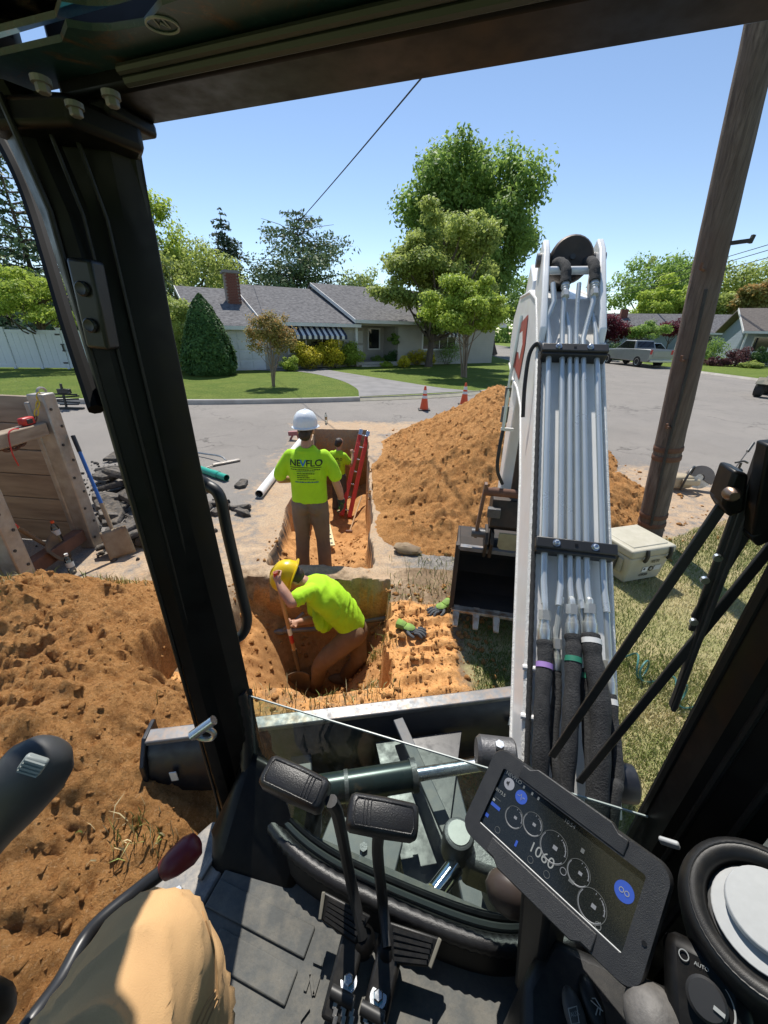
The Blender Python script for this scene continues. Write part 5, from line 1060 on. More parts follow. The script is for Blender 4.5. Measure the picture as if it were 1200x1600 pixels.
# ------------------------------------------------------------------ cooler
M_cool = pbr('tan_cooler_plastic', (0.46, 0.43, 0.33), 0.55, c2=(0.40, 0.37, 0.28), nscale=6, dust=(0.55, 0.51, 0.42), dust_amt=0.5); M_coold = pbr('tan_cooler_recess', (0.36, 0.335, 0.25), 0.6)
f0, f1 = A(2.32, 3.08, 0), A(2.80, 3.22, 0); ce = nrm(f1 - f0); cn = A(-ce[1], ce[0], 0); cax = np.array([ce, cn, A(0, 0, 1)]); cw, cd, ch_ = 0.50, 0.44, 0.40
cl = thing('cooler', 'tan hard cooler with stickers on the grass by the utility pole', 'cooler', f0)
cc = f0 + ce * cw / 2 + cn * cd / 2
k = MB(); lo = [cc + ce * sx * (cw / 2 - 0.03) + cn * sy * (cd / 2 - 0.03) + A(0, 0, 0.015) for sx, sy in ((-1, -1), (1, -1), (1, 1), (-1, 1))]; hi = [cc + ce * sx * cw / 2 + cn * sy * cd / 2 + A(0, 0, 0.31) for sx, sy in ((-1, -1), (1, -1), (1, 1), (-1, 1))]
k.loft([lo, hi]); k.build('body', M_cool, cl, bevel=0.025, seg=3)
k = MB(); k.box(cc + A(0, 0, 0.36), (cw + 0.03, cd + 0.03, 0.085), cax); lid = k.build('lid', M_cool, cl, bevel=0.022, seg=3)
k = MB(); k.box(cc + A(0, 0, 0.40), (cw - 0.08, cd - 0.08, 0.02), cax); k.build('lid_panel', M_cool, lid, bevel=0.012)
for q in (0.30, 0.86):
    k = MB(); c = f0 + ce * cw * q - cn * 0.018; k.tube(smoothpath([c + A(0, 0, 0.40), c - cn * 0.015 + A(0, 0, 0.35), c - cn * 0.012 + A(0, 0, 0.30), c + A(0, 0, 0.275)], 4), [0.017] * 13, 8); k.build('latch', M_black, cl, smooth=True)
k = MB(); k.box(f0 + cn * cd * 0.5 - ce * 0.002 + A(0, 0, 0.2), (0.02, 0.30, 0.15), cax); hd = k.build('handle_recess', M_coold, cl, bevel=0.006)
k = MB(); k.tube([f0 + cn * cd * 0.30 - ce * 0.015 + A(0, 0, 0.28), f0 + cn * cd * 0.30 - ce * 0.03 + A(0, 0, 0.14), f0 + cn * cd * 0.70 - ce * 0.03 + A(0, 0, 0.14), f0 + cn * cd * 0.70 - ce * 0.015 + A(0, 0, 0.28)], 0.014, 8); k.build('handle', M_black, hd, smooth=True)
fo = lambda u, z, l=0.0: f0 + ce * cw * u + A(0, 0, z) - cn * (-0.03 * (1 - z / 0.31) + 0.004 + l)
up_ = nrm(A(0, 0, 0.31) - cn * 0.03)
for (u0, u1, z0, z1, mm) in ((0.40, 0.53, 0.130, 0.185, M_white), (0.68, 0.84, 0.135, 0.19, pbr('grey_sticker', (0.55, 0.57, 0.58), 0.5))): k = MB(); k.prism([fo(u0, z0), fo(u1, z0), fo(u1, z1), fo(u0, z1)], -cn * 0.002); k.build('sticker', mm, cl)
k = MB(); k.prism([fo(0.42, 0.155, .003), fo(0.46, 0.155, .003), fo(0.46, 0.178, .003), fo(0.42, 0.178, .003)], -cn * 0.001); k.build('sticker_mark', M_black, cl)
k = MB(); k.lathe([(0.028, 0), (0.028, 0.003)], fo(0.605, 0.16), -cn, 20); k.build('round_sticker', M_black, cl); k = MB(); k.lathe([(0.016, 0), (0.016, 0.005)], fo(0.605, 0.16), -cn, 12); k.build('sticker_mark', pbr('grey_mark', (0.35, 0.34, 0.3), 0.6), cl)
text_mesh('lettering', 'YETI', 0.045, M_black, fo(0.53, 0.232, .002), ce, up_, cl, xscale=1.15, offset=0.001); text_mesh('lettering', 'ORSB', 0.040, M_black, fo(0.37, 0.082, .002), ce, up_, cl, xscale=1.1, offset=0.001)
# ------------------------------------------------------------------ cut-off saw, sprayer
sp = A(4.72, 5.75, 0.0); sw = thing('cutoff_saw', 'cut-off saw with round blade guard lying behind the utility pole', 'power saw', sp)
wn_ = nrm(A(-0.35, -1, 0.25)); wc = sp + A(0.28, 0.05, 0.19)
k = MB(); k.lathe([(0.175, -0.002), (0.175, 0.002)], wc, wn_, 30); k.build('disc', M_steel, sw); k = MB(); s1, u1_, a1 = frame(wn_); arc = np.linspace(-0.5, 2.9, 18)
k.loft([[wc + (s1 * math.cos(t) + u1_ * math.sin(t)) * 0.06 + a1 * 0.03, wc + (s1 * math.cos(t) + u1_ * math.sin(t)) * 0.195 + a1 * 0.03, wc + (s1 * math.cos(t) + u1_ * math.sin(t)) * 0.195 - a1 * 0.03, wc + (s1 * math.cos(t) + u1_ * math.sin(t)) * 0.06 - a1 * 0.03] for t in arc]); k.build('blade_guard', pbr('grey_guard', (0.22, 0.20, 0.18), 0.6), sw, bevel=0.004)
k = MB(); k.box(sp + A(-0.05, 0.02, 0.14), (0.36, 0.22, 0.2), np.array([nrm(A(1, .1, 0)), nrm(A(-.1, 1, 0)), A(0, 0, 1)])); k.build('engine', pbr('tan_housing', (0.42, 0.34, 0.22), 0.6), sw, bevel=0.05, seg=3)
k = MB(); k.box(sp + A(0.05, -0.1, 0.16), (0.28, 0.06, 0.1)); k.build('belt_cover', pbr('cream_cover', (0.5, 0.42, 0.28), 0.6), sw, bevel=0.025)
k = MB(); k.tube(smoothpath([sp + A(-0.1, -0.13, 0.04), sp + A(-0.08, -0.14, 0.25), sp + A(0.02, -0.06, 0.37), sp + A(0.14, 0.05, 0.36), sp + A(0.16, 0.1, 0.2)], 5), 0.016, 8); k.build('front_handle', M_black, sw, smooth=True); k = MB(); k.tube(smoothpath([sp + A(-0.2, 0, 0.2), sp + A(-0.4, 0, 0.2), sp + A(-0.44, 0, 0.1), sp + A(-0.22, 0, 0.06)], 5), 0.02, 8); k.build('rear_handle', M_black, sw, smooth=True)
q = A(5.08, 5.30, 0); sr = thing('pump_sprayer', 'white pump sprayer with black lid on the sandy road edge', 'sprayer', q)
k = MB(); k.lathe([(0.12, 0), (0.125, 0.03), (0.115, 0.07)], q, n=24); k.build('base', M_black, sr, smooth=True); k = MB(); k.lathe([(0.112, 0.05), (0.11, 0.15), (0.095, 0.34), (0.07, 0.44), (0.045, 0.47)], q, n=24); k.build('tank', M_white, sr, smooth=True)
k = MB(); k.lathe([(0.055, 0.45), (0.055, 0.5), (0.03, 0.52)], q, n=16); k.tube([q + A(0, 0, .5), q + A(0, 0, .6)], 0.015, 8); k.tube(smoothpath([q + A(-0.09, 0, 0.6), q + A(0, -.02, 0.63), q + A(0.09, 0, 0.6)], 5), 0.014, 8); k.build('pump_handle', M_black, sr, smooth=True)
k = MB(); k.tube([q + A(-0.02, 0.05, 0.46), q + A(0.42, 0.38, 0.78)], 0.008, 6); k.tube([q + A(0.30, 0.29, 0.69), q + A(0.44, 0.40, 0.79)], 0.02, 8); k.build('wand', M_black, sr, smooth=True); k = MB(); k.tube(smoothpath([q + A(-0.06, 0, 0.46), q + A(-.17, 0, .42), q + A(-.2, -.05, .2), q + A(-.1, -.1, .3)], 5), 0.007, 6); k.build('hose', M_white, sr, smooth=True)
# ------------------------------------------------------------------ coiled hose on the grass, gloves
hs = [A(1.62, 2.26, 0.04)]; hp = []
for i in range(150):
    t = i / 149; c = A(1.66 + 0.42 * t, 2.30 - 0.66 * t, 0.075); a = t * 2 * math.pi * 6.5; d = nrm(A(.42, -.66, 0)); s_ = A(-d[1], d[0], 0); hp.append(c + (s_ * math.cos(a) * 0.07 + A(0, 0, 1) * math.sin(a) * 0.07) + d * 0.05 * math.sin(a * 0.5))
k = MB(); k.tube(hp, 0.0065, 6); tag(k.build('coiled_hose', pbr('teal_hose', (0.06, 0.20, 0.18), 0.4, c2=(0.05, 0.15, 0.14), nscale=8), None, smooth=True), 'teal coiled air hose lying on the dry grass below the wipers', 'hose')
M_glove = pbr('hi_vis_glove', (0.22, 0.38, 0.06), 0.8, c2=(0.14, 0.2, 0.06), nscale=20); M_palm = pbr('charcoal_glove_palm', (0.06, 0.065, 0.07), 0.85, c2=(0.09, 0.095, 0.1), nscale=20)
def glove(p, d, label, flip=1):
    p = np.asarray(p, float); d = nrm(np.asarray(d, float)); s_ = A(-d[1], d[0], 0) * flip; t = thing('work_glove', label, 'glove', p, 'green work gloves on the soil')
    k = MB(); k.ell(p + A(0, 0, 0.02), (0.065, 0.044, 0.013), np.array([d, s_, A(0, 0, 1)]), 12, 8); k.build('palm', M_palm, t, smooth=True)
    k = MB(); k.tube(smoothpath([p - d * 0.04 + A(0, 0, .025), p - d * 0.07 + A(0, 0, 0.03), p - d * 0.105 + A(0, 0, 0.028)], 3), [0.028, 0.03, 0.031, 0.032, 0.033, 0.035, 0.037], 10, sx=1.2); k.build('cuff', M_glove, t, smooth=True)
    k = MB(); k.ell(p + A(0, 0, 0.034) - d * 0.01, (0.055, 0.042, 0.012), np.array([d, s_, A(0, 0, 1)]), 10, 6); k.build('back', M_glove, t, smooth=True)
    for i in range(4): b_ = p + d * 0.06 + s_ * (i - 1.5) * 0.024; k = MB(); L_ = (0.065, 0.08, 0.075, 0.06)[i]; k.tube(smoothpath([b_ + A(0, 0, .022), b_ + d * L_ * 0.5 + A(0, 0, .03), b_ + d * L_ + s_ * (i - 1.5) * .006 + A(0, 0, .012)], 3), [0.012] * 6 + [0.008], 8); k.build('finger', M_palm, t, smooth=True)
    k = MB(); k.tube(smoothpath([p - s_ * 0.04 + A(0, 0, .02), p - s_ * 0.065 + d * 0.03 + A(0, 0, .02), p - s_ * 0.07 + d * 0.07 + A(0, 0, .012)], 3), [0.013] * 6 + [0.009], 8); k.build('thumb', M_palm, t, smooth=True)
gz = P(640, 985, z=0.07); glove(gz, A(0.85, -0.45, 0), 'green work glove lying on the cleat-marked soil'); gz = P(688, 952, z=0.06); glove(gz, A(-0.75, -0.6, 0), 'dark-palmed green work glove beside the bucket', -1)
# ------------------------------------------------------------------ vehicles
M_tyre = pbr('tyre', (0.02, 0.02, 0.02), 0.8); M_rim = pbr('alloy_rim', (0.5, 0.5, 0.5), 0.3, 0.9); M_cg = pbr('car_glass', (0.01, 0.012, 0.014), 0.04, spec=0.9)
def vehicle(name, label, pos_, ang, Lw, Ww, low, cabin, paint, cat, wr=0.37, wx=(0.19, 0.80), bedz=None, tail=True, extra=None):
    p0 = A(*pos_, 0); d = A(math.cos(ang), math.sin(ang), 0); s_ = A(-d[1], d[0], 0); t = thing(name, label, cat, p0); q = lambda a, b_, z: p0 + d * a + s_ * b_ + A(0, 0, z)
    k = MB(); k.prism([q(a, -Ww / 2, z) for a, z in low], s_ * Ww); bd = k.build('body', paint, t, bevel=0.06, seg=3)
    k = MB(); n = len(cabin); lo_h = min(z for _, z in cabin)
    f = lambda z: (Ww / 2 - 0.04) * (1 - 0.22 * (z - lo_h) / 0.7); k.loft([[q(a, -f(z), z) for a, z in cabin], [q(a, f(z), z) for a, z in cabin]]); cb = k.build('cabin', paint, t, bevel=0.05, seg=3)
    zt = max(z for _, z in cabin); cx_ = sum(a for a, _ in cabin) / n
    for sg in (-1, 1):
        k = MB(); pts = []
        for a, z in cabin: aa = cx_ + (a - cx_) * 0.86; zz = lo_h + 0.08 + (z - lo_h) * 0.78; pts.append(q(aa, sg * (f(zz) + 0.012), zz))
        k.prism(pts, s_ * sg * 0.008); k.build('side_window', M_cg, cb)
        for w in wx:
            wc_ = q(Lw * w, sg * (Ww / 2 - 0.10), wr); k = MB(); k.lathe([(wr * 0.62, -0.12), (wr * 0.95, -0.12), (wr, -0.07), (wr, 0.07), (wr * 0.95, 0.12), (wr * 0.62, 0.12)], wc_, s_, 22); wh = k.build('wheel', M_tyre, t, smooth=True); k = MB(); k.lathe([(wr * 0.60, 0.08), (wr * 0.58, 0.125), (wr * 0.2, 0.10)], wc_, s_ * sg, 14); k.build('rim', M_rim, wh)
    if tail:
        for sg in (-1, 1): k = MB(); k.box(q(0.01, sg * (Ww / 2 - 0.12), low[1][1] * 0.86), (0.05, 0.18, 0.32), np.array([d, s_, A(0, 0, 1)])); k.build('tail_light', M_red, t, bevel=0.01)
    b0_ = cabin[0]; b1_ = cabin[1]
    k = MB(); w_ = f((b0_[1] + b1_[1]) / 2) * 0.85; k.prism([q(b0_[0] + (b1_[0] - b0_[0]) * .2 - .012, -w_, b0_[1] + (b1_[1] - b0_[1]) * .25), q(b0_[0] + (b1_[0] - b0_[0]) * .2 - .012, w_, b0_[1] + (b1_[1] - b0_[1]) * .25), q(b0_[0] + (b1_[0] - b0_[0]) * .85 - .012, w_ * .95, b0_[1] + (b1_[1] - b0_[1]) * .88), q(b0_[0] + (b1_[0] - b0_[0]) * .85 - .012, -w_ * .95, b0_[1] + (b1_[1] - b0_[1]) * .88)], d * 0.01); k.build('rear_window', M_cg, cb)
    return t, q, d, s_
M_pk = pbr('grey_truck_paint', (0.27, 0.28, 0.27), 0.3, 0.4, c2=(0.24, 0.25, 0.24), nscale=2, coat=0.5); M_carb = pbr('black_car_paint', (0.012, 0.012, 0.013), 0.25, coat=0.5); M_carw = pbr('white_car_paint', (0.62, 0.64, 0.66), 0.3, coat=0.4)
t, q, d, s_ = vehicle('pickup_truck', 'grey pickup truck parked along the far kerb', (20.9, 31.8), rad(97), 5.8, 1.98, [(0, 0.5), (0, 1.33), (2.0, 1.33), (4.1, 1.26), (5.6, 1.16), (5.85, 0.95), (5.85, 0.45), (0.2, 0.42)], [(1.75, 1.26), (2.05, 1.92), (3.3, 1.94), (4.15, 1.26)], M_pk, 'pickup truck', 0.41, (0.2, 0.83))
k = MB(); k.box(q(1.0, 0, 1.335), (1.6, 1.6, 0.03), np.array([d, s_, A(0, 0, 1)])); k.build('truck_bed', M_black, t); k = MB(); k.box(q(-0.02, 0, 1.0), (0.03, 1.35, 0.42), np.array([d, s_, A(0, 0, 1)])); k.build('tailgate', M_pk, t, bevel=0.02); k = MB(); k.box(q(-0.1, 0, 0.52), (0.2, 1.8, 0.18), np.array([d, s_, A(0, 0, 1)])); k.build('bumper', M_rim, t, bevel=0.03)
t, q, d, s_ = vehicle('off_road_car', 'black boxy off-road car parked ahead of the pickup', (20.5, 40.6), rad(95), 4.3, 1.85, [(0, 0.6), (0, 1.15), (2.9, 1.15), (4.3, 1.1), (4.3, 0.55)], [(0.0, 1.1), (0.1, 1.82), (2.6, 1.82), (3.0, 1.1)], M_carb, 'car', 0.42); k = MB(); k.lathe([(0.2, -0.12), (0.38, -0.12), (0.4, 0), (0.38, 0.1), (0.2, 0.1)], q(-0.14, 0, 1.05), d, 20); k.build('spare_wheel', M_tyre, t, smooth=True)
vehicle('white_suv', 'white car parked on the lawn side behind the utility pole', (23.8, 40.5), rad(20), 4.6, 1.85, [(0, 0.5), (0, 1.05), (3.2, 1.02), (4.6, 0.9), (4.6, 0.45)], [(0.15, 1.0), (0.6, 1.68), (2.6, 1.68), (3.5, 1.0)], M_carw, 'car', 0.36)
vehicle('parked_sedan', 'silver car seen beyond the trees under their crowns', (6.2, 44), rad(15), 4.6, 1.8, [(0, 0.45), (0, 0.95), (3.3, 0.92), (4.6, 0.8), (4.6, 0.4)], [(0.3, 0.92), (1.0, 1.42), (2.4, 1.42), (3.4, 0.92)], M_carw, 'car', 0.33)
av = thing('quad_bike', 'dark camouflage quad bike at the right edge of the road', 'quad bike', (16.3, 16.6, 0)); ap = A(16.4, 16.9, 0); M_camo = pbr('camouflage_plastic', (0.045, 0.05, 0.03), 0.6, c2=(0.14, 0.12, 0.08), nscale=5, lo=0.48, hi=0.54)
ad = nrm(A(-0.8, -0.6, 0)); as_ = A(-ad[1], ad[0], 0); aq = lambda a, b_, z: ap + ad * a + as_ * b_ + A(0, 0, z)
for a in (0.65, -0.65):
    for b_ in (-0.45, 0.45): k = MB(); k.lathe([(0.16, -0.13), (0.29, -0.13), (0.32, -0.06), (0.32, 0.06), (0.29, 0.13), (0.16, 0.13)], aq(a, b_, 0.32), as_, 18); k.build('wheel', M_tyre, av, smooth=True)
    k = MB(); k.loft([[aq(a - 0.42, s2 * 0.62, 0.55), aq(a, s2 * 0.62, 0.78), aq(a + 0.42, s2 * 0.60, 0.52), aq(a + 0.3, s2 * 0.5, 0.5), aq(a - 0.3, s2 * 0.5, 0.5)] for s2 in (-1, 1)]); k.build('fender', M_camo, av, bevel=0.03)
k = MB(); k.loft([[aq(-0.8, s2 * 0.2, 0.75), aq(0.0, s2 * 0.18, 0.92), aq(0.5, s2 * 0.15, 0.98), aq(0.9, s2 * 0.15, 0.75), aq(0.8, s2 * 0.2, 0.4), aq(-0.8, s2 * 0.2, 0.4)] for s2 in (-1, 1)]); k.build('body', M_camo, av, bevel=0.03); k = MB(); k.tube(smoothpath([aq(0.25, -0.42, 1.14), aq(0.45, -0.2, 1.1), aq(0.45, 0.2, 1.1), aq(0.25, 0.42, 1.14)], 4), 0.018, 7); k.tube([aq(0.5, 0, 0.9), aq(0.45, 0, 1.1)], 0.03, 7); k.build('handlebar', M_black, av, smooth=True)
for a in (0.75, -0.75):
    k = MB()
    for i in range(5): k.tube([aq(a - 0.3, -0.3 + 0.15 * i, 0.93), aq(a + 0.3, -0.3 + 0.15 * i, 0.93)], 0.012, 5)
    k.build('rack', M_black, av)
# ================================================================== people
from mathutils.bvhtree import BVHTree
def blob(mb, voxel, smooth=6, disp=None):
    me = bpy.data.meshes.new('tmp'); me.from_pydata(mb.v, [], mb.f); me.update(); o = bpy.data.objects.new('tmp', me); COL.objects.link(o)
    bm = bmesh.new(); bm.from_mesh(me); bmesh.ops.recalc_face_normals(bm, faces=bm.faces); bm.to_mesh(me); bm.free()
    r = o.modifiers.new('r', 'REMESH'); r.mode = 'VOXEL'; r.voxel_size = voxel
    s_ = o.modifiers.new('s', 'SMOOTH'); s_.iterations = smooth; s_.factor = 0.5
    dg = bpy.context.evaluated_depsgraph_get(); out = bpy.data.meshes.new_from_object(o.evaluated_get(dg)); bpy.data.objects.remove(o); bpy.data.meshes.remove(me)
    if disp is not None:
        n = len(out.vertices); co = np.empty(n * 3, np.float32); out.vertices.foreach_get('co', co); co = co.reshape(-1, 3); no = np.empty(n * 3, np.float32); out.vertices.foreach_get('normal', no); no = no.reshape(-1, 3)
        co = co + no * disp(co)[:, None]; out.vertices.foreach_set('co', co.astype(np.float32).ravel()); out.update()
    out.materials.clear(); out.polygons.foreach_set('use_smooth', [True] * len(out.polygons)); return out
def limb(k, pts, rs, n=12, sub=4):
    pp = smoothpath(pts, sub) if len(pts) > 2 else pts; t = np.linspace(0, len(rs) - 1, len(pp)); k.tube(pp, [float(np.interp(q, range(len(rs)), rs)) for q in t], n)
    k.ell(pts[0], (rs[0],) * 3, None, 10, 6); k.ell(pts[-1], (rs[-1],) * 3, None, 10, 6)
M_skin = pbr('skin', (0.46, 0.245, 0.16), 0.55, c2=(0.40, 0.20, 0.13), nscale=9)
M_vis = pbr('hi_vis_yellow_shirt', (0.40, 0.72, 0.012), 0.85, c2=(0.31, 0.58, 0.012), nscale=7, lo=0.45, hi=0.85, bscale=12, bstr=0.25, bdist=0.02)
M_olive = pbr('olive_work_trousers', (0.185, 0.138, 0.095), 0.9, c2=(0.15, 0.11, 0.075), nscale=7, bscale=30, bstr=0.4, bdist=0.008)
M_brown = pbr('dusty_brown_trousers', (0.19, 0.11, 0.06), 0.9, c2=(0.15, 0.085, 0.045), nscale=14, bscale=30, bstr=0.4, bdist=0.008)
M_greyp = pbr('grey_work_trousers', (0.075, 0.08, 0.09), 0.9, c2=(0.05, 0.052, 0.06), nscale=7)
M_tan = pbr('tan_canvas_trousers', (0.60, 0.37, 0.17), 0.9, c2=(0.52, 0.31, 0.14), nscale=10, bscale=700, bstr=0.5, bdist=0.0015)
M_hair = pbr('dark_hair', (0.022, 0.015, 0.011), 0.6, c2=(0.04, 0.026, 0.018), nscale=40, bscale=90, bstr=0.8, bdist=0.006)
M_hatw = pbr('white_hard_hat', (0.74, 0.77, 0.80), 0.3, c2=(0.70, 0.73, 0.76), nscale=5); M_haty = pbr('yellow_hard_hat', (0.72, 0.52, 0.01), 0.3, c2=(0.66, 0.46, 0.01), nscale=5)
M_boot = pbr('brown_work_boot', (0.12, 0.085, 0.055), 0.8, c2=(0.20, 0.13, 0.075), nscale=10)
def folds(amp, fx, seed, vert=True):
    def f(co):
        a = fbm(co[:, 0] * fx + co[:, 1] * fx * 0.8, co[:, 2] * fx * (0.35 if vert else 0.6), 2, seed)
        wv = fbm(co[:, 0] * 3.1 + co[:, 1] * 2.7, co[:, 2] * 3.0, 2, seed + 7); dirs = (co[:, 0] * 0.75 + co[:, 2] * (0.62 if vert else -0.65) + co[:, 1] * 0.3)
        mk = sstep(-0.05, 0.45, fbm(co[:, 0] * 4.3 - co[:, 1] * 3.3, co[:, 2] * 4.1, 2, seed + 9))
        cr = 1 - np.abs(np.sin(math.pi * (dirs * 11 + wv * 2.4)))
        return amp * (np.abs(a) * 0.9 - 0.25) + amp * 0.75 * mk * (cr ** 2 - 0.3)
    return f
def attach(me, name, m, parent): o = finish(name, me, m, parent); return o
def hand(k, wrist, d, palm_n, r=0.0085, curl=0.5, L_=0.085, flip=1):
    """palm with four fingers and a thumb, into k"""
    d = nrm(d); n = nrm(np.asarray(palm_n, float) - d * (np.asarray(palm_n, float) @ d)); s_ = np.cross(d, n) * flip; wrist = np.asarray(wrist, float)
    k.ell(wrist + d * 0.045, (0.052, 0.040, 0.018), np.array([d, s_, n]), 12, 8)
    for i, l in enumerate((0.072, 0.082, 0.076, 0.060)):
        b_ = wrist + d * 0.085 + s_ * (i - 1.5) * 0.0195; a1 = b_ + d * l * 0.45 * math.cos(curl * .6) + n * l * 0.45 * math.sin(curl * .6); a2 = a1 + d * l * 0.6 * math.cos(curl * 2.0) + n * l * 0.6 * math.sin(curl * 2.0); limb(k, [b_ - d * .02, b_, a1, a2], [r, r, r * .92, r * .75], 8, 2)
    b_ = wrist + d * 0.025 + s_ * -0.034; limb(k, [b_ - s_ * -0.01, b_ + d * 0.028 - s_ * 0.018 + n * 0.010, b_ + d * 0.058 - s_ * 0.010 + n * 0.028 * curl * 1.5], [r * 1.25, r * 1.1, r * .85], 8, 3)
def head_shape(k, c, fwd, up, s=1.0):
    f = nrm(fwd); u = nrm(np.asarray(up, float) - f * (np.asarray(up, float) @ f)); r_ = np.cross(f, u); c = np.asarray(c, float); ax = np.array([r_, f, u])
    k.ell(c + u * .02 * s, (.074 * s, .094 * s, .098 * s), ax, 18, 14); k.ell(c + f * .022 * s - u * .055 * s, (.056 * s, .066 * s, .060 * s), ax, 14, 10)
    k.ell(c + f * .096 * s - u * .02 * s, (.013 * s, .02 * s, .026 * s), ax, 8, 6); k.ell(c + f * .07 * s + u * .012 * s, (.055 * s, .02 * s, .014 * s), ax, 8, 6)
    k.ell(c + f * .084 * s - u * .062 * s, (.024 * s, .012 * s, .010 * s), ax, 8, 6)
    for sg in (-1, 1): k.ell(c + r_ * sg * .078 * s - f * .004 * s - u * .012 * s, (.009 * s, .020 * s, .032 * s), ax, 10, 8)
    return ax
def hard_hat(c, fwd, up, m, parent, s=1.0, brim=0.035):
    f = nrm(fwd); u = nrm(np.asarray(up, float) - f * (np.asarray(up, float) @ f)); r_ = np.cross(f, u); c = np.asarray(c, float); k = MB(); n = 28; rings = []
    for rr, z in ((1.0, 0), (1.0, .02), (.97, .055), (.86, .092), (.66, .122), (.38, .138), (.05, .143)):
        ring = []
        for a in np.linspace(0, 2 * math.pi, n, endpoint=False): rid = 0.004 * max(0, math.cos(3 * a)) ** 8 if rr < .98 else 0; ring.append(c + s * (r_ * (.108 * rr + rid) * math.cos(a) + f * (.135 * rr + rid) * math.sin(a) + u * z))
        rings.append(ring)
    k.loft(rings); h = k.build('hard_hat', m, parent, smooth=True, ang=50)
    k = MB(); rings = []
    for o_, z in ((0, .004), (0, -.004), (1, -.008), (1, -.002)):
        rings.append([c + s * (r_ * (.108 + brim * .45 * o_) * math.cos(a) + f * (.135 + (brim * (1.5 if math.sin(a) > 0.2 else .5)) * o_) * math.sin(a) + u * (z - (.012 * o_ if math.sin(a) > 0 else 0))) for a in np.linspace(0, 2 * math.pi, n, endpoint=False)])
    k.loft(rings + [rings[0]], False); k.build('brim', m, h, smooth=True); k = MB(); k.tube([c + s * u * .146 + f * q for q in np.linspace(-.11, .1, 3)] if False else [c + s * (f * .135 * math.cos(t) + u * (.143 * math.sin(t) + .002)) for t in np.linspace(.35, 2.8, 14)], .008, 8); k.build('crown_ridge', m, h, smooth=True); return h
# ---------------------------------------------------------------- standing worker, seen from behind
S0 = A(-.815, 3.86, -.47); HS = 1.03
def w1(x, y, z): return S0 + A(x, y, z) * HS
fw = A(0.05, 1, 0)
k = MB(); limb(k, [w1(0, 0, 1.40), w1(0, .005, 1.50), w1(0, .02, 1.58)], [.075, .058, .056])
ax1 = head_shape(k, w1(0, .035, 1.69), fw, A(0, 0, 1), HS)
limb(k, [w1(-.185, 0, 1.44), w1(-.255, -.03, 1.30), w1(-.285, -.03, 1.19)], [.055, .048, .042]); limb(k, [w1(-.285, -.03, 1.19), w1(-.20, .09, 1.155), w1(-.11, .21, 1.15)], [.044, .042, .03]); hand(k, w1(-.11, .21, 1.15), A(.55, .75, .1), A(.6, -.3, -.7), .009, .8)
limb(k, [w1(.185, 0, 1.44), w1(.262, -.02, 1.30), w1(.285, -.015, 1.17)], [.055, .05, .043]); limb(k, [w1(.285, -.015, 1.17), w1(.315, .02, 1.05), w1(.33, .05, .93)], [.045, .043, .031]); hand(k, w1(.33, .05, .93), A(.05, .12, -1), A(-.9, .3, 0), .009, .6)
k.ell(w1(0, 0, 1.2), (.13, .09, .28)); k.ell(w1(0, 0, .95), (.14, .10, .12))
for sg in (-1, 1): limb(k, [w1(sg * .09, 0, .92), w1(sg * .105, .01, .5), w1(sg * .12, -.02, .09)], [.075, .055, .04])
pm = blob(k, .0085, 3); per1 = tag(finish('person', pm, M_skin), 'worker standing with back turned, lime shirt and white hard hat', 'person')
k = MB(); rings = []
for z, rx, ry, cy_ in ((.955, .190, .130, 0), (1.03, .186, .128, 0), (1.15, .183, .128, -.004), (1.28, .194, .134, -.012), (1.40, .198, .126, -.015), (1.465, .160, .100, -.01), (1.515, .105, .085, 0), (1.535, .075, .07, .005)):
    rings.append([w1(rx * math.copysign(abs(math.cos(a)) ** .8, math.cos(a)), cy_ + ry * math.copysign(abs(math.sin(a)) ** .85, math.sin(a)), z) for a in np.linspace(0, 2 * math.pi, 28, endpoint=False)])
k.loft(rings); limb(k, [w1(-.165, 0, 1.44), w1(-.245, -.025, 1.33), w1(-.282, -.03, 1.235)], [.074, .068, .072]); limb(k, [w1(.165, 0, 1.44), w1(.25, -.015, 1.33), w1(.286, -.015, 1.235)], [.074, .068, .073])
smh = blob(k, .013, 4, folds(.015, 9, 401)); sh1 = attach(smh, 'shirt', M_vis, per1)
k = MB(); k.ell(w1(0, 0, .96), (.172, .122, .10), None, 20, 10); k.ell(w1(-.075, -.03, .90), (.10, .115, .12)); k.ell(w1(.075, -.03, .90), (.10, .115, .12))
for sg in (-1, 1): limb(k, [w1(sg * .092, 0, .93), w1(sg * .10, 0, .75), w1(sg * .112, .015, .5), w1(sg * .125, -.01, .25), w1(sg * .13, -.02, .05)], [.108, .104, .082, .078, .080], 16)
attach(blob(k, .013, 3, folds(.011, 9, 403)), 'trousers', M_olive, per1)
for sg in (-1, 1): k = MB(); k.ell(w1(sg * .13, .06, .045), (.055, .14, .06)); attach(blob(k, .015, 1), 'boot', M_boot, per1)
k = MB(); k.ell(w1(0, .015, 1.70), (.080, .090, .075)); k.ell(w1(0, -.05, 1.66), (.066, .045, .06)); attach(blob(k, .01, 2, folds(.004, 30, 405)), 'hair', M_hair, per1)
hard_hat(w1(0, .035, 1.735), fw, A(0, -.03, 1), M_hatw, per1, 1.12)
gl_k = MB(); hand(gl_k, w1(.33, .05, .925), A(.05, .12, -1), A(-.9, .3, 0), .0125, .6); gl_k.tube([w1(.327, .045, .955), w1(.33, .05, .90)], .042, 12); attach(blob(gl_k, .007, 2), 'glove', pbr('black_green_glove', (0.02, 0.03, 0.02), .8, c2=(.07, .3, .02), nscale=14, lo=.52, hi=.6), per1)
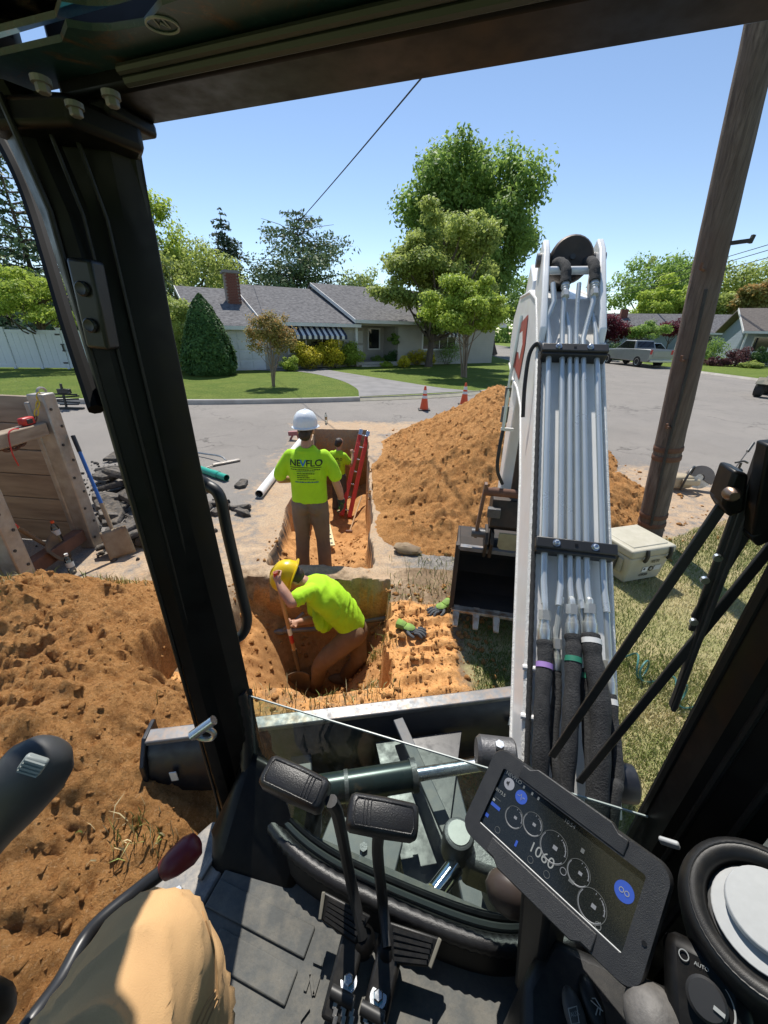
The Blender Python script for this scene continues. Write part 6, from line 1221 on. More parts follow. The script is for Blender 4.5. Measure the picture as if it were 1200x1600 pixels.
# print on the back of the shirt
def project_print(o, tree, dirv, off):
    me = o.data; d = Vector(dirv)
    for v in me.vertices:
        h = tree.ray_cast(v.co - d * 0.6, d)
        if h[0] is not None: v.co = h[0] - d * off
    me.update()
bmT = bmesh.new(); bmT.from_mesh(smh); tree1 = BVHTree.FromBMesh(bmT); bmT.free()
M_ink = pbr('black_shirt_print', (0.02, 0.03, 0.015), .8); M_inkb = pbr('blue_shirt_print', (0.01, 0.19, 0.55), .8); M_inkg = pbr('grey_green_print', (0.06, 0.16, 0.10), .8)
def subdiv(o, cuts=2):
    bm = bmesh.new(); bm.from_mesh(o.data); bmesh.ops.triangulate(bm, faces=bm.faces); 
    for _ in range(cuts): bmesh.ops.subdivide_edges(bm, edges=[e for e in bm.edges if e.calc_length() > .02], cuts=1)
    bmesh.ops.triangulate(bm, faces=bm.faces); bm.to_mesh(o.data); bm.free()
def print_word(s, x, z, size, m, tree, org, parent, off=.004, xs_=1.0): o = text_mesh('print', s, size, m, org + A(x, -.4, z), A(1, 0, 0), A(0, 0, 1), parent, offset=.0016, xscale=xs_); subdiv(o); project_print(o, tree, (0, 1, 0), off); return o
org = w1(0, 0, 1.375)
for s, x, m_ in (('NE', -.158, M_ink), ('FLO', .012, M_ink)): print_word(s, x, 0, .088, m_, tree1, org, sh1, xs_=1.06)
print_word('V', -.048, -.004, .094, M_inkb, tree1, org, sh1, .005, 1.1)
def print_bar(x0, x1, z0, z1, m, tree, org, parent):
    k = MB(); n = max(2, int((x1 - x0) / .015)); V = []
    for i in range(n + 1): x = x0 + (x1 - x0) * i / n; V += [org + A(x, -.4, z0), org + A(x, -.4, z1)]
    k.add(V, [(2 * i, 2 * i + 2, 2 * i + 3, 2 * i + 1) for i in range(n)]); o = k.build('print', m, parent); project_print(o, tree, (0, 1, 0), .004)
print_bar(-.155, .165, -.020, -.013, M_ink, tree1, org, sh1)
rgw = np.random.default_rng(2)
for (x0, x1, z, h_, m_) in ((-.15, .155, -.044, .011, M_ink), (-.09, .10, -.062, .008, M_inkg), (-.085, .10, -.085, .011, M_ink), (-.085, .03, -.107, .010, M_ink), (-.085, .045, -.128, .010, M_ink), (-.085, .10, -.150, .010, M_ink), (-.115, .13, -.182, .014, pbr('blue_grey_print', (.03, .16, .2), .8))):
    x = x0
    while x < x1: w = .008 + .02 * rgw.random(); print_bar(x, min(x + w, x1), z, z + h_ * (.7 + .3 * rgw.random()), m_, tree1, org, sh1); x += w + .004
# ---------------------------------------------------------------- digging worker in the pit
def q_(x, y, Y): return P(x, y, Y=Y)
pel, chs, nck, hd_ = q_(550, 982, 2.72), q_(500, 930, 2.71), q_(476, 911, 2.71), q_(459, 904, 2.72)
spine = nrm(nck - pel); sideN = A(0, -1, 0)
shN, elN, haN = q_(482, 924, 2.56), q_(456, 942, 2.40), q_(433, 906, 2.52); shF, elF, haF = q_(488, 926, 2.84), q_(497, 966, 2.86), q_(458, 974, 2.70)
hpN, knN, ftN = q_(552, 992, 2.62), q_(503, 1036, 2.50), q_(492, 1074, 2.74); hpF, knF, ftF = q_(555, 988, 2.80), q_(560, 1028, 2.66), q_(541, 1054, 2.80)
fwd2 = nrm(A(-.45, -.1, -.9)); up2 = nrm(A(-.88, -.12, .46))
k = MB(); head_shape(k, hd_, fwd2, up2, 1.0); limb(k, [chs, nck, hd_ - up2 * .06], [.08, .06, .055]); limb(k, [pel, (pel + chs) / 2, chs], [.12, .11, .12])
limb(k, [shN, elN], [.052, .043]); limb(k, [elN, (elN + haN) / 2 + A(0, -.01, 0), haN + (elN - haN) * .12], [.043, .040, .029]); limb(k, [shF, elF], [.052, .043]); limb(k, [elF, (elF + haF) / 2, haF + (elF - haF) * .15], [.043, .040, .029])
hdl = nrm(q_(474, 1066, 2.68) - q_(430, 893, 2.55)); dN_ = nrm(haN - elN)
hand(k, haN - dN_ * .05, dN_, A(.2, .5, .1), .010, 1.0); dF_ = nrm(haF - elF); hand(k, haF - dF_ * .05, dF_, A(.1, -.3, .8), .010, 1.0)
for h_, kn, ft in ((hpN, knN, ftN), (hpF, knF, ftF)): limb(k, [h_, (h_ + kn) / 2, kn, (kn + ft) / 2, ft], [.055, .05, .042, .04, .036], 12, 3)
pm = blob(k, .0075, 3); per2 = tag(finish('person', pm, M_skin), 'worker in yellow hard hat bending over his shovel in the pit', 'person')
k = MB(); rings = []; bk_ = np.cross(sideN, spine); bk_ = bk_ if bk_[2] > 0 else -bk_
for t, rs_, rb_ in ((-.02, .155, .135), (.2, .165, .135), (.45, .175, .14), (.7, .195, .135), (.88, .17, .115), (.98, .10, .085), (1.02, .075, .07)):
    c = pel + (nck - pel) * t + bk_ * (.05 * math.sin(math.pi * np.clip(t, 0, 1)) + .015); rings.append([c + sideN * rs_ * math.cos(a) + bk_ * rb_ * math.sin(a) for a in np.linspace(0, 2 * math.pi, 26, endpoint=False)])
k.loft(rings); limb(k, [shN + (chs - shN) * .25, shN + (elN - shN) * .25, shN + (elN - shN) * .68], [.078, .070, .068]); limb(k, [shF + (chs - shF) * .25, shF + (elF - shF) * .65], [.085, .075])
k.ell(pel + spine * .25 - bk_ * .13, (.13, .14, .07), np.array([spine, sideN, bk_]))
attach(blob(k, .013, 4, folds(.018, 9, 411, False)), 'shirt', M_vis, per2)
k = MB(); k.ell(pel - spine * .03, (.13, .155, .125), np.array([spine, sideN, bk_]), 18, 10)
for h_, kn, ft in ((hpN, knN, ftN), (hpF, knF, ftF)): limb(k, [h_, (h_ + kn) / 2, kn, (kn + ft) / 2, ft], [.108, .094, .076, .070, .070], 16)
attach(blob(k, .013, 3, folds(.013, 9, 413, False)), 'trousers', M_brown, per2)
for ft in (ftN, ftF): k = MB(); k.ell(ft + A(-.05, 0, -.06), (.14, .055, .055)); attach(blob(k, .014, 1), 'boot', M_boot, per2)
k = MB(); k.ell(hd_ - fwd2 * .03 + up2 * .0, (.082, .082, .085)); attach(blob(k, .01, 2, folds(.004, 30, 415)), 'hair', M_hair, per2)
hard_hat(hd_ + up2 * .035, fwd2, up2, M_haty, per2, 1.12, .05)
shovel('long_shovel', 'long wooden shovel with red bands in the digging worker hands', q_(430, 894, 2.53), q_(475, 1078, 2.66), M_wood, M_bladeK, False, (0, -1, .2), bands=((.0, .10, M_red), (.62, .70, M_white), (.70, .80, M_red)), bw=.20)
# ---------------------------------------------------------------- worker deep in the trench
T0 = A(-1.0, 7.85, -1.5); ang3 = rad(-25)
def w3(x, y, z): return T0 + A(x * math.cos(ang3) - y * math.sin(ang3), x * math.sin(ang3) + y * math.cos(ang3), z) * .93
fw3 = nrm(w3(0, 1, 0) - T0)
k = MB(); limb(k, [w3(0, 0, 1.40), w3(0, .03, 1.50), w3(0, .05, 1.57)], [.07, .056, .055]); head_shape(k, w3(0, .07, 1.67), fw3 + A(.2, 0, -.35), A(0, 0, 1), .95)
limb(k, [w3(.18, 0, 1.42), w3(.26, .06, 1.24), w3(.27, .10, 1.18)], [.052, .046, .042]); limb(k, [w3(.27, .10, 1.18), w3(.25, .22, 1.30), w3(.22, .28, 1.38)], [.042, .038, .03]); hand(k, w3(.22, .28, 1.38), A(-.2, .4, .8), A(0, 1, -.3), .010, .8)
limb(k, [w3(-.18, 0, 1.42), w3(-.25, .08, 1.2), w3(-.2, .22, 1.1)], [.052, .045, .032]); hand(k, w3(-.2, .22, 1.1), A(.2, .9, .1), A(0, 0, -1), .010, .8); k.ell(w3(0, 0, 1.15), (.12, .09, .3))
for sg in (-1, 1): limb(k, [w3(sg * .09, 0, .92), w3(sg * .10, .02, .5), w3(sg * .11, 0, .09)], [.075, .055, .04])
per3 = tag(finish('person', blob(k, .011, 3), M_skin), 'bareheaded dark-haired worker standing deep in the trench by the ladder', 'person')
k = MB(); rings = [[w3(rx * math.cos(a), cy_ + ry * math.sin(a), z) for a in np.linspace(0, 2 * math.pi, 24, endpoint=False)] for z, rx, ry, cy_ in ((.93, .168, .125, 0), (1.15, .168, .125, 0), (1.30, .185, .13, 0), (1.42, .185, .12, .01), (1.49, .12, .09, .015), (1.52, .075, .07, .02))]
k.loft(rings); limb(k, [w3(.15, 0, 1.41), w3(.235, .045, 1.28)], [.082, .078]); limb(k, [w3(-.15, 0, 1.41), w3(-.23, .05, 1.27)], [.082, .078]); sm3 = blob(k, .016, 4, folds(.006, 9, 421)); sh3 = attach(sm3, 'shirt', M_vis, per3)
k = MB(); k.ell(w3(0, -.01, .93), (.16, .12, .12))
for sg in (-1, 1): limb(k, [w3(sg * .09, 0, .92), w3(sg * .10, .02, .5), w3(sg * .115, 0, .04)], [.10, .082, .078], 14)
attach(blob(k, .016, 3, folds(.007, 8, 423)), 'trousers', M_greyp, per3)
for sg in (-1, 1): k = MB(); k.ell(w3(sg * .115, .06, .04), (.055, .13, .055)); attach(blob(k, .018, 1), 'boot', M_boot, per3)
k = MB(); k.ell(w3(0, .05, 1.71), (.082, .098, .085)); k.ell(w3(0, 0, 1.66), (.07, .05, .06)); attach(blob(k, .011, 2, folds(.008, 25, 425)), 'hair', M_hair, per3)
bmT = bmesh.new(); bmT.from_mesh(sm3); tree3 = BVHTree.FromBMesh(bmT); bmT.free(); print_word('NEVFLO', -.15, 0, .07, M_ink, tree3, w3(0, 0, 1.33), sh3, .006)
for i in range(4): print_bar(-.10, .06, -.04 - .035 * i, -.028 - .035 * i, M_inkg, tree3, w3(0, 0, 1.33), sh3)
# ---------------------------------------------------------------- operator: left leg in view
CW = lambda x, y, z: C2W(A(x, y, z))
k = MB(); limb(k, [CW(-.16, -.42, 1.47), CW(-.275, -.12, 1.50), CW(-.340, .09, 1.455)], [.098, .094, .076], 18, 5); limb(k, [CW(-.340, .09, 1.455), CW(-.335, .08, 1.25), CW(-.345, .0, 1.03)], [.080, .076, .066], 18, 5)
limb(k, [CW(.04, -.42, 1.44), CW(.14, -.25, 1.44), CW(.18, -.16, 1.36)], [.098, .09, .078], 16, 4); limb(k, [CW(.18, -.16, 1.36), CW(.16, -.20, 1.2), CW(.14, -.26, 1.03)], [.078, .072, .066], 16, 4); k.ell(CW(-.06, -.46, 1.45), (.20, .13, .12), CABAX)
def kneefold(co):
    loc = co - CW(-.340, .09, 1.455).astype(np.float32); r = np.linalg.norm(loc, axis=1); a = fbm(co[:, 0] * 5 - co[:, 1] * 5 + 3, co[:, 2] * 9, 2, 431); sx = loc[:, 0] * .35 - loc[:, 1] * .25 + loc[:, 2] * .9; cr = 1 - np.abs(np.sin(math.pi * (sx * 17 + a * 1.6)))
    return (.008 * (np.abs(a) * 2 - .4) + .011 * (cr ** 3 - .2)) * sstep(.04, .11, r)
per4 = tag(finish('person', blob(k, .009, 8, kneefold), M_tan), 'seated operator legs in tan canvas work trousers inside the cab', 'person')
k = MB(); k.ell(CW(-.34, .04, .972), (.048, .12, .042), CABAX, 16, 10); limb(k, [CW(-.345, .0, 1.06), CW(-.345, .0, .98)], [.062, .058], 14); attach(blob(k, .01, 3), 'boot', M_boot, per4)
k = MB(); k.ell(CW(.14, -.2, .975), (.05, .14, .045), CABAX, 16, 10); attach(blob(k, .012, 2), 'boot', M_boot, per4)

bmT = bmesh.new(); bmT.from_mesh(per4.data); tree4 = BVHTree.FromBMesh(bmT); bmT.free(); M_seam = pbr('tan_seam_thread', (0.42, 0.25, 0.11), .9)
for path in ([(322, 1425), (336, 1470), (344, 1520), (346, 1560)], [(312, 1600), (326, 1570), (342, 1548)], [(318, 1604), (331, 1576), (344, 1556)], [(325, 1606), (336, 1582), (345, 1564)]):
    pts = []
    for x, y in [tuple(p[:2]) for p in smoothpath([A(a, b_, 0) for a, b_ in path], 6)]:
        d = Vector(nrm(ray(x - 6, y))); h = tree4.ray_cast(Vector(CAMO), d)
        if h[0] is not None: pts.append(np.array(h[0]) + np.array(h[1]) * .001)
    if len(pts) > 3: k = MB(); k.tube(pts, .0014, 5); k.build('seam', M_seam, per4, smooth=True)
# ================================================================== excavator
M_cab = pbr('cab_black_paint', (0.0026, 0.0027, 0.003), 0.42, c2=(0.0045, 0.0044, 0.0043), nscale=9, rvar=0.12, spec=0.22, dust=(0.06, 0.05, 0.04), dust_amt=0.15)
M_seal = pbr('rubber_seal', (0.006, 0.006, 0.0063), 0.45, c2=(0.01, 0.01, 0.0098), nscale=20, rvar=0.1, spec=0.3)
M_plas = pbr('grained_black_plastic', (0.0075, 0.0075, 0.008), 0.45, c2=(0.012, 0.0115, 0.011), nscale=30, bscale=900, bstr=0.25, bdist=0.001, spec=0.45, dust=(0.08, 0.07, 0.055), dust_amt=0.2)
M_grip = pbr('grip_rubber', (0.014, 0.0135, 0.0145), 0.36, c2=(0.02, 0.02, 0.02), nscale=30, bscale=420, bstr=0.5, bdist=0.0015)
M_wht = pbr('white_machine_paint', (0.84, 0.83, 0.81), 0.38, c2=(0.76, 0.74, 0.70), nscale=5, lo=0.45, hi=0.8, bscale=120, bstr=0.08, coat=0.2, rvar=0.08)
M_weld = pbr('painted_weld', (0.80, 0.79, 0.75), 0.5, c2=(0.66, 0.63, 0.58), nscale=60, bscale=160, bstr=0.7, bdist=0.006)
M_tube = pbr('plated_hydraulic_tube', (0.60, 0.62, 0.60), 0.30, 0.55, c2=(0.52, 0.56, 0.56), nscale=3, rvar=0.04)
M_sleeve = pbr('woven_hose_sleeve', (0.022, 0.022, 0.023), 0.9, c2=(0.045, 0.045, 0.045), nscale=60, bscale=220, bstr=0.8, bdist=0.004)
M_iron = pbr('dark_bucket_steel', (0.035, 0.032, 0.03), 0.6, 0.5, c2=(0.07, 0.05, 0.038), nscale=9, rvar=0.1)
M_irond = pbr('dark_inner_bucket', (0.03, 0.027, 0.025), 0.8, 0.2, c2=(0.055, 0.04, 0.03), nscale=7)
M_worn = pbr('worn_bare_steel', (0.52, 0.46, 0.37), 0.45, 0.5, c2=(0.33, 0.19, 0.10), nscale=14, lo=0.42, hi=0.62)
M_blade = pbr('blue_black_blade_paint', (0.010, 0.012, 0.017), 0.4, c2=(0.018, 0.018, 0.02), nscale=8, rvar=0.12)
M_bedge = pbr('scuffed_blade_edge', (0.17, 0.18, 0.195), 0.45, 0.3, c2=(0.10, 0.105, 0.11), nscale=10, rvar=0.12, dust=(0.34, 0.21, 0.11), dust_amt=0.5)
M_frame = pbr('grey_undercarriage_paint', (0.06, 0.068, 0.078), 0.5, c2=(0.04, 0.044, 0.05), nscale=7, dust=(0.18, 0.14, 0.09), dust_amt=0.3)
M_matr = pbr('floor_mat_rubber', (0.085, 0.09, 0.088), 0.75, c2=(0.06, 0.063, 0.061), nscale=9, bscale=120, bstr=0.35, bdist=0.003, dust=(0.24, 0.21, 0.16), dust_amt=0.35)
M_sill = pbr('scuffed_step_plate', (0.20, 0.20, 0.20), 0.6, c2=(0.13, 0.125, 0.12), nscale=9, bscale=70, bstr=0.3, dust=(0.44, 0.38, 0.30), dust_amt=0.8)
M_trackr = pbr('dusty_track_rubber', (0.10, 0.09, 0.08), 0.9, c2=(0.2, 0.16, 0.12), nscale=7, bscale=40, dust=(0.42, 0.33, 0.22), dust_amt=0.9)
M_pin = pbr('cast_grey', (0.10, 0.10, 0.105), 0.45, 0.5, c2=(0.15, 0.15, 0.15), nscale=14, bscale=150, bstr=0.4)
M_silver = pbr('silver_plastic', (0.40, 0.41, 0.41), 0.5, 0.1, c2=(0.37, 0.38, 0.38), nscale=90)
M_redg = pbr('dark_red_grip', (0.15, 0.010, 0.018), 0.42, c2=(0.12, 0.009, 0.015), nscale=12)
M_sprint = pbr('pale_print', (0.32, 0.33, 0.32), 0.6)
ex = thing('mini_excavator', 'white and black mini excavator seen from inside its cab', 'excavator', (0, 0, 0))
def cp_(pts): return [C2W(A(*p)) for p in pts]
def vprism(mb, sec, z0, z1): return mb.prism([C2W(A(x, y, z0)) for x, y in sec], A(0, 0, z1 - z0))
# ---- left pillar
sec = [(-.593, .592), (-.600, .545), (-.614, .515), (-.622, .487), (-.640, .472), (-.668, .482), (-.690, .52), (-.700, .61), (-.66, .635), (-.625, .615)]
zs = [0.80, 1.0, 1.2, 1.45, 1.9, 2.2, 2.34, 2.42, 2.47]; fl = [(0.05, 0.0), (0.035, 0), (0.026, 0), (0.020, 0), (0.004, 0), (0, 0), (.004, 0), (.012, -.005), (.03, -.02)]
k = MB(); k.loft([[C2W(A(x + (f[0] if x > -.61 else f[0] * .3 - (0.02 * (z > 2.3) * (z - 2.3) / .17 * 2)), y + f[1], z)) for x, y in sec] for z, f in zip(zs, fl)]); pil = k.build('pillar', M_cab, ex, smooth=True, ang=28)
for off, r in (((-.601, .594), 0.008), ((-.606, .527), 0.003), ((-.617, .500), 0.0025), ((-.641, .472), 0.004)):
    k = MB(); pts = [C2W(A(off[0] + (np.interp(z, [.8, 1.0, 1.2, 1.45, 1.9, 2.2, 2.34, 2.42, 2.47], [.05, .035, .026, .02, .004, 0, .004, .012, .03]) if off[0] > -.602 else 0), off[1] - 0.002 - (0.2 * max(0, z - 2.34)), z)) for z in (0.82, 0.95, 1.1, 1.3, 1.6, 1.9, 2.2, 2.34, 2.40, 2.45)]; k.tube(pts, r, 8); k.build('seal_strip', M_seal, pil, smooth=True)
# striker plate on the pillar
def on(x, y, cx=None, cy=None, z=None, t=None): return P(x, y, cx=cx, cy=cy, z=z, t=t)
sp0, sp1 = P(133, 405, cy=.480), P(163, 545, cy=.480); du = nrm(sp1 - sp0); wd = nrm(C2W(A(1, 0.25, 0))); nn_ = nrm(np.cross(wd, du))
if nn_ @ nrm(CAMO - sp0) < 0: nn_ = -nn_
k = MB(); k.bar(sp0 - nn_ * .0, sp1, 0.036, 0.03, nn_); stp = k.build('striker_plate', pbr('satin_black_plate', (0.010, 0.0105, 0.011), 0.4), pil, bevel=0.005)
for f in (0.32, 0.72): k = MB(); c = sp0 + (sp1 - sp0) * f + nn_ * 0.016; k.lathe([(0.010, 0), (0.010, 0.004), (0.008, 0.006), (0.005, 0.005)], c, nn_, 16); k.build('screw', MATS['satin_black_plate'], stp, smooth=True)
k = MB(); pts = [P(x, y, t=t) for x, y, t in ((-40, 160, .75), (0, 218, .75), (28, 270, .74), (52, 330, .73), (80, 420, .70), (110, 520, .67), (150, 640, .64))]; k.tube(smoothpath(pts, 4), 0.012, 8); k.build('door_frame', pbr('matt_black_frame', (0.003, 0.003, 0.0032), 0.75, spec=0.15), ex, smooth=True)
# bracket and bolts at the pillar head
k = MB(); vprism(k, [(-.70, .44), (-.56, .47), (-.545, .56), (-.60, .60), (-.70, .60)], 2.42, 2.452); hb = k.build('head_bracket', M_cab, ex, bevel=0.008)
for x, y in ((66, 134), (118, 172), (175, 156)):
    c = P(x, y, z=2.418); k = MB(); k.lathe([(0.0065, 0.004), (0.0065, -0.005), (0.0055, -0.006)], c, (0, 0, 1), 6); k.lathe([(0.009, 0.006), (0.009, 0.001)], c, (0, 0, 1), 14); k.build('bolt', pbr('dull_bolt', (0.22, 0.22, 0.21), .45, .6), hb)
# ---- top beam and roof
k = MB(); k.cbox((-.62, .508, 2.461), (.95, .594, 2.60)); beam = k.build('front_beam', M_cab, ex, bevel=0.008)
k = MB(); k.tube([C2W(A(-.50, .505, 2.466)), C2W(A(.95, .500, 2.466))], 0.006, 8); k.tube([C2W(A(-.50, .496, 2.472)), C2W(A(.95, .491, 2.472))], 0.005, 8); k.build('glass_gasket', pbr('grey_gasket', (0.05, 0.055, 0.05), 0.4), beam, smooth=True)
k = MB(); k.cbox((-.62, .512, 2.444), (-.545, .59, 2.463)); k.build('beam_end', M_cab, beam, bevel=0.006)
k = MB(); k.cbox((.40, -.6, 2.45), (.95, .515, 2.60)); k.cbox((-.95, -.6, 2.50), (-.66, .52, 2.6)); k.build('roof_rail', M_cab, ex, bevel=0.02)
M_frit = pbr('dusty_roof_panel', (0.018, 0.035, 0.036), 0.35, c2=(0.028, 0.042, 0.042), nscale=20, lo=0.4, hi=0.75)
m, nt, b = newmat('mud_spattered_roof_panel'); v = objvec(nt); b.inputs['Roughness'].default_value = 0.4
c_ = mixc(nt, ramp(nt, noise(nt, 120, 8, 0.85, v), 0.55, 0.72), (0.014, 0.040, 0.042), (0.06, 0.11, 0.105))
c_ = mixc(nt, ramp(nt, noise(nt, 9, 7, 0.8, v, 0.8), 0.52, 0.60), c_, mixc(nt, ramp(nt, noise(nt, 60, 5, 0.8, v), 0.35, 0.65), (0.03, 0.018, 0.01), (0.14, 0.075, 0.038))); nt.links.new(c_, b.inputs['Base Color']); M_fritd = m
k = MB(); sh = [(-.68, .52), (.6, .52), (.6, .40), (-.38, .445), (-.42, .462), (-.46, .458), (-.48, .452), (-.50, .440), (-.53, .455), (-.68, .45)]; vprism(k, sh, 2.480, 2.486); k.build('roof_panel', M_fritd, ex)
k = MB(); vprism(k, [(-.68, .45), (.6, .45), (.6, -.5), (-.68, -.5)], 2.492, 2.498); k.build('roof_glass', glassmat('teal_roof_glass', (0.35, 0.72, 0.76), dirt=0.25, dirtcol=(0.2, 0.16, 0.1), dscale=40), ex)
c = P(254, 40, z=2.479); k = MB(); k.tube([c + A(0.016 * math.cos(a), 0.012 * math.sin(a), 0) for a in np.linspace(0, 2 * math.pi, 25)], 0.0012, 5, False); k.tube([c + A(-.005, -.011, 0), c + A(-.004, .002, 0), c + A(0, -.004, 0), c + A(.006, .003, 0), c + A(.004, -.01, 0)], 0.001, 4, False); k.build('glass_mark', M_sprint, ex)
# ---- right pillar and side
sec = [(.380, .590), (.392, .555), (.430, .535), (.475, .50), (.52, .53), (.52, .64), (.40, .64), (.382, .615)]
k = MB(); vprism(k, sec, 0.8, 2.47); rp = k.build('pillar', M_cab, ex, smooth=True, ang=28)
for off, r in (((.381, .603), 0.010), ((.410, .545), 0.006), ((.452, .518), 0.006)): k = MB(); k.tube([C2W(A(off[0], off[1], z)) for z in (0.85, 1.4, 1.9, 2.46)], r, 8); k.build('seal_strip', M_seal, rp, smooth=True)
k = MB(); k.cbox((.50, -.4, 0.75), (.56, .53, 1.33)); k.build('side_panel', M_cab, ex, bevel=0.01)
k = MB(); k.cbox((.515, -.4, 1.33), (.522, .50, 2.46)); k.build('side_glass', glassmat('smoked_side_glass', (0.60, 0.70, 0.70), dirt=0.15, dscale=60), ex)
k = MB(); k.cbox((.49, .25, 1.33), (.54, .52, 1.36)); k.build('side_glass_seal', M_seal, ex, bevel=0.005)
k = MB(); k.prism(cp_([(.62, -.5, 0.7), (.62, .62, 0.7), (.62, .62, 1.20), (.62, .5, 1.33), (.62, -.5, 1.38)]), C2W(A(.55, 0, 0))); k.build('side_hood', pbr('pale_hood_paint', (0.60, 0.66, 0.64), 0.35, c2=(0.52, 0.58, 0.57), nscale=5), ex, bevel=0.03, seg=3)
# ---- lower windshield
topL, topR = A(-.572, .59, 1.285), A(.385, .59, 1.325)
sillp = smoothpath([A(-.560, .545, 1.05), A(-.503, .513, 1.0), A(-.38, .458, 1.0), A(-.238, .433, 1.0), A(-.027, .432, 1.0), A(.124, .444, 1.0), A(.227, .478, 1.0), A(.385, .53, 1.03)], 5)
n = len(sillp); k = MB(); V = []
for i, s_ in enumerate(sillp):
    t = np.clip((s_[0] + .572) / .957, 0, 1); tp = topL + (topR - topL) * t
    for j in range(7): u = j / 6; q_ = tp * (1 - u) + s_ * u; q_[1] += 0.035 * math.sin(math.pi * u) * math.sin(math.pi * t) ; V.append(C2W(q_))
F_ = [(i * 7 + j, i * 7 + j + 1, (i + 1) * 7 + j + 1, (i + 1) * 7 + j) for i in range(n - 1) for j in range(6)]
k.add(V, F_); gl = k.build('windshield', glassmat('windshield_glass', (0.60, 0.72, 0.68), dirt=0.16, dirtcol=(0.5, 0.47, 0.42), dscale=55, dlo=0.45, dhi=0.8), ex, smooth=True)
k = MB(); k.tube([C2W(topL), C2W(topR)], 0.0026, 6); k.build('glass_edge', pbr('frosted_glass_edge', (0.30, 0.35, 0.33), 0.4), gl)
for dz, dy, r, mm, nm in ((0.014, .014, 0.008, M_seal, 'sill_seal'), (0.006, 0.002, 0.010, pbr('grey_seal', (0.05, 0.056, 0.053), 0.4), 'sill_seal'), (0.0, -0.012, 0.007, M_seal, 'sill_seal')):
    k = MB(); k.tube([C2W(p + A(0, dy, dz)) for p in [A(-.575, .585, 1.28), A(-.573, .570, 1.12)] + sillp], r, 8); k.build(nm, mm, ex, smooth=True)
k = MB(); path = smoothpath([C2W(p + A(0.0, -0.028, -0.002)) for p in [A(-.582, .600, 1.32), A(-.580, .590, 1.16)] + sillp[::3]], 8); L_ = len(path); k.tube(path, [0.0165 + 0.0028 * (i % 2) for i in range(L_)], 10); k.build('ribbed_trim', M_grip, ex, smooth=True, ang=80)
k = MB(); rings = []
for p in sillp: rings.append([C2W(p + A(0, -.028, -.012)), C2W(p + A(0, .02, -.006)), C2W(p + A(0, .03, -.25)), C2W(p + A(0, -.06, -.25)), C2W(p + A(0, -.055, -.05))])
k.loft(rings); k.build('front_panel', M_plas, ex, smooth=True)
k = MB(); k.prism(cp_([(-.60, .33, .90), (-.60, .56, .90), (-.595, .56, 1.12), (-.59, .48, 1.06), (-.58, .38, .98)]), C2W(A(.26, .0, -.05))); k.build('corner_cover', M_cab, ex, bevel=0.04, seg=4)
# ---- floor
FZ = 0.93
k = MB(); vprism(k, [(-.53, -.5), (.45, -.5), (.45, .50), (-.45, .50), (-.53, .38)], FZ - 0.05, FZ); flr = k.build('floor_mat', M_matr, ex, bevel=0.005)
def slab(a0, a1, b0, b1, nm, mm, par, h=0.006, z=FZ, bev=0.004): k = MB(); k.cbox((a0, b0, z), (a1, b1, z + h)); return k.build(nm, mm, par, bevel=bev)
for i, (px, py, qx, qy) in enumerate(((330, 1400, 475, 1500), (330, 1480, 445, 1575))):
    a = W2C(P(px, py, z=FZ)); c = W2C(P(qx, qy, z=FZ)); slab(a[0], c[0], c[1] - 0.0, c[1] + 0.055, 'mat_pad', M_matr, flr)
for i in range(3): slab(.06 + .11 * i, .14 + .11 * i, .20, .30, 'mat_pad', M_matr, flr)
nc = W2C(P(487, 1540, z=FZ)); ctr = C2W(A(nc[0], nc[1], FZ + 0.001)); e1 = nrm(P(500, 1500, z=FZ) - P(475, 1585, z=FZ)); e2 = A(e1[1], -e1[0], 0)
k = MB(); zz = ctr - e1 * .012 - e2 * .010; k.bar(zz, zz + e1 * .026, .007, .006); k.bar(zz + e1 * .026, zz + e2 * .02, .007, .006); k.bar(zz + e2 * .02, zz + e2 * .02 + e1 * .026, .007, .006); k.build('embossed_letter', M_matr, flr, bevel=0.001)
for sg in (1, -1): c = ctr + e1 * .034 * sg; k = MB(); k.prism([c + e1 * .016 * sg, c + e2 * .011 - e1 * .004 * sg, c - e2 * .011 - e1 * .004 * sg], A(0, 0, 0.005)); k.build('embossed_arrow', M_matr, flr)
k = MB(); vprism(k, [(-.70, -.5), (-.535, -.5), (-.535, .385), (-.575, .45), (-.64, .44), (-.70, .30)], FZ - 0.055, FZ - 0.008); sl = k.build('door_sill', M_sill, ex, bevel=0.008)
for i in range(6): slab(-.672, -.655, -.30 + .12 * i, -.22 + .12 * i, 'tread_bar', M_sill, sl, 0.012, FZ - .008, 0.003); slab(-.585, -.57, -.28 + .12 * i, -.20 + .12 * i, 'tread_bar', M_sill, sl, 0.012, FZ - .008, 0.003)
c = C2W(A(*W2C(P(278, 1392, z=FZ))[:2], FZ - .008)); k = MB(); k.lathe([(0.012, 0), (0.012, 0.006), (0.009, 0.012)], c, n=6); k.build('bolt', M_zinc, sl)
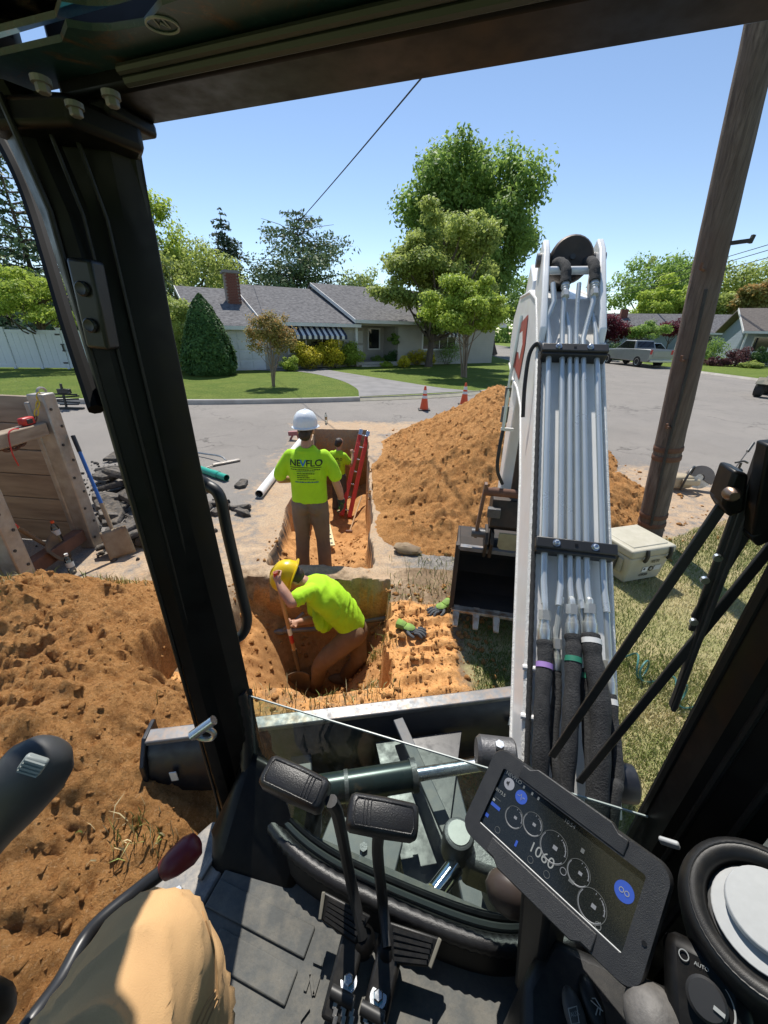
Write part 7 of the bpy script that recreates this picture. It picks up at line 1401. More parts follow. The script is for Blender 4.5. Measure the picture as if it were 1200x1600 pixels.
# ---- travel levers and pedals
def lever(g0, g1, tilt, sh, nm):
    g0, g1 = np.asarray(g0), np.asarray(g1); ax = nrm(g1 - g0); Lg = np.linalg.norm(g1 - g0); up = nrm(A(0.05, -0.25, 0.95) - ax * (ax @ A(0.05, -0.25, 0.95))); dp = np.cross(ax, up); lv = []
    rings = []
    for i, (t, s_) in enumerate(((-.02, .55), (0.0, .86), (.06, 1.0), (.5, 1.04), (.94, .98), (1.0, .84), (1.02, .5))):
        c = g0 + (g1 - g0) * t; ring = []
        for a in np.linspace(0, 2 * math.pi, 20, endpoint=False): ca, sa = math.cos(a), math.sin(a); q = 0.55; ring.append(c + dp * 0.030 * s_ * math.copysign(abs(ca) ** q, ca) + up * 0.026 * s_ * math.copysign(abs(sa) ** q, sa))
        rings.append(ring)
    k = MB(); k.loft(rings); gr = k.build('lever_grip', M_grip, ex, smooth=True, ang=60)
    # moulded border and ribs on the upper face
    top_ = lambda u, v: g0 + (g1 - g0) * u + dp * v + up * 0.0262
    def line(pts, r=0.0012): k = MB(); k.tube(pts, r, 5); return k
    for pts in ([top_(.1, -.02), top_(.9, -.02), top_(.93, -.012), top_(.93, .014), top_(.9, .022), top_(.1, .022), top_(.07, .014), top_(.07, -.012), top_(.1, -.02)],): line(pts).build('border_bead', M_grip, gr, smooth=True)
    for u in ((.70, .75, .80) if tilt > 0 else (.20, .25, .30)): line([top_(u, -.019), top_(u, .020), top_(u, .026) - up * .012]).build('rib', M_grip, gr, smooth=True)
    k = MB(); k.tube(smoothpath(sh, 5), 0.0125, 10); k.build('lever_shaft', M_black, ex, smooth=True)
lg0, lg1 = P(418, 1205, t=.80), P(508, 1247, t=.76); rg0, rg1 = P(545, 1268, t=.74), P(650, 1287, t=.74)
lb, rb2 = P(566, 1465, z=1.0), P(606, 1480, z=1.0)
lever(lg0, lg1, 1, [lg1 + (lg1 - lg0) * .1, P(528, 1275, t=.78), P(545, 1360, t=.87), lb], 'l')
lever(rg0, rg1, -1, [(rg0 + rg1) / 2 + A(-.004, 0, -.02), P(590, 1330, t=.80), P(597, 1400, t=.88), rb2], 'r')
def pedal(c3, out, nm):
    pts = [P(x, y, z=z) for x, y, z in c3]; k = MB(); cen = sum(pts) / len(pts); nrm_ = nrm(np.cross(pts[1] - pts[0], pts[2] - pts[0])); nrm_ = nrm_ if nrm_[2] > 0 else -nrm_
    k.prism([p - nrm_ * 0.012 for p in pts], nrm_ * 0.012); pd_ = k.build('pedal', M_plas, ex, bevel=0.004)
    for i in range(5): f = 0.16 + i * 0.17; a = pts[0] + (pts[1] - pts[0]) * f; b_ = pts[3] + (pts[2] - pts[3]) * f; k = MB(); k.bar(a + (b_ - a) * .12 + nrm_ * .002, a + (b_ - a) * .92 + nrm_ * .002, 0.006, 0.006, nrm_); k.build('rib', M_plas, pd_)
    k = MB(); k.bar(pts[0] + nrm_ * .003, pts[1] + nrm_ * .003, 0.008, 0.008, nrm_); k.build('edge', pbr('scuffed_rubber', (0.17, 0.16, 0.13), 0.8), pd_, bevel=.002)
pedal([(506, 1393, 1.04), (500, 1437, 1.02), (556, 1478, 1.0), (580, 1432, 1.03)], -1, 'l'); pedal([(688, 1466, 1.03), (672, 1512, 1.01), (612, 1508, .995), (608, 1440, 1.03)], 1, 'r')
for bx_, c0, c1 in ((0, (555, 1455), (520, 1600)), (1, (612, 1478), (580, 1610))):
    a, c = P(*c0, z=.99), P(*c1, z=.955); k = MB(); k.bar(a, c, 0.052, 0.03); br = k.build('pedal_arm', M_plas, ex, bevel=0.007)
    bt = P(*((545, 1533), (591, 1558))[bx_], z=.985); k = MB(); k.lathe([(0.017, -.004), (0.017, 0.0)], bt, n=16); k.lathe([(0.0105, 0), (0.0105, 0.009), (0.008, 0.011)], bt, n=6); k.build('bolt', M_zinc, br)
    hp = P(*((535, 1558), (582, 1583))[bx_], z=.985); k = MB(); k.tube([hp - C2W(A(.024, 0, 0)), hp + C2W(A(.024, 0, 0))], 0.011, 12); k.build('hinge', M_black, br, smooth=True)
    for i in range(3):
        for j in range(3): q = P(*((522 + 13 * i, 1577 + 12 * j), (570 + 13 * i, 1598 + 12 * j))[bx_], z=.978); k = MB(); k.bar(q, q + nrm(a - c) * .011, 0.008, 0.003); k.build('tread_stud', M_steel, br)
    k = MB(); k.lathe([(0.028, -.03), (0.029, -.012), (0.022, -.002), (0.010, .004)], (lb, rb2)[bx_], n=16); k.build('lever_boot', M_cab, br, smooth=True)
# ---- left joystick and lock lever
jc = P(38, 1225, t=.60); ja = nrm(P(70, 1178, t=.60) - P(-10, 1290, t=.60)); jn = nrm(CAMO - jc); jn = nrm(jn - ja * (jn @ ja)); js = np.cross(ja, jn)
k = MB(); rings = []
for t, r1, r2 in ((-.16, .030, .028), (-.10, .036, .032), (-.05, .046, .038), (0, .052, .040), (.035, .048, .036), (.058, .034, .026), (.068, .016, .013)):
    rings.append([jc + ja * t + js * r1 * math.cos(a) + jn * (r2 * math.sin(a) - .01) for a in np.linspace(0, 2 * math.pi, 20, endpoint=False)])
k.loft(rings); jy = k.build('joystick', pbr('dark_grip_plastic', (0.035, 0.036, 0.037), 0.5, c2=(0.045, 0.045, 0.046), nscale=20), ex, smooth=True, ang=80)
sw = P(52, 1195, t=.545); k = MB(); k.box(sw, (0.030, 0.026, 0.012), np.array([js, ja, jn])); swo = k.build('thumb_switch', pbr('grey_switch', (0.26, 0.29, 0.28), 0.5), jy, bevel=0.004)
for i in range(4): k = MB(); c = sw + ja * (-.009 + .006 * i) + jn * .006; k.tube([c - js * .013, c + js * .013], 0.0022, 6); k.build('rib', MATS['grey_switch'], swo, smooth=True)
k = MB(); k.tube(smoothpath([jc - ja * .13, jc - ja * .25 - jn * .05, C2W(A(-.60, -.02, 1.30))], 4), [.022] * 9, 10); k.build('joystick_stem', M_plas, ex, smooth=True)
l0, l1 = P(308, 1318, t=.83), P(254, 1362, t=.80); ldn = nrm(l1 - l0); k = MB(); k.tube([l0 - ldn * .006, l0, l0 + (l1 - l0) * .25, l0 + (l1 - l0) * .7, l1, l1 + ldn * .004], [.010, .023, .029, .026, .019, .012], 14); k.build('lock_lever_grip', M_redg, ex, smooth=True, ang=80)
k = MB(); k.tube(smoothpath([l1 - ldn * .02, P(215, 1392, t=.78), P(160, 1437, t=.74), P(128, 1475, t=.71), P(95, 1535, t=.66), P(40, 1610, t=.60), P(-20, 1700, t=.56)], 5), 0.0145, 12); k.build('lock_lever', pbr('black_steel_rod', (0.03, 0.03, 0.031), 0.35, 0.3), ex, smooth=True)
k = MB(); k.cbox((-.70, -.55, 0.95), (-.52, -.10, 1.28)); k.build('left_console', M_plas, ex, bevel=0.03, seg=3)
k = MB(); pts = [P(-12, 1560, t=.55), P(0, 1600, t=.55)]; k.ell(P(-14, 1570, t=.55), (.025, .025, .05)); k.build('console_knob', M_plas, ex, smooth=True)
# ---- seat cushion (behind the view)
k = MB(); k.cbox((-.34, -.55, 1.20), (.22, -.12, 1.34)); k.build('seat_cushion', M_sleeve, ex, bevel=0.04, seg=3); k = MB(); k.cbox((-.30, -.5, 0.93), (.18, -.16, 1.2)); k.build('seat_base', M_plas, ex, bevel=0.02); k = MB(); k.cbox((-.32, -.68, 1.32), (.20, -.54, 1.95)); k.build('seat_back', M_sleeve, ex, bevel=0.04, seg=3)
# ---- display
dTL, dBL, dTR, dBR = P(778, 1172, t=.735), P(736, 1296, t=.695), P(1046, 1362, t=.54), P(972, 1534, t=.50)
dX = nrm((dTR - dTL) + (dBR - dBL)); dYv = (dTL - dBL) + (dTR - dBR); dYv = nrm(dYv - dX * (dYv @ dX)); dN = np.cross(dX, dYv); dC = (dTL + dBL + dTR + dBR) / 4; DW = 1.10 * np.linalg.norm((dTR - dTL) + (dBR - dBL)) / 2; DH = 1.10 * abs(((dTL - dBL) + (dTR - dBR)) @ dYv) / 2
def D(u, v, w=0.0): return dC + dX * (u * DW / 2) + dYv * (v * DH / 2) + dN * w
def rrect(w, h, r, n=6, wave=0.0):
    out = []
    for cx_, cy_, a0 in ((w - r, h - r, 0), (-(w - r), h - r, 90), (-(w - r), -(h - r), 180), (w - r, -(h - r), 270)):
        for i in range(n + 1): a = rad(a0 + 90 * i / n); out.append((cx_ + r * math.cos(a), cy_ + r * math.sin(a)))
    return out
def dpt(x, y, w): return dC + dX * x + dYv * y + dN * w
hw, hh = DW / 2, DH / 2
outl = rrect(hw, hh, .022); inn = rrect(hw - .028, hh - .028, .004)
k = MB(); k.loft([[dpt(x * .93, y * .93, -.045) for x, y in outl], [dpt(x, y, -.030) for x, y in outl], [dpt(x, y, -.006) for x, y in outl], [dpt(x * .985, y * .975, 0) for x, y in outl], [dpt(x, y, 0) for x, y in inn], [dpt(x, y, -.007) for x, y in inn]]); dsp = k.build('display', pbr('display_housing', (0.022, 0.022, 0.023), 0.42, c2=(0.03, 0.03, 0.03), nscale=60, bscale=700, bstr=0.5, bdist=0.0015), ex, bevel=0.0, smooth=True, ang=40)
for sgn in (1, -1):
    k = MB(); prof = [(-.6, 0), (-.5, 0), (-.42, .008), (.42, .008), (.5, 0), (.6, 0)]; k.loft([[dpt(u * hw, sgn * (hh - .003 + e), .004), dpt(u * hw, sgn * (hh - .026), .0015), dpt(u * hw, sgn * (hh - .026), -.002), dpt(u * hw, sgn * (hh - .003 + e), -.02)] for u, e in prof]); k.build('bezel_swell', MATS['display_housing'], dsp, bevel=0.003)
M_scr, nt, b = newmat('display_screen'); b.inputs['Base Color'].default_value = (0.012, 0.014, 0.013, 1); b.inputs['Roughness'].default_value = 0.12; b.inputs['Specular IOR Level'].default_value = 0.6
nt.links.new(mixc(nt, ramp(nt, noise(nt, 900, 4, 0.8, objvec(nt)), 0.5, 0.75), (0.010, 0.012, 0.011), (0.045, 0.045, 0.04)), b.inputs['Base Color'])
sw_, sh_ = hw - .0285, hh - .0285
k = MB(); k.prism([dpt(-sw_, -sh_, -.006), dpt(sw_, -sh_, -.006), dpt(sw_, sh_, -.006), dpt(-sw_, sh_, -.006)], -dN * .002); scr = k.build('screen', M_scr, dsp)
def emis(name, c, s): 
    m, nt, b = newmat(name); b.inputs['Base Color'].default_value = (*[x * .2 for x in c], 1); b.inputs['Emission Color'].default_value = (*c, 1); b.inputs['Emission Strength'].default_value = s; return m
E_w, E_b, E_g, E_dim = emis('screen_white', (.75, .78, .75), .13), emis('screen_blue', (.06, .16, .8), .26), emis('screen_grey', (.6, .62, .66), .12), emis('screen_dim', (.4, .42, .4), .06)
E_lg = emis('screen_button_grey', (.5, .52, .58), .28)
def sc(u, v): return (u * 2 - 1) * sw_, (1 - v * 2) * sh_
def stext(s, u, v, size, m, al='LEFT'): x, y = sc(u, v); return text_mesh('screen_text', s, size, m, dpt(x, y, -.0055), dX, dYv, scr, align=al)
def sring(u, v, r, m, a0=0, a1=360, th=.0007): x, y = sc(u, v); k = MB(); k.tube([dpt(x + r * math.cos(rad(a)), y + r * math.sin(rad(a)), -.0057) for a in np.linspace(a0, a1, 28)], th, 4); return k.build('gauge_ring', m, scr)
def sdisc(u, v, r, m, nm='screen_button'): x, y = sc(u, v); k = MB(); k.lathe([(r, 0), (r, .0004)], dpt(x, y, -.0059), dN, 28); return k.build(nm, m, scr)
def sbox(u, v, w, h, m, nm='screen_icon'): x, y = sc(u, v); k = MB(); k.prism([dpt(x - w / 2, y - h / 2, -.0057), dpt(x + w / 2, y - h / 2, -.0057), dpt(x + w / 2, y + h / 2, -.0057), dpt(x - w / 2, y + h / 2, -.0057)], dN * .0003); return k.build(nm, m, scr)
stext('NEVFLO', .02, .06, .0085, E_w); stext('10:54', .50, .10, .008, E_dim); stext('1060', .36, .80, .021, E_w); stext('8173.5', .0, .40, .0072, E_w)
sdisc(.075, .17, .0095, E_lg); sdisc(.19, .22, .0105, E_b); sdisc(.925, .36, .0125, E_b)
x, y = sc(.19, .22); k = MB(); k.tube([dpt(x + a * .0095, y + b_ * .0095, -.005) for a, b_ in ((-.7, 0), (-.3, 0), (-.1, .5), (.15, -.5), (.35, .1), (.7, .1))], .0005, 4); k.build('screen_icon', E_w, scr)
x, y = sc(.07, .17); k = MB(); k.prism([dpt(x - .004, y - .002, -.0052), dpt(x - .002, y - .002, -.0052), dpt(x + .001, y - .0045, -.0052), dpt(x + .001, y + .0045, -.0052), dpt(x - .002, y + .002, -.0052), dpt(x - .004, y + .002, -.0052)], dN * .0002); k.build('screen_icon', M_black, scr)
for q in (-.0035, .0035): x, y = sc(.925, .36); k = MB(); k.tube([dpt(x + q + .0028 * math.cos(a), y + .0028 * math.sin(a) * 1.0, -.005) for a in np.linspace(0, 6.3, 14)], .0006, 4); k.build('screen_icon', E_w, scr)
for u, v, r in ((.20, .56, .016), (.33, .45, .0165), (.50, .52, .0215), (.68, .57, .0165), (.80, .80, .0195)):
    sring(u, v, r, E_dim, th=.0004); sring(u, v, r * .93, E_g, 150, 330, .0006); sring(u, v, r * .85, E_g, 0, 60, .0007); sbox(u + .01, v - .01, r * .32, r * .26, E_g)
    for a in range(0, 100, 22): x, y = sc(u, v); k = MB(); k.tube([dpt(x + r * .78 * math.cos(rad(a)), y + r * .78 * math.sin(rad(a)), -.0056), dpt(x + r * .9 * math.cos(rad(a)), y + r * .9 * math.sin(rad(a)), -.0056)], .0005, 4); k.build('gauge_tick', E_g, scr)
sbox(.05, .62, .018, .0055, E_b); sbox(.02, .55, .004, .004, E_w); sbox(.02, .83, .006, .0055, E_b); sbox(.28, .86, .0035, .009, E_b); sbox(.66, .28, .005, .006, E_dim); sbox(.045, .50, .012, .0006, E_dim)
for u in (.13, .40, .52): sring(u, .90, .0045, E_dim, th=.0004)
for u in (.18, .25, .30): sbox(u, .055 + .04 * (u - .18), .003, .0045, E_w)
sring(.60, .70, .0045, E_g, th=.0005); sbox(.66, .73, .008, .005, E_dim); sring(.86, .95, .004, E_dim)
sbox(.55, .145, .78, .0006, E_dim) if False else None
k = MB(); k.tube([dpt(-sw_, -sh_, -.003), dpt(sw_, -sh_, -.003)], .0011, 6); k.build('bezel_highlight', M_silver, dsp, smooth=True)
k = MB(); k.lathe([(.003, 0), (.003, .001)], dpt(hw - .010, -.02, .0005), dN, 12); k.build('light_sensor', M_seal, dsp)
# display bracket and console
k = MB(); k.bar(dC - dN * .04 - dYv * .04, C2W(A(.22, .40, 1.02)), .10, .05, dX); k.build('display_arm', M_plas, ex, bevel=0.01)
a_, b2_ = P(815, 1385, t=.74), P(800, 1420, t=.76); k = MB(); k.ell(P(800, 1395, t=.80), (.055, .04, .05), CABAX); k.build('bracket_cover', pbr('brown_black_plastic', (0.06, 0.045, 0.038), 0.4), ex, smooth=True)
k = MB(); vprism(k, [(.155, .10), (.155, .31), (.20, .385), (.50, .385), (.50, -.3), (.20, -.3)], .95, 1.235); cons = k.build('right_console', M_plas, ex, bevel=0.018, seg=3)
# rocker buttons on the console
for (cx_, cy_), mm in (((898, 1585), pbr('worn_button', (0.07, 0.065, 0.062), 0.5)), ((925, 1565), M_plas)):
    c = P(cx_, cy_, z=1.243); k = MB(); k.ell(c, (.016, .030, .010), np.array([nrm(C2W(A(1, .35, 0))), nrm(C2W(A(-.35, 1, 0))), A(0, 0, 1)]), 16, 8); k.build('rocker_button', mm, cons, smooth=True)
def cprint(pts, nm='button_print', r=.0008): k = MB(); k.tube([P(x, y, z=1.2545) for x, y in pts], r, 4); return k.build(nm, M_sprint, cons)
cprint([(925, 1560), (930, 1560), (938, 1573), (939, 1577)]); cprint([(923, 1563), (942, 1580)]); cprint([(931, 1586), (934, 1575), (938, 1578), (937, 1586)]); cprint([(888, 1576), (901, 1572), (905, 1598), (893, 1600), (888, 1576)])
text_mesh('button_print', 'AUX', .007, M_sprint, P(893, 1590, z=1.2548), nrm(P(905, 1586, z=1.2548) - P(893, 1590, z=1.2548)), nrm(P(892, 1580, z=1.2548) - P(894, 1592, z=1.2548)), cons)
# vent pod
vC = P(1196, 1436, t=.475); vN = nrm(nrm(CAMO - vC) * .62 + A(0, 0, 1) * .55 + C2W(A(-.15, .0, 0))); vs_, vu_, va_ = frame(vN, (0, 1, 0))
k = MB(); k.lathe([(.088, -.09), (.088, -.03), (.084, -.008), (.077, .003), (.068, .005), (.060, .0), (.056, -.012), (.056, -.02)], vC, vN, 48); pod = k.build('air_vent', M_plas, ex, smooth=True, ang=60)
k = MB(); k.lathe([(.055, -.022), (.055, -.016)], vC, vN, 40); k.build('vent_well', M_black, pod)
k = MB(); pts = [vC - vN * .012 + vs_ * .052 * math.cos(a) + vu_ * .052 * math.sin(a) for a in np.linspace(0, 2 * math.pi, 40, endpoint=False)]; k.prism(pts, vN * .003); k.build('vent_flap', M_silver, pod, bevel=.001)
off = nrm(P(1200, 1380, t=.475) - P(1150, 1460, t=.475)); k = MB(); cF = vC + off * .010 - vN * .006; pts = [cF + vs_ * .043 * math.cos(a) + vu_ * .043 * math.sin(a) for a in np.linspace(0, 2 * math.pi, 40, endpoint=False)]; k.prism(pts, vN * .003 + off * .004); k.build('vent_flap', M_silver, pod, bevel=.001)
k = MB(); k.tube([vC + vN * .0045 + (vs_ * math.cos(a) + vu_ * math.sin(a)) * (.074 + .0004 * (i % 2)) for i, a in enumerate(np.linspace(0, 2 * math.pi, 120))], .0009, 4, False); k.build('stitch_line', M_black, pod)
k = MB(); k.lathe([(.086, -.25), (.086, -.08)], vC, vN, 32); k.build('pod_base', M_plas, ex, smooth=True)
# dial panel beneath the vent
kC = P(1104, 1562, t=.462); kN = nrm(CAMO - kC); kX = nrm(P(1150, 1575, t=.47) - P(1075, 1535, t=.47)); kX = nrm(kX - kN * (kX @ kN)); kY = np.cross(kN, kX)
k = MB(); k.box(kC - kN * .022, (.085, .10, .03), np.array([kX, kY, kN])); pan = k.build('climate_panel', M_cab, ex, bevel=.02)
k = MB(); k.lathe([(.020, -.004), (.020, .006), (.017, .009)], kC + kN * .0, kN, 28); dl = k.build('fan_dial', M_black, pan, smooth=True); k = MB(); k.bar(kC + kN * .0105 + kX * .006 - kY * .003, kC + kN * .0105 + kX * .016 - kY * .006, .004, .002, kN); k.build('dial_mark', M_sprint, dl)
pk = lambda x, y: P(x, y, t=.4735 * 1.0) 
k = MB(); k.tube([kC - kN * .0045 - kX * .020 + kY * .030 + (kX * math.cos(a) + kY * math.sin(a)) * .005 for a in np.linspace(0, 6.3, 18)], .0007, 4); k.build('panel_print', M_sprint, pan)
text_mesh('panel_print', 'AUTO', .0052, M_sprint, kC - kN * .0046 - kX * .010 + kY * .026, nrm(kX + kY * -.05), kY, pan); k = MB(); k.tube([kC - kN * .0045 + (kX * math.cos(a) + kY * math.sin(a)) * .026 for a in np.linspace(.75, -.35, 12)], [.0004 + .0001 * i for i in range(12)], 4); k.build('panel_print', M_sprint, pan)
for a in range(4): k = MB(); c = kC - kN * .0045 + kX * .026 - kY * .022; d1 = kX * math.cos(a * 1.571) + kY * math.sin(a * 1.571); d2 = kX * math.cos(a * 1.571 + .9) + kY * math.sin(a * 1.571 + .9); k.prism([c, c + d1 * .007, c + (d1 + d2) * .005], kN * .0004); k.build('panel_print', M_sprint, pan)
k = MB(); k.ell(P(1025, 1598, t=.48), (.036, .036, .030), CABAX, 20, 12); k.build('right_joystick', pbr('grey_speckled_knob', (0.14, 0.13, 0.12), 0.6, c2=(0.08, 0.075, 0.07), nscale=60, bscale=200), ex, smooth=True)
k = MB(); k.bar(P(1062, 1322, t=.60), P(1030, 1312, t=.62), .008, .012); k.build('trim_clip', M_silver, ex, bevel=.003)
# ---- grab rail
k = MB(); k.tube(smoothpath([P(300, 742, cy=.68), P(322, 757, cy=.70), P(343, 775, cy=.70), P(355, 830, cy=.70), P(378, 930, cy=.70), P(386, 968, cy=.70), P(378, 992, cy=.69), P(355, 1003, cy=.66)], 5), 0.0145, 12); k.build('grab_rail', M_black, ex, smooth=True)
hk = P(318, 1140, t=.86); k = MB(); k.tube([P(300, 1150, t=.86), P(334, 1125, t=.86)], .011, 12); k.tube([hk + (nrm(ray(318, 1140)) * 0) + A(.022 * math.cos(a), 0, .018 * math.sin(a) - .014) for a in np.linspace(0, 6.3, 20)], .006, 8); k.build('tie_down_pin', M_zinc, ex, smooth=True)
k = MB(); k.prism(cp_([(-.645, .488, 1.42), (-.640, .478, 1.0), (-.612, .505, 1.12), (-.614, .512, 1.30)]), C2W(A(-.004, -.004, 0))); k.build('pillar_cover', pbr('tan_reflective_trim', (0.25, 0.19, 0.14), 0.25, 0.4), pil)
# ---- wiper
WY = .66
def wbar(nm, p0, p1, w, th=.006, m_=M_black, par=None): k = MB(); a, b_ = P(*p0, cy=WY), P(*p1, cy=WY); k.bar(a, b_, w, th, C2W(A(0, -1, 0))); return k.build(nm, m_, par or ex, bevel=.0015)
wp = wbar('wiper_arm', (1135, 780), (862, 1182), .016); wbar('wiper_link', (1215, 842), (905, 1222), .016, par=wp); wbar('wiper_link', (1150, 795), (1080, 985), .009, par=wp); wbar('wiper_spine', (1196, 690), (1052, 1104), .012, .012, par=wp); wbar('wiper_rubber', (1190, 730), (1050, 1106), .007, .02, M_rubber, par=wp); wbar('wiper_link', (1085, 965), (1200, 780), .012, par=wp)
for (x, y) in ((1083, 970), (1100, 905), (1120, 870)): c = P(x, y, cy=WY - .008); k = MB(); k.lathe([(.006, 0), (.006, .006)], c, C2W(A(0, -1, 0)), 10); k.build('pivot', M_zinc, wp)
c = P(1150, 760, cy=.63); k = MB(); k.prism([P(x, y, cy=.63) for x, y in ((1148, 735), (1172, 742), (1165, 800), (1140, 810), (1128, 790))], C2W(A(0, .05, 0))); mt = k.build('wiper_motor', M_cab, ex, bevel=.005); k = MB(); k.lathe([(.010, -.005), (.010, .004), (.006, .010)], P(1143, 772, cy=.628), C2W(A(0, -1, 0)), 14); k.build('cap_nut', pbr('bronze_nut', (0.28, 0.2, 0.15), 0.35, 0.8), mt, smooth=True)
for (x0, y0, x1, y1) in ((1205, 690, 1180, 830), (1215, 820, 1170, 840)): k = MB(); k.bar(P(x0, y0, cy=.64), P(x1, y1, cy=.64), .02, .03, C2W(A(0, -1, 0))); k.build('wiper_bracket', M_cab, mt, bevel=.003)
k = MB(); k.bar(P(1165, 822, cy=.7), P(1200, 818, cy=.7), .03, .04); k.build('work_light', pbr('pale_lamp', (0.45, 0.47, 0.5), 0.3), ex, bevel=.006)
# ---- blade and undercarriage
bl0, bl1 = P(232, 1152, z=.45), P(802, 1082, z=.45); be = nrm((bl1 - bl0) * A(1, 1, 0)); bl1 = bl1 + be * .22; bf_ = A(-be[1], be[0], 0)
def BL(s_, f, z): return bl0 * A(1, 1, 0) + be * s_ + bf_ * f + A(0, 0, z)
LB = np.linalg.norm((bl1 - bl0)[:2])
bld = MB(); prof = [(-.02, .44), (-.055, .40), (-.09, .30), (-.10, .18), (-.07, .06), (0.03, .02), (.07, .02), (.0, .10), (-.03, .2), (-.02, .32), (.03, .44)]
bld.prism([BL(0, f, z) for f, z in prof], be * LB); blo = bld.build('dozer_blade', M_blade, ex, bevel=.004)
k = MB(); k.prism([BL(-.005, -.035, .435), BL(-.005, .035, .435), BL(-.005, .035, .462), BL(-.005, -.035, .462)], be * (LB + .01)); k.build('blade_top_edge', M_bedge, blo, bevel=.006)
k = MB(); k.prism([BL(-.02, -.12, .02), BL(-.02, .10, .02), BL(-.02, .09, .46), BL(-.02, -.02, .47), BL(-.02, -.10, .38)], be * .02); k.build('end_plate', M_blade, blo, bevel=.004)
k = MB(); k.box(BL(.115, -.105, .30), (.03, .004, .06), np.array([be, bf_, A(0, 0, 1)])); k.build('decal', M_white, blo); k = MB(); k.box(BL(LB - .26, -.095, .36), (.03, .004, .06), np.array([be, bf_, A(0, 0, 1)])); k.build('decal', M_white, blo)
for s_ in (LB * .34, LB * .68):
    k = MB(); e_ = BL(LB * .5 + (s_ - LB * .5) * .8, -1.05, .32); k.loft([[BL(s_ + w, -.08, z) for w, z in ((-.05, .10), (.05, .10), (.05, .30), (-.05, .30))], [e_ + be * w + A(0, 0, z - .32) for w, z in ((-.05, .22), (.05, .22), (.05, .40), (-.05, .40))]]); k.build('blade_arm', M_frame, blo, bevel=.006)
k = MB(); k.prism([BL(LB * .52, -.1, .33), BL(LB * .74, -.1, .33), BL(LB * .60, -.7, .36), BL(LB * .54, -.7, .36)], A(0, 0, .012)); k.build('gusset_plate', M_blade, blo, bevel=.002)
a, b_ = P(622, 1125, z=.44), P(700, 1300, z=.52); k = MB(); k.bar(a, b_, .05, .02); k.build('blade_rib', M_frame, blo, bevel=.003)
# main frame, tracks
Cc = BL(LB * .5, -1.55, 0)
for sg in (-1, 1):
    c = BL(LB * .5 + sg * .74, -1.45, 0); tr_ = []
    for a in np.linspace(-90, 90, 9): tr_.append((0.55 + .23 * math.cos(rad(a)), .255 + .235 * math.sin(rad(a))))
    for a in np.linspace(90, 270, 9): tr_.append((-1.0 + .23 * math.cos(rad(a)), .255 + .235 * math.sin(rad(a))))
    k = MB(); k.prism([c + bf_ * f - be * .19 + A(0, 0, z) for f, z in tr_], be * .38); tk = k.build('track', M_trackr, ex, bevel=.015)
    lug = None
    for i in range(14):
        f = -.85 + i * .105; k = MB(); k.box(c + bf_ * f + A(0, 0, .495), (.36, .05, .03), np.array([be, bf_, A(0, 0, 1)])); k.build('track_lug', M_trackr, tk, bevel=.006)
    for i in range(5): a = -60 + i * 35; k = MB(); p_ = c + bf_ * (0.55 + .245 * math.cos(rad(a))) + A(0, 0, .255 + .25 * math.sin(rad(a))); nn2 = bf_ * math.cos(rad(a)) + A(0, 0, 1) * math.sin(rad(a)); k.box(p_, (.36, .03, .05), np.array([be, nn2, np.cross(be, nn2)])); k.build('track_lug', M_trackr, tk, bevel=.006)
k = MB(); k.box(BL(LB * .5, -1.65, .42), (1.1, .9, .22), np.array([be, bf_, A(0, 0, 1)])); k.lathe([(.42, .5), (.42, .62)], BL(LB * .5, -1.5, 0), n=32); k.build('car_body', M_frame, ex, bevel=.01)
k = MB(); k.cbox((-.62, -.9, .64), (.62, .42, .86)); k.build('upper_deck', M_cab, ex, bevel=.02)
# ---- boom
F0 = A(.548, .664, 1.03); bdir = nrm(A(.306, 1.507, 1.51)); hb_ = nrm(bdir * A(1, 1, 0)); bn = nrm(A(0, 0, 1) - bdir * bdir[2]); bw = np.cross(bdir, bn); 
def B(s_, w, h): return F0 + bdir * s_ + bw * w + bn * h
W2 = .13
k = MB(); topc = [(-.16, -.02), (0.0, 0.0), (1.60, 0.0), (1.95, -.06), (2.3, -.30), (2.62, -.62), (2.70, -.86)]; und = [(2.55, -.98), (2.36, -.95), (2.05, -.74), (1.80, -.52), (1.55, -.36), (1.1, -.27), (.4, -.24), (-.05, -.2), (-.18, -.12)]
side = topc + und
k.prism([B(s_, -W2, h) for s_, h in side], bw * 2 * W2); bo_ = k.build('boom', M_wht, ex, bevel=.012, seg=3, ang=20)
for sg in (-1, 1):
    k = MB(); k.tube([B(s_, sg * (W2 - .002), h - .002) for s_, h in ((-.05, 0), (.5, 0), (1.0, 0), (1.60, 0.0), (1.80, -.03), (1.95, -.06), (2.2, -.23), (2.55, -.56))], [.0085 + .001 * (i % 2) for i in range(8)], 8); k.build('weld_bead', M_weld, bo_, smooth=True)
    k = MB(); k.tube([B(s_, sg * (W2 - .002), h) for s_, h in und[1:]], .008, 8); k.build('weld_bead', M_weld, bo_, smooth=True)
# emblem on the left side of the neck
def SD(s_, h, l=.003): return B(s_, -W2 - l, h)
k = MB(); k.prism([SD(2.06, -.25), SD(2.30, -.55), SD(2.18, -.74), SD(1.80, -.45), SD(1.90, -.30)], -bw * .0015); em = k.build('emblem', pbr('faded_red_decal', (0.36, 0.045, 0.03), 0.5, c2=(0.30, 0.09, 0.05), nscale=8), bo_)
k = MB(); k.prism([SD(1.98, -.38, .005), SD(2.10, -.40, .005), SD(2.20, -.52, .005), SD(2.14, -.60, .005), SD(2.04, -.50, .005), SD(1.95, -.46, .005)], -bw * .0008); k.build('emblem_mark', M_white, em)
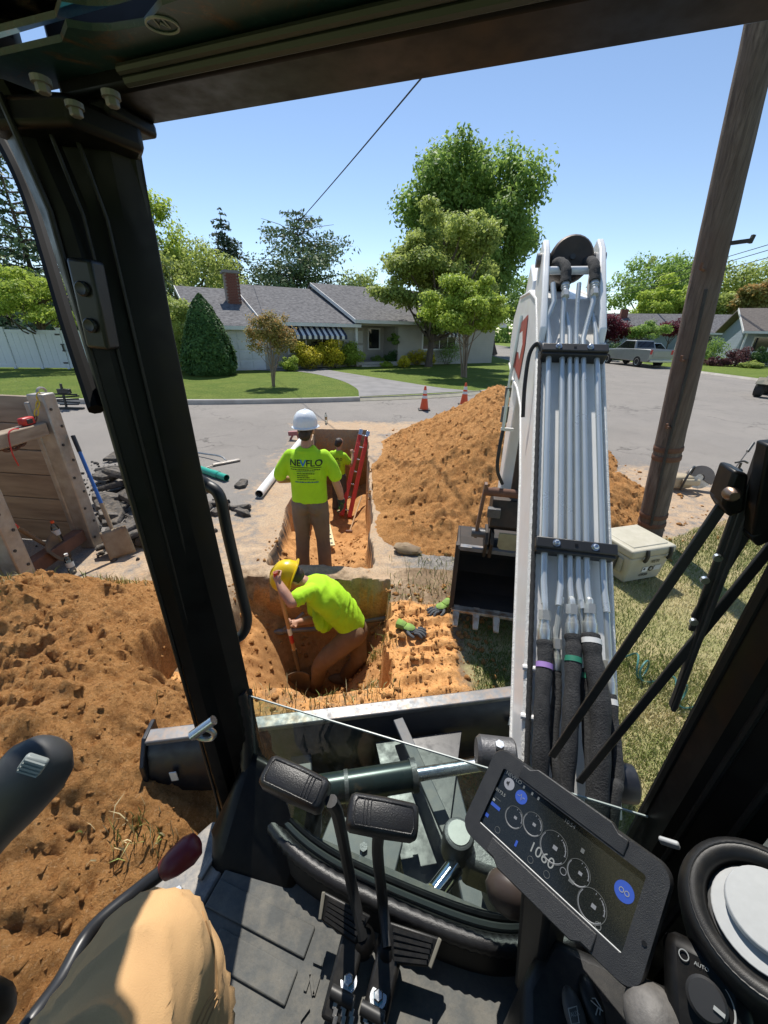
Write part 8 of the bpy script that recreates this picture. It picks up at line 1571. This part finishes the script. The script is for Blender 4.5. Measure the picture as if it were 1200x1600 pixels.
# yoke plates, cross rod, arm cylinder
for sg in (-1, 1):
    k = MB(); k.prism([B(s_, sg * .118 - .014, h) for s_, h in ((1.60, .004), (1.66, .05), (2.10, .075), (2.19, .055), (2.21, -.02), (2.05, -.10), (1.62, -.04))], bw * .028); yk = k.build('yoke_plate', M_wht, bo_, bevel=.006)
    k = MB(); k.tube([B(1.61, sg * .118 + q, .006) for q in (-.02, .02)], .012, 8); k.tube([B(1.62 + i * .03, sg * .118 - sg * .017, .008) for i in range(6)], .008, 6); k.build('weld_bead', M_weld, yk, smooth=True)
k = MB(); k.tube([B(2.00, -.11, .045), B(2.00, .11, .045)], .0165, 14); k.build('cross_rod', M_wht, bo_, smooth=True)
cylA = B(2.12, 0, .005); cdir = nrm(hb_ + A(0, 0, -.12)); k = MB(); k.lathe([(.0, -.045), (.085, -.045), (.095, -.03), (.095, .03), (.06, .05), (.055, .85)], cylA, cdir, 28); ac = k.build('arm_cylinder', M_iron, ex, smooth=True); k = MB(); k.lathe([(.012, 0), (.012, .006)], cylA - cdir * .051, -cdir, 8); k.build('grease_fitting', M_black, ac)
k = MB(); k.tube([B(2.12, -.15, .005), B(2.12, .15, .005)], .03, 14); k.build('yoke_pin', M_pin, bo_, smooth=True)
# plated tubes
tw = [-.0905, -.0384, -.0087, .0170, .0440, .0945]; tr_ = [.0115, .0105, .0095, .0095, .0105, .0105]
for i, (w, r) in enumerate(zip(tw, tr_)):
    up_ = [(1.62, w * 1.0, .03), (1.72, w + (.02 if i == 4 else -.012 if i in (0,) else (.01 if i == 2 else 0)), .035), (1.80, w + (.035 if i == 4 else -.0 if i != 0 else .012), .05), (1.90, w + (.04 if i == 4 else .004), .06)] if i in (0, 1, 3, 4) else [(1.66, w, .03), (1.76, w - .012, .028)]
    lo_ = [(.62, w, .03), (.57, w, .034), (.50, w + (-.01 if i == 1 else .006 if i == 3 else 0), .05)]
    pts = [B(*p) for p in reversed(up_)] + [B(1.5, w, .03), B(1.0, w, .03), B(.75, w, .03)] + [B(*p) for p in lo_]; k = MB(); k.tube(pts, r, 12); k.build('hydraulic_tube', M_tube, bo_, smooth=True)
def fitting(c, d, sc_=1.0):
    k = MB(); k.lathe([(.017 * sc_, -.018), (.017 * sc_, .012)], c, d, 6); k.lathe([(.0135 * sc_, .012), (.0135 * sc_, .028), (.0155 * sc_, .028), (.0155 * sc_, .040)], c, d, 16); k.lathe([(.018 * sc_, .040), (.018 * sc_, .072), (.0165 * sc_, .075)], c, d, 18); return k.build('hose_fitting', pbr('bright_zinc_fitting', (0.66, 0.66, 0.62), 0.3, 0.6, c2=(0.58, 0.58, 0.54), nscale=20), bo_, smooth=True, ang=30)
low_ends = []
for i, w in enumerate(tw):
    s0 = (.46, .38, .49, .40, .50, .34)[i]; w_ = w + (-.012 if i == 1 else .008 if i == 3 else (.006 if i == 5 else 0)); h_ = .055 if i in (0, 2, 4) else .038
    k = MB(); k.tube(smoothpath([B(.53, w, .045), B(s0 + .03, w_, h_), B(s0, w_, h_)], 3), .0095, 10); k.build('hydraulic_tube', M_tube, bo_, smooth=True); fitting(B(s0, w_, h_), -bdir, 1.15 if i in (0, 2, 4) else .95); low_ends.append((s0 - .07, w_, h_))
hr = [.0225, .014, .0225, .015, .027, .017]
for i, (s0, w_, h_) in enumerate(low_ends):
    ws = (w_ - .01, w_ - .012, w_ - .012, w_ + .004, w_ + .012, w_)[i]; wend = (-.10, -.05, -.05, 0.03, .035, .07)[i]
    pts = [B(s0 - .005, w_, h_), B(s0 - .06, w_, h_ + .010), B(s0 - .2, ws, h_ + .03), B(.02, (ws + wend) / 2, .085), B(-.14, wend, .06), B(-.28, wend, -.02), B(-.42, wend * .6, -.14)]; pp = smoothpath(pts, 6); k = MB(); k.tube(pp, [hr[i] * (1 + .06 * math.sin(j * 1.7) + .04 * math.sin(j * .9 + i)) for j in range(len(pp))], 14); ho = k.build('hydraulic_hose', M_sleeve, bo_, smooth=True)
    bm_ = {0: 'purple_tape', 2: 'green_tape', 3: 'green_tape', 4: 'white_tape', 5: 'white_tape'}.get(i)
    if bm_:
        mm = pbr(bm_, {'purple_tape': (.34, .20, .5), 'green_tape': (.02, .20, .12), 'white_tape': (.68, .68, .66)}[bm_], .6); q0 = np.array(pp[7 if i in (0, 2) else 3]); q1 = np.array(pp[8 if i in (0, 2) else 4]); d_ = nrm(q1 - q0); k = MB(); k.lathe([(hr[i] * 1.09, -.008), (hr[i] * 1.11, .008)], q0, d_, 16, False); k.build('tape_band', mm, ho, smooth=True)
for s_ in (1.545, .705):
    k = MB(); k.box(B(s_, .003, .048), (.255, .038, .030), np.array([bw, bdir, bn])); cb_ = k.build('tube_clamp', M_black, bo_, bevel=.004)
    k = MB(); k.box(B(s_ - .02, .003, .028), (.25, .02, .05), np.array([bw, bdir, bn])); k.build('clamp_base', M_black, cb_, bevel=.003)
    for w in (-.06, .06): k = MB(); k.lathe([(.0125, 0), (.0125, .003)], B(s_, w, .063), bn, 16); k.lathe([(.009, .003), (.009, .011), (.006, .013)], B(s_, w, .063), bn, 6); k.build('bolt', M_zinc, cb_)
    k = MB(); k.box(B(s_, .003, .0635), (.010, .010, .002), np.array([bw, bdir, bn])); k.build('clamp_recess', M_seal, cb_)
# upper hoses over the yoke
for i, (w, s1) in enumerate(((-.0384 + .004, 1.87), (.0440 + .040, 1.88))):
    fitting(B(s1 - .03, w, .058), bdir, 1.0); pp = smoothpath([B(s1 + .03, w, .06), B(s1 + .12, w - .004, .07), B(2.08, w - .03 * (1 if i == 0 else .6), .02), B(2.2, w * .5, -.15), B(2.3, w * .4, -.35)], 6); k = MB(); k.tube(pp, [.022 * (1 + .07 * math.sin(j * 2.2)) for j in range(len(pp))], 12); k.build('hydraulic_hose', M_sleeve, bo_, smooth=True)
k = MB(); pp = [B(s_, -.122, .014) for s_ in np.linspace(1.56, .0, 90)]; k.tube(pp, [.0075 + .0012 * (j % 2) for j in range(90)], 8); k.build('corrugated_conduit', M_sleeve, bo_, smooth=True, ang=80)
k = MB(); k.tube(smoothpath([B(1.56, -.115, .018), B(1.60, -.135, .02), B(1.57, -.16, -.01), B(1.45, -.165, -.06), B(1.33, -.155, -.13)], 6), .0085, 8); k.build('cable_loop', M_rubber, bo_, smooth=True)
for s_ in (.30, .16): k = MB(); k.tube([B(s_, -W2 - .012, .004), B(s_, -W2 + .025, .01)], .009, 10); k.build('hose_peg', M_wht, bo_, smooth=True)
# swing post
k = MB(); k.lathe([(.16, -.30), (.16, .05)], A(.52, .66, .75), n=28); k.loft([[B(-.16, w, h) + A(0, 0, dz) for w, h, dz in ((-.17, -.14, 0), (-.17, .0, 0), (-.17, .0, -.28), (-.17, -.14, -.28))], [B(-.16, w, h) + A(0, 0, dz) for w, h, dz in ((.17, -.14, 0), (.17, .0, 0), (.17, .0, -.28), (.17, -.14, -.28))]]); k.build('swing_post', M_pin, ex, bevel=.012, smooth=True)
c = P(775, 1178, t=1.08); k = MB(); k.lathe([(.040, -.05), (.045, -.045), (.045, .045), (.036, .055)], c, nrm(A(-1, .1, 0)), 24); lp = k.build('boom_foot_pin', M_pin, ex, smooth=True); k = MB(); k.lathe([(.012, 0), (.012, .014)], c + A(0, -.01, .045), (0, 0, 1), 6); k.build('bolt', M_zinc, lp)
c = P(972, 1222, t=1.10); k = MB(); k.lathe([(.048, -.05), (.052, .0), (.048, .03), (.034, .038)], c, nrm(A(1, -.2, .1)), 28); k.build('boom_foot_cap', M_blade, ex, smooth=True)
a, b_ = P(500, 1235, z=.66), P(642, 1212, z=.66); dr = nrm(b_ - a); k = MB(); k.tube([a - dr * .35, b_], .052, 20); sc_o = k.build('swing_cylinder', pbr('dark_teal_paint', (0.03, 0.042, 0.042), 0.3, 0.3), ex, smooth=True); k = MB(); k.tube([b_ - dr * .002, b_ + dr * .02], .058, 20); k.tube([a + dr * .09, a + dr * .105], .0545, 20); k.build('cylinder_gland', M_pin, sc_o, smooth=True); k = MB(); k.tube([b_, b_ + dr * .3], .024, 14); k.build('cylinder_rod', M_zinc, sc_o, smooth=True)
c = P(717, 1302, z=.80); k = MB(); k.lathe([(.048, -.10), (.048, -.01), (.044, 0), (.036, .004), (.0, .004)], c, n=28); hc = k.build('pivot_cap', M_pin, ex, smooth=True); k = MB(); k.lathe([(.034, .003), (.034, .007), (.0, .007)], c, n=24); k.build('cap_face', pbr('pale_cap', (0.5, 0.5, 0.47), 0.4), hc)
k = MB(); k.tube([P(680, 1395, z=.72), P(712, 1352, z=.72)], .026, 16); k.build('chrome_rod', pbr('chrome', (0.7, 0.74, 0.76), 0.08, 1.0), ex, smooth=True)
k = MB(); k.box(P(760, 1345, z=.68), (.14, .12, .14), CABAX); k.build('swing_casting', M_pin, ex, bevel=.02)
k = MB(); c = P(560, 1335, z=.64); k.box(c, (.26, .16, .03), CABAX); fp_ = k.build('deck_plate', M_frame, ex, bevel=.004); k = MB(); k.lathe([(.014, 0), (.014, .008)], P(568, 1325, z=.66), n=6); k.build('bolt', M_pin, fp_)
# ---- arm, linkage, bucket
AC = lambda y, w, z: A(F0[0], F0[1], 0) + hb_ * ((y - F0[1]) / hb_[1]) + bw * w + A(0, 0, z)     # arm plane: y world depth, lateral w, height
k = MB(); arm_side = [(2.98, 2.62), (2.72, 2.50), (2.62, 2.20), (2.66, 1.7), (2.70, 1.15), (2.74, .92), (2.88, .92), (2.92, 1.2), (3.02, 1.8), (3.08, 2.4)]
k.prism([AC(y, -.085, z) for y, z in arm_side], bw * .17); am = k.build('arm', M_wht, ex, bevel=.012, seg=3)
for sg in (-1, 1): k = MB(); k.lathe([(.07, -.012), (.07, .012)], AC(2.80, sg * .10, 2.22), bw, 22); k.build('arm_boss', M_wht, am, bevel=.004)
k = MB(); k.prism([AC(y, -.10, z) for y, z in ((2.60, 2.30), (2.56, 2.15), (2.60, 1.95), (2.68, 1.9), (2.70, 2.3))], bw * .20); k.build('cylinder_bracket', M_black, am, bevel=.006)
c0, c1 = AC(2.57, 0, 2.08), AC(2.52, 0, 1.36); k = MB(); k.tube([c0, c0 + (c1 - c0) * .42], .05, 20); k.build('bucket_cylinder', M_wht, ex, smooth=True); k = MB(); k.tube([c0 + (c1 - c0) * .40, c0 + (c1 - c0) * .47], .056, 20); k.tube([c0 + (c1 - c0) * .47, c1 + (c1 - c0) * .28], .036, 16); k.build('bucket_cylinder_rod', M_iron, ex, smooth=True)
for sg in (-1,): 
    k = MB(); k.tube([AC(2.55, -.135, 2.30), AC(2.54, -.15, 1.95), AC(2.50, -.15, 1.62)], .011, 8); hl_ = k.build('auxiliary_line', M_tube, ex, smooth=True); k = MB(); k.lathe([(.02, -.19), (.024, -.19), (.024, -.09), (.014, -.09), (.014, -.03), (.02, -.03), (.02, .03)], AC(2.54, -.15, 1.86), A(0, 0, 1), 8); k.build('coupler', M_pin, hl_, smooth=True); k = MB(); k.tube(smoothpath([AC(2.50, -.15, 1.62), AC(2.46, -.16, 1.5), AC(2.47, -.15, 1.36), AC(2.50, -.10, 1.25)], 5), .012, 8); k.build('auxiliary_hose', M_rubber, hl_, smooth=True); k = MB(); k.box(AC(2.55, -.12, 1.62), (.08, .02, .02), np.array([bw, hb_, A(0, 0, 1)])); k.build('line_bracket', M_wht, hl_)
pU = AC(2.46, 0, 1.20); k = MB(); k.tube([pU - bw * .22, pU + bw * .24], .030, 16); k.build('link_pin', M_rust, ex, smooth=True)
for sg in (-1, 1):
    k = MB(); k.prism([pU + bw * sg * .20 + A(0, 0, .06) - hb_ * .03, pU + bw * sg * .20 + A(0, 0, .06) + hb_ * .03, AC(2.52, sg * .22, .86) + hb_ * .03, AC(2.50, sg * .22, .80), AC(2.52, sg * .22, .86) - hb_ * .03], bw * .022 * sg); k.build('link_bar', pbr('worn_link_steel', (0.13, 0.09, 0.07), 0.6, 0.4, c2=(0.22, 0.13, 0.09), nscale=12), ex, bevel=.003)
    k = MB(); k.tube([AC(2.51, sg * .15, .84), AC(2.51, sg * .265, .84)], .032, 16); k.build('bucket_pin', M_pin, ex, smooth=True)
k = MB(); k.prism([AC(y, -.145, z) for y, z in ((2.50, 1.13), (2.46, .93), (2.56, .86), (2.75, .86), (2.75, 1.13))], bw * .29); cpl = k.build('quick_coupler', M_iron, ex, bevel=.01)
k = MB(); k.prism([AC(2.445, w, z) for w, z in ((-.075, .90), (-.075, .79), (-.055, .765), (.055, .765), (.075, .79), (.075, .90))], hb_ * -.012); k.build('coupler_plate', pbr('olive_coupler_paint', (0.30, 0.28, 0.17), 0.6, c2=(0.20, 0.17, 0.10), nscale=10), cpl, bevel=.003)
k = MB(); k.box(AC(2.47, -.13, 1.04), (.09, .05, .07), np.array([bw, hb_, A(0, 0, 1)])); k.build('coupler_block', M_pin, cpl, bevel=.005)
BW2 = .34; outer = [(2.50, .72), (2.62, .74), (2.90, .69), (3.06, .52), (3.06, .34), (2.92, .20), (2.66, .17), (2.42, .195)]; thk = [(2.42, .22), (2.66, .195), (2.91, .225), (3.03, .33), (3.03, .51), (2.88, .67), (2.62, .73), (2.50, .71)]
k = MB(); k.prism([AC(y, -BW2, z) for y, z in outer + thk], bw * 2 * BW2); bk = k.build('bucket', M_irond, ex)
for sg in (-1, 1):
    k = MB(); k.prism([AC(y, sg * BW2, z) for y, z in outer + [(2.44, .44)]], bw * sg * .02); k.build('bucket_side', M_iron, bk, bevel=.004); k = MB(); k.prism([AC(2.47, sg * (BW2 - .005), .74), AC(2.42, sg * (BW2 - .005), .44), AC(2.39, sg * (BW2 - .005), .20), AC(2.44, sg * (BW2 - .005), .20), AC(2.48, sg * (BW2 - .005), .44), AC(2.53, sg * (BW2 - .005), .74)], bw * sg * .035); k.build('side_cutter', M_iron, bk, bevel=.004)
k = MB(); k.box(AC(2.49, 0, .715), (2 * BW2 + .02, .05, .035), np.array([bw, hb_, A(0, 0, 1)])); k.build('bucket_top_lip', M_bedge, bk, bevel=.004)
for w in (-.155, -.115, .115, .155): k = MB(); k.prism([AC(y, w - .012, z) for y, z in ((2.46, .88), (2.42, .80), (2.47, .66), (2.60, .70), (2.60, .88))], bw * .024); k.build('bucket_ear', M_iron, bk, bevel=.004)
k = MB(); k.box(AC(2.395, 0, .205), (2 * BW2 + .02, .07, .026), np.array([bw, hb_, A(0, 0, 1)])); k.build('cutting_edge', M_worn, bk, bevel=.004)
for w in (-.31, -.155, 0.0, .155, .31):
    k = MB(); k.loft([[AC(y, w + s2, z) for s2, z in ((-.026, .18), (.026, .18), (.026, .225), (-.026, .225))] for y in (2.42,)] + [[AC(2.34, w + s2, z) for s2, z in ((-.024, .155), (.024, .155), (.024, .20), (-.024, .20))], [AC(2.27, w + s2, z) for s2, z in ((-.019, .125), (.019, .125), (.019, .14), (-.019, .14))]]); k.build('tooth', M_worn, bk, bevel=.004)
for w in (-.14, .02): k = MB(); k.ell(AC(3.02, w, .46), (.016, .01, .02)); k.build('drain_hole', M_worn, bk)
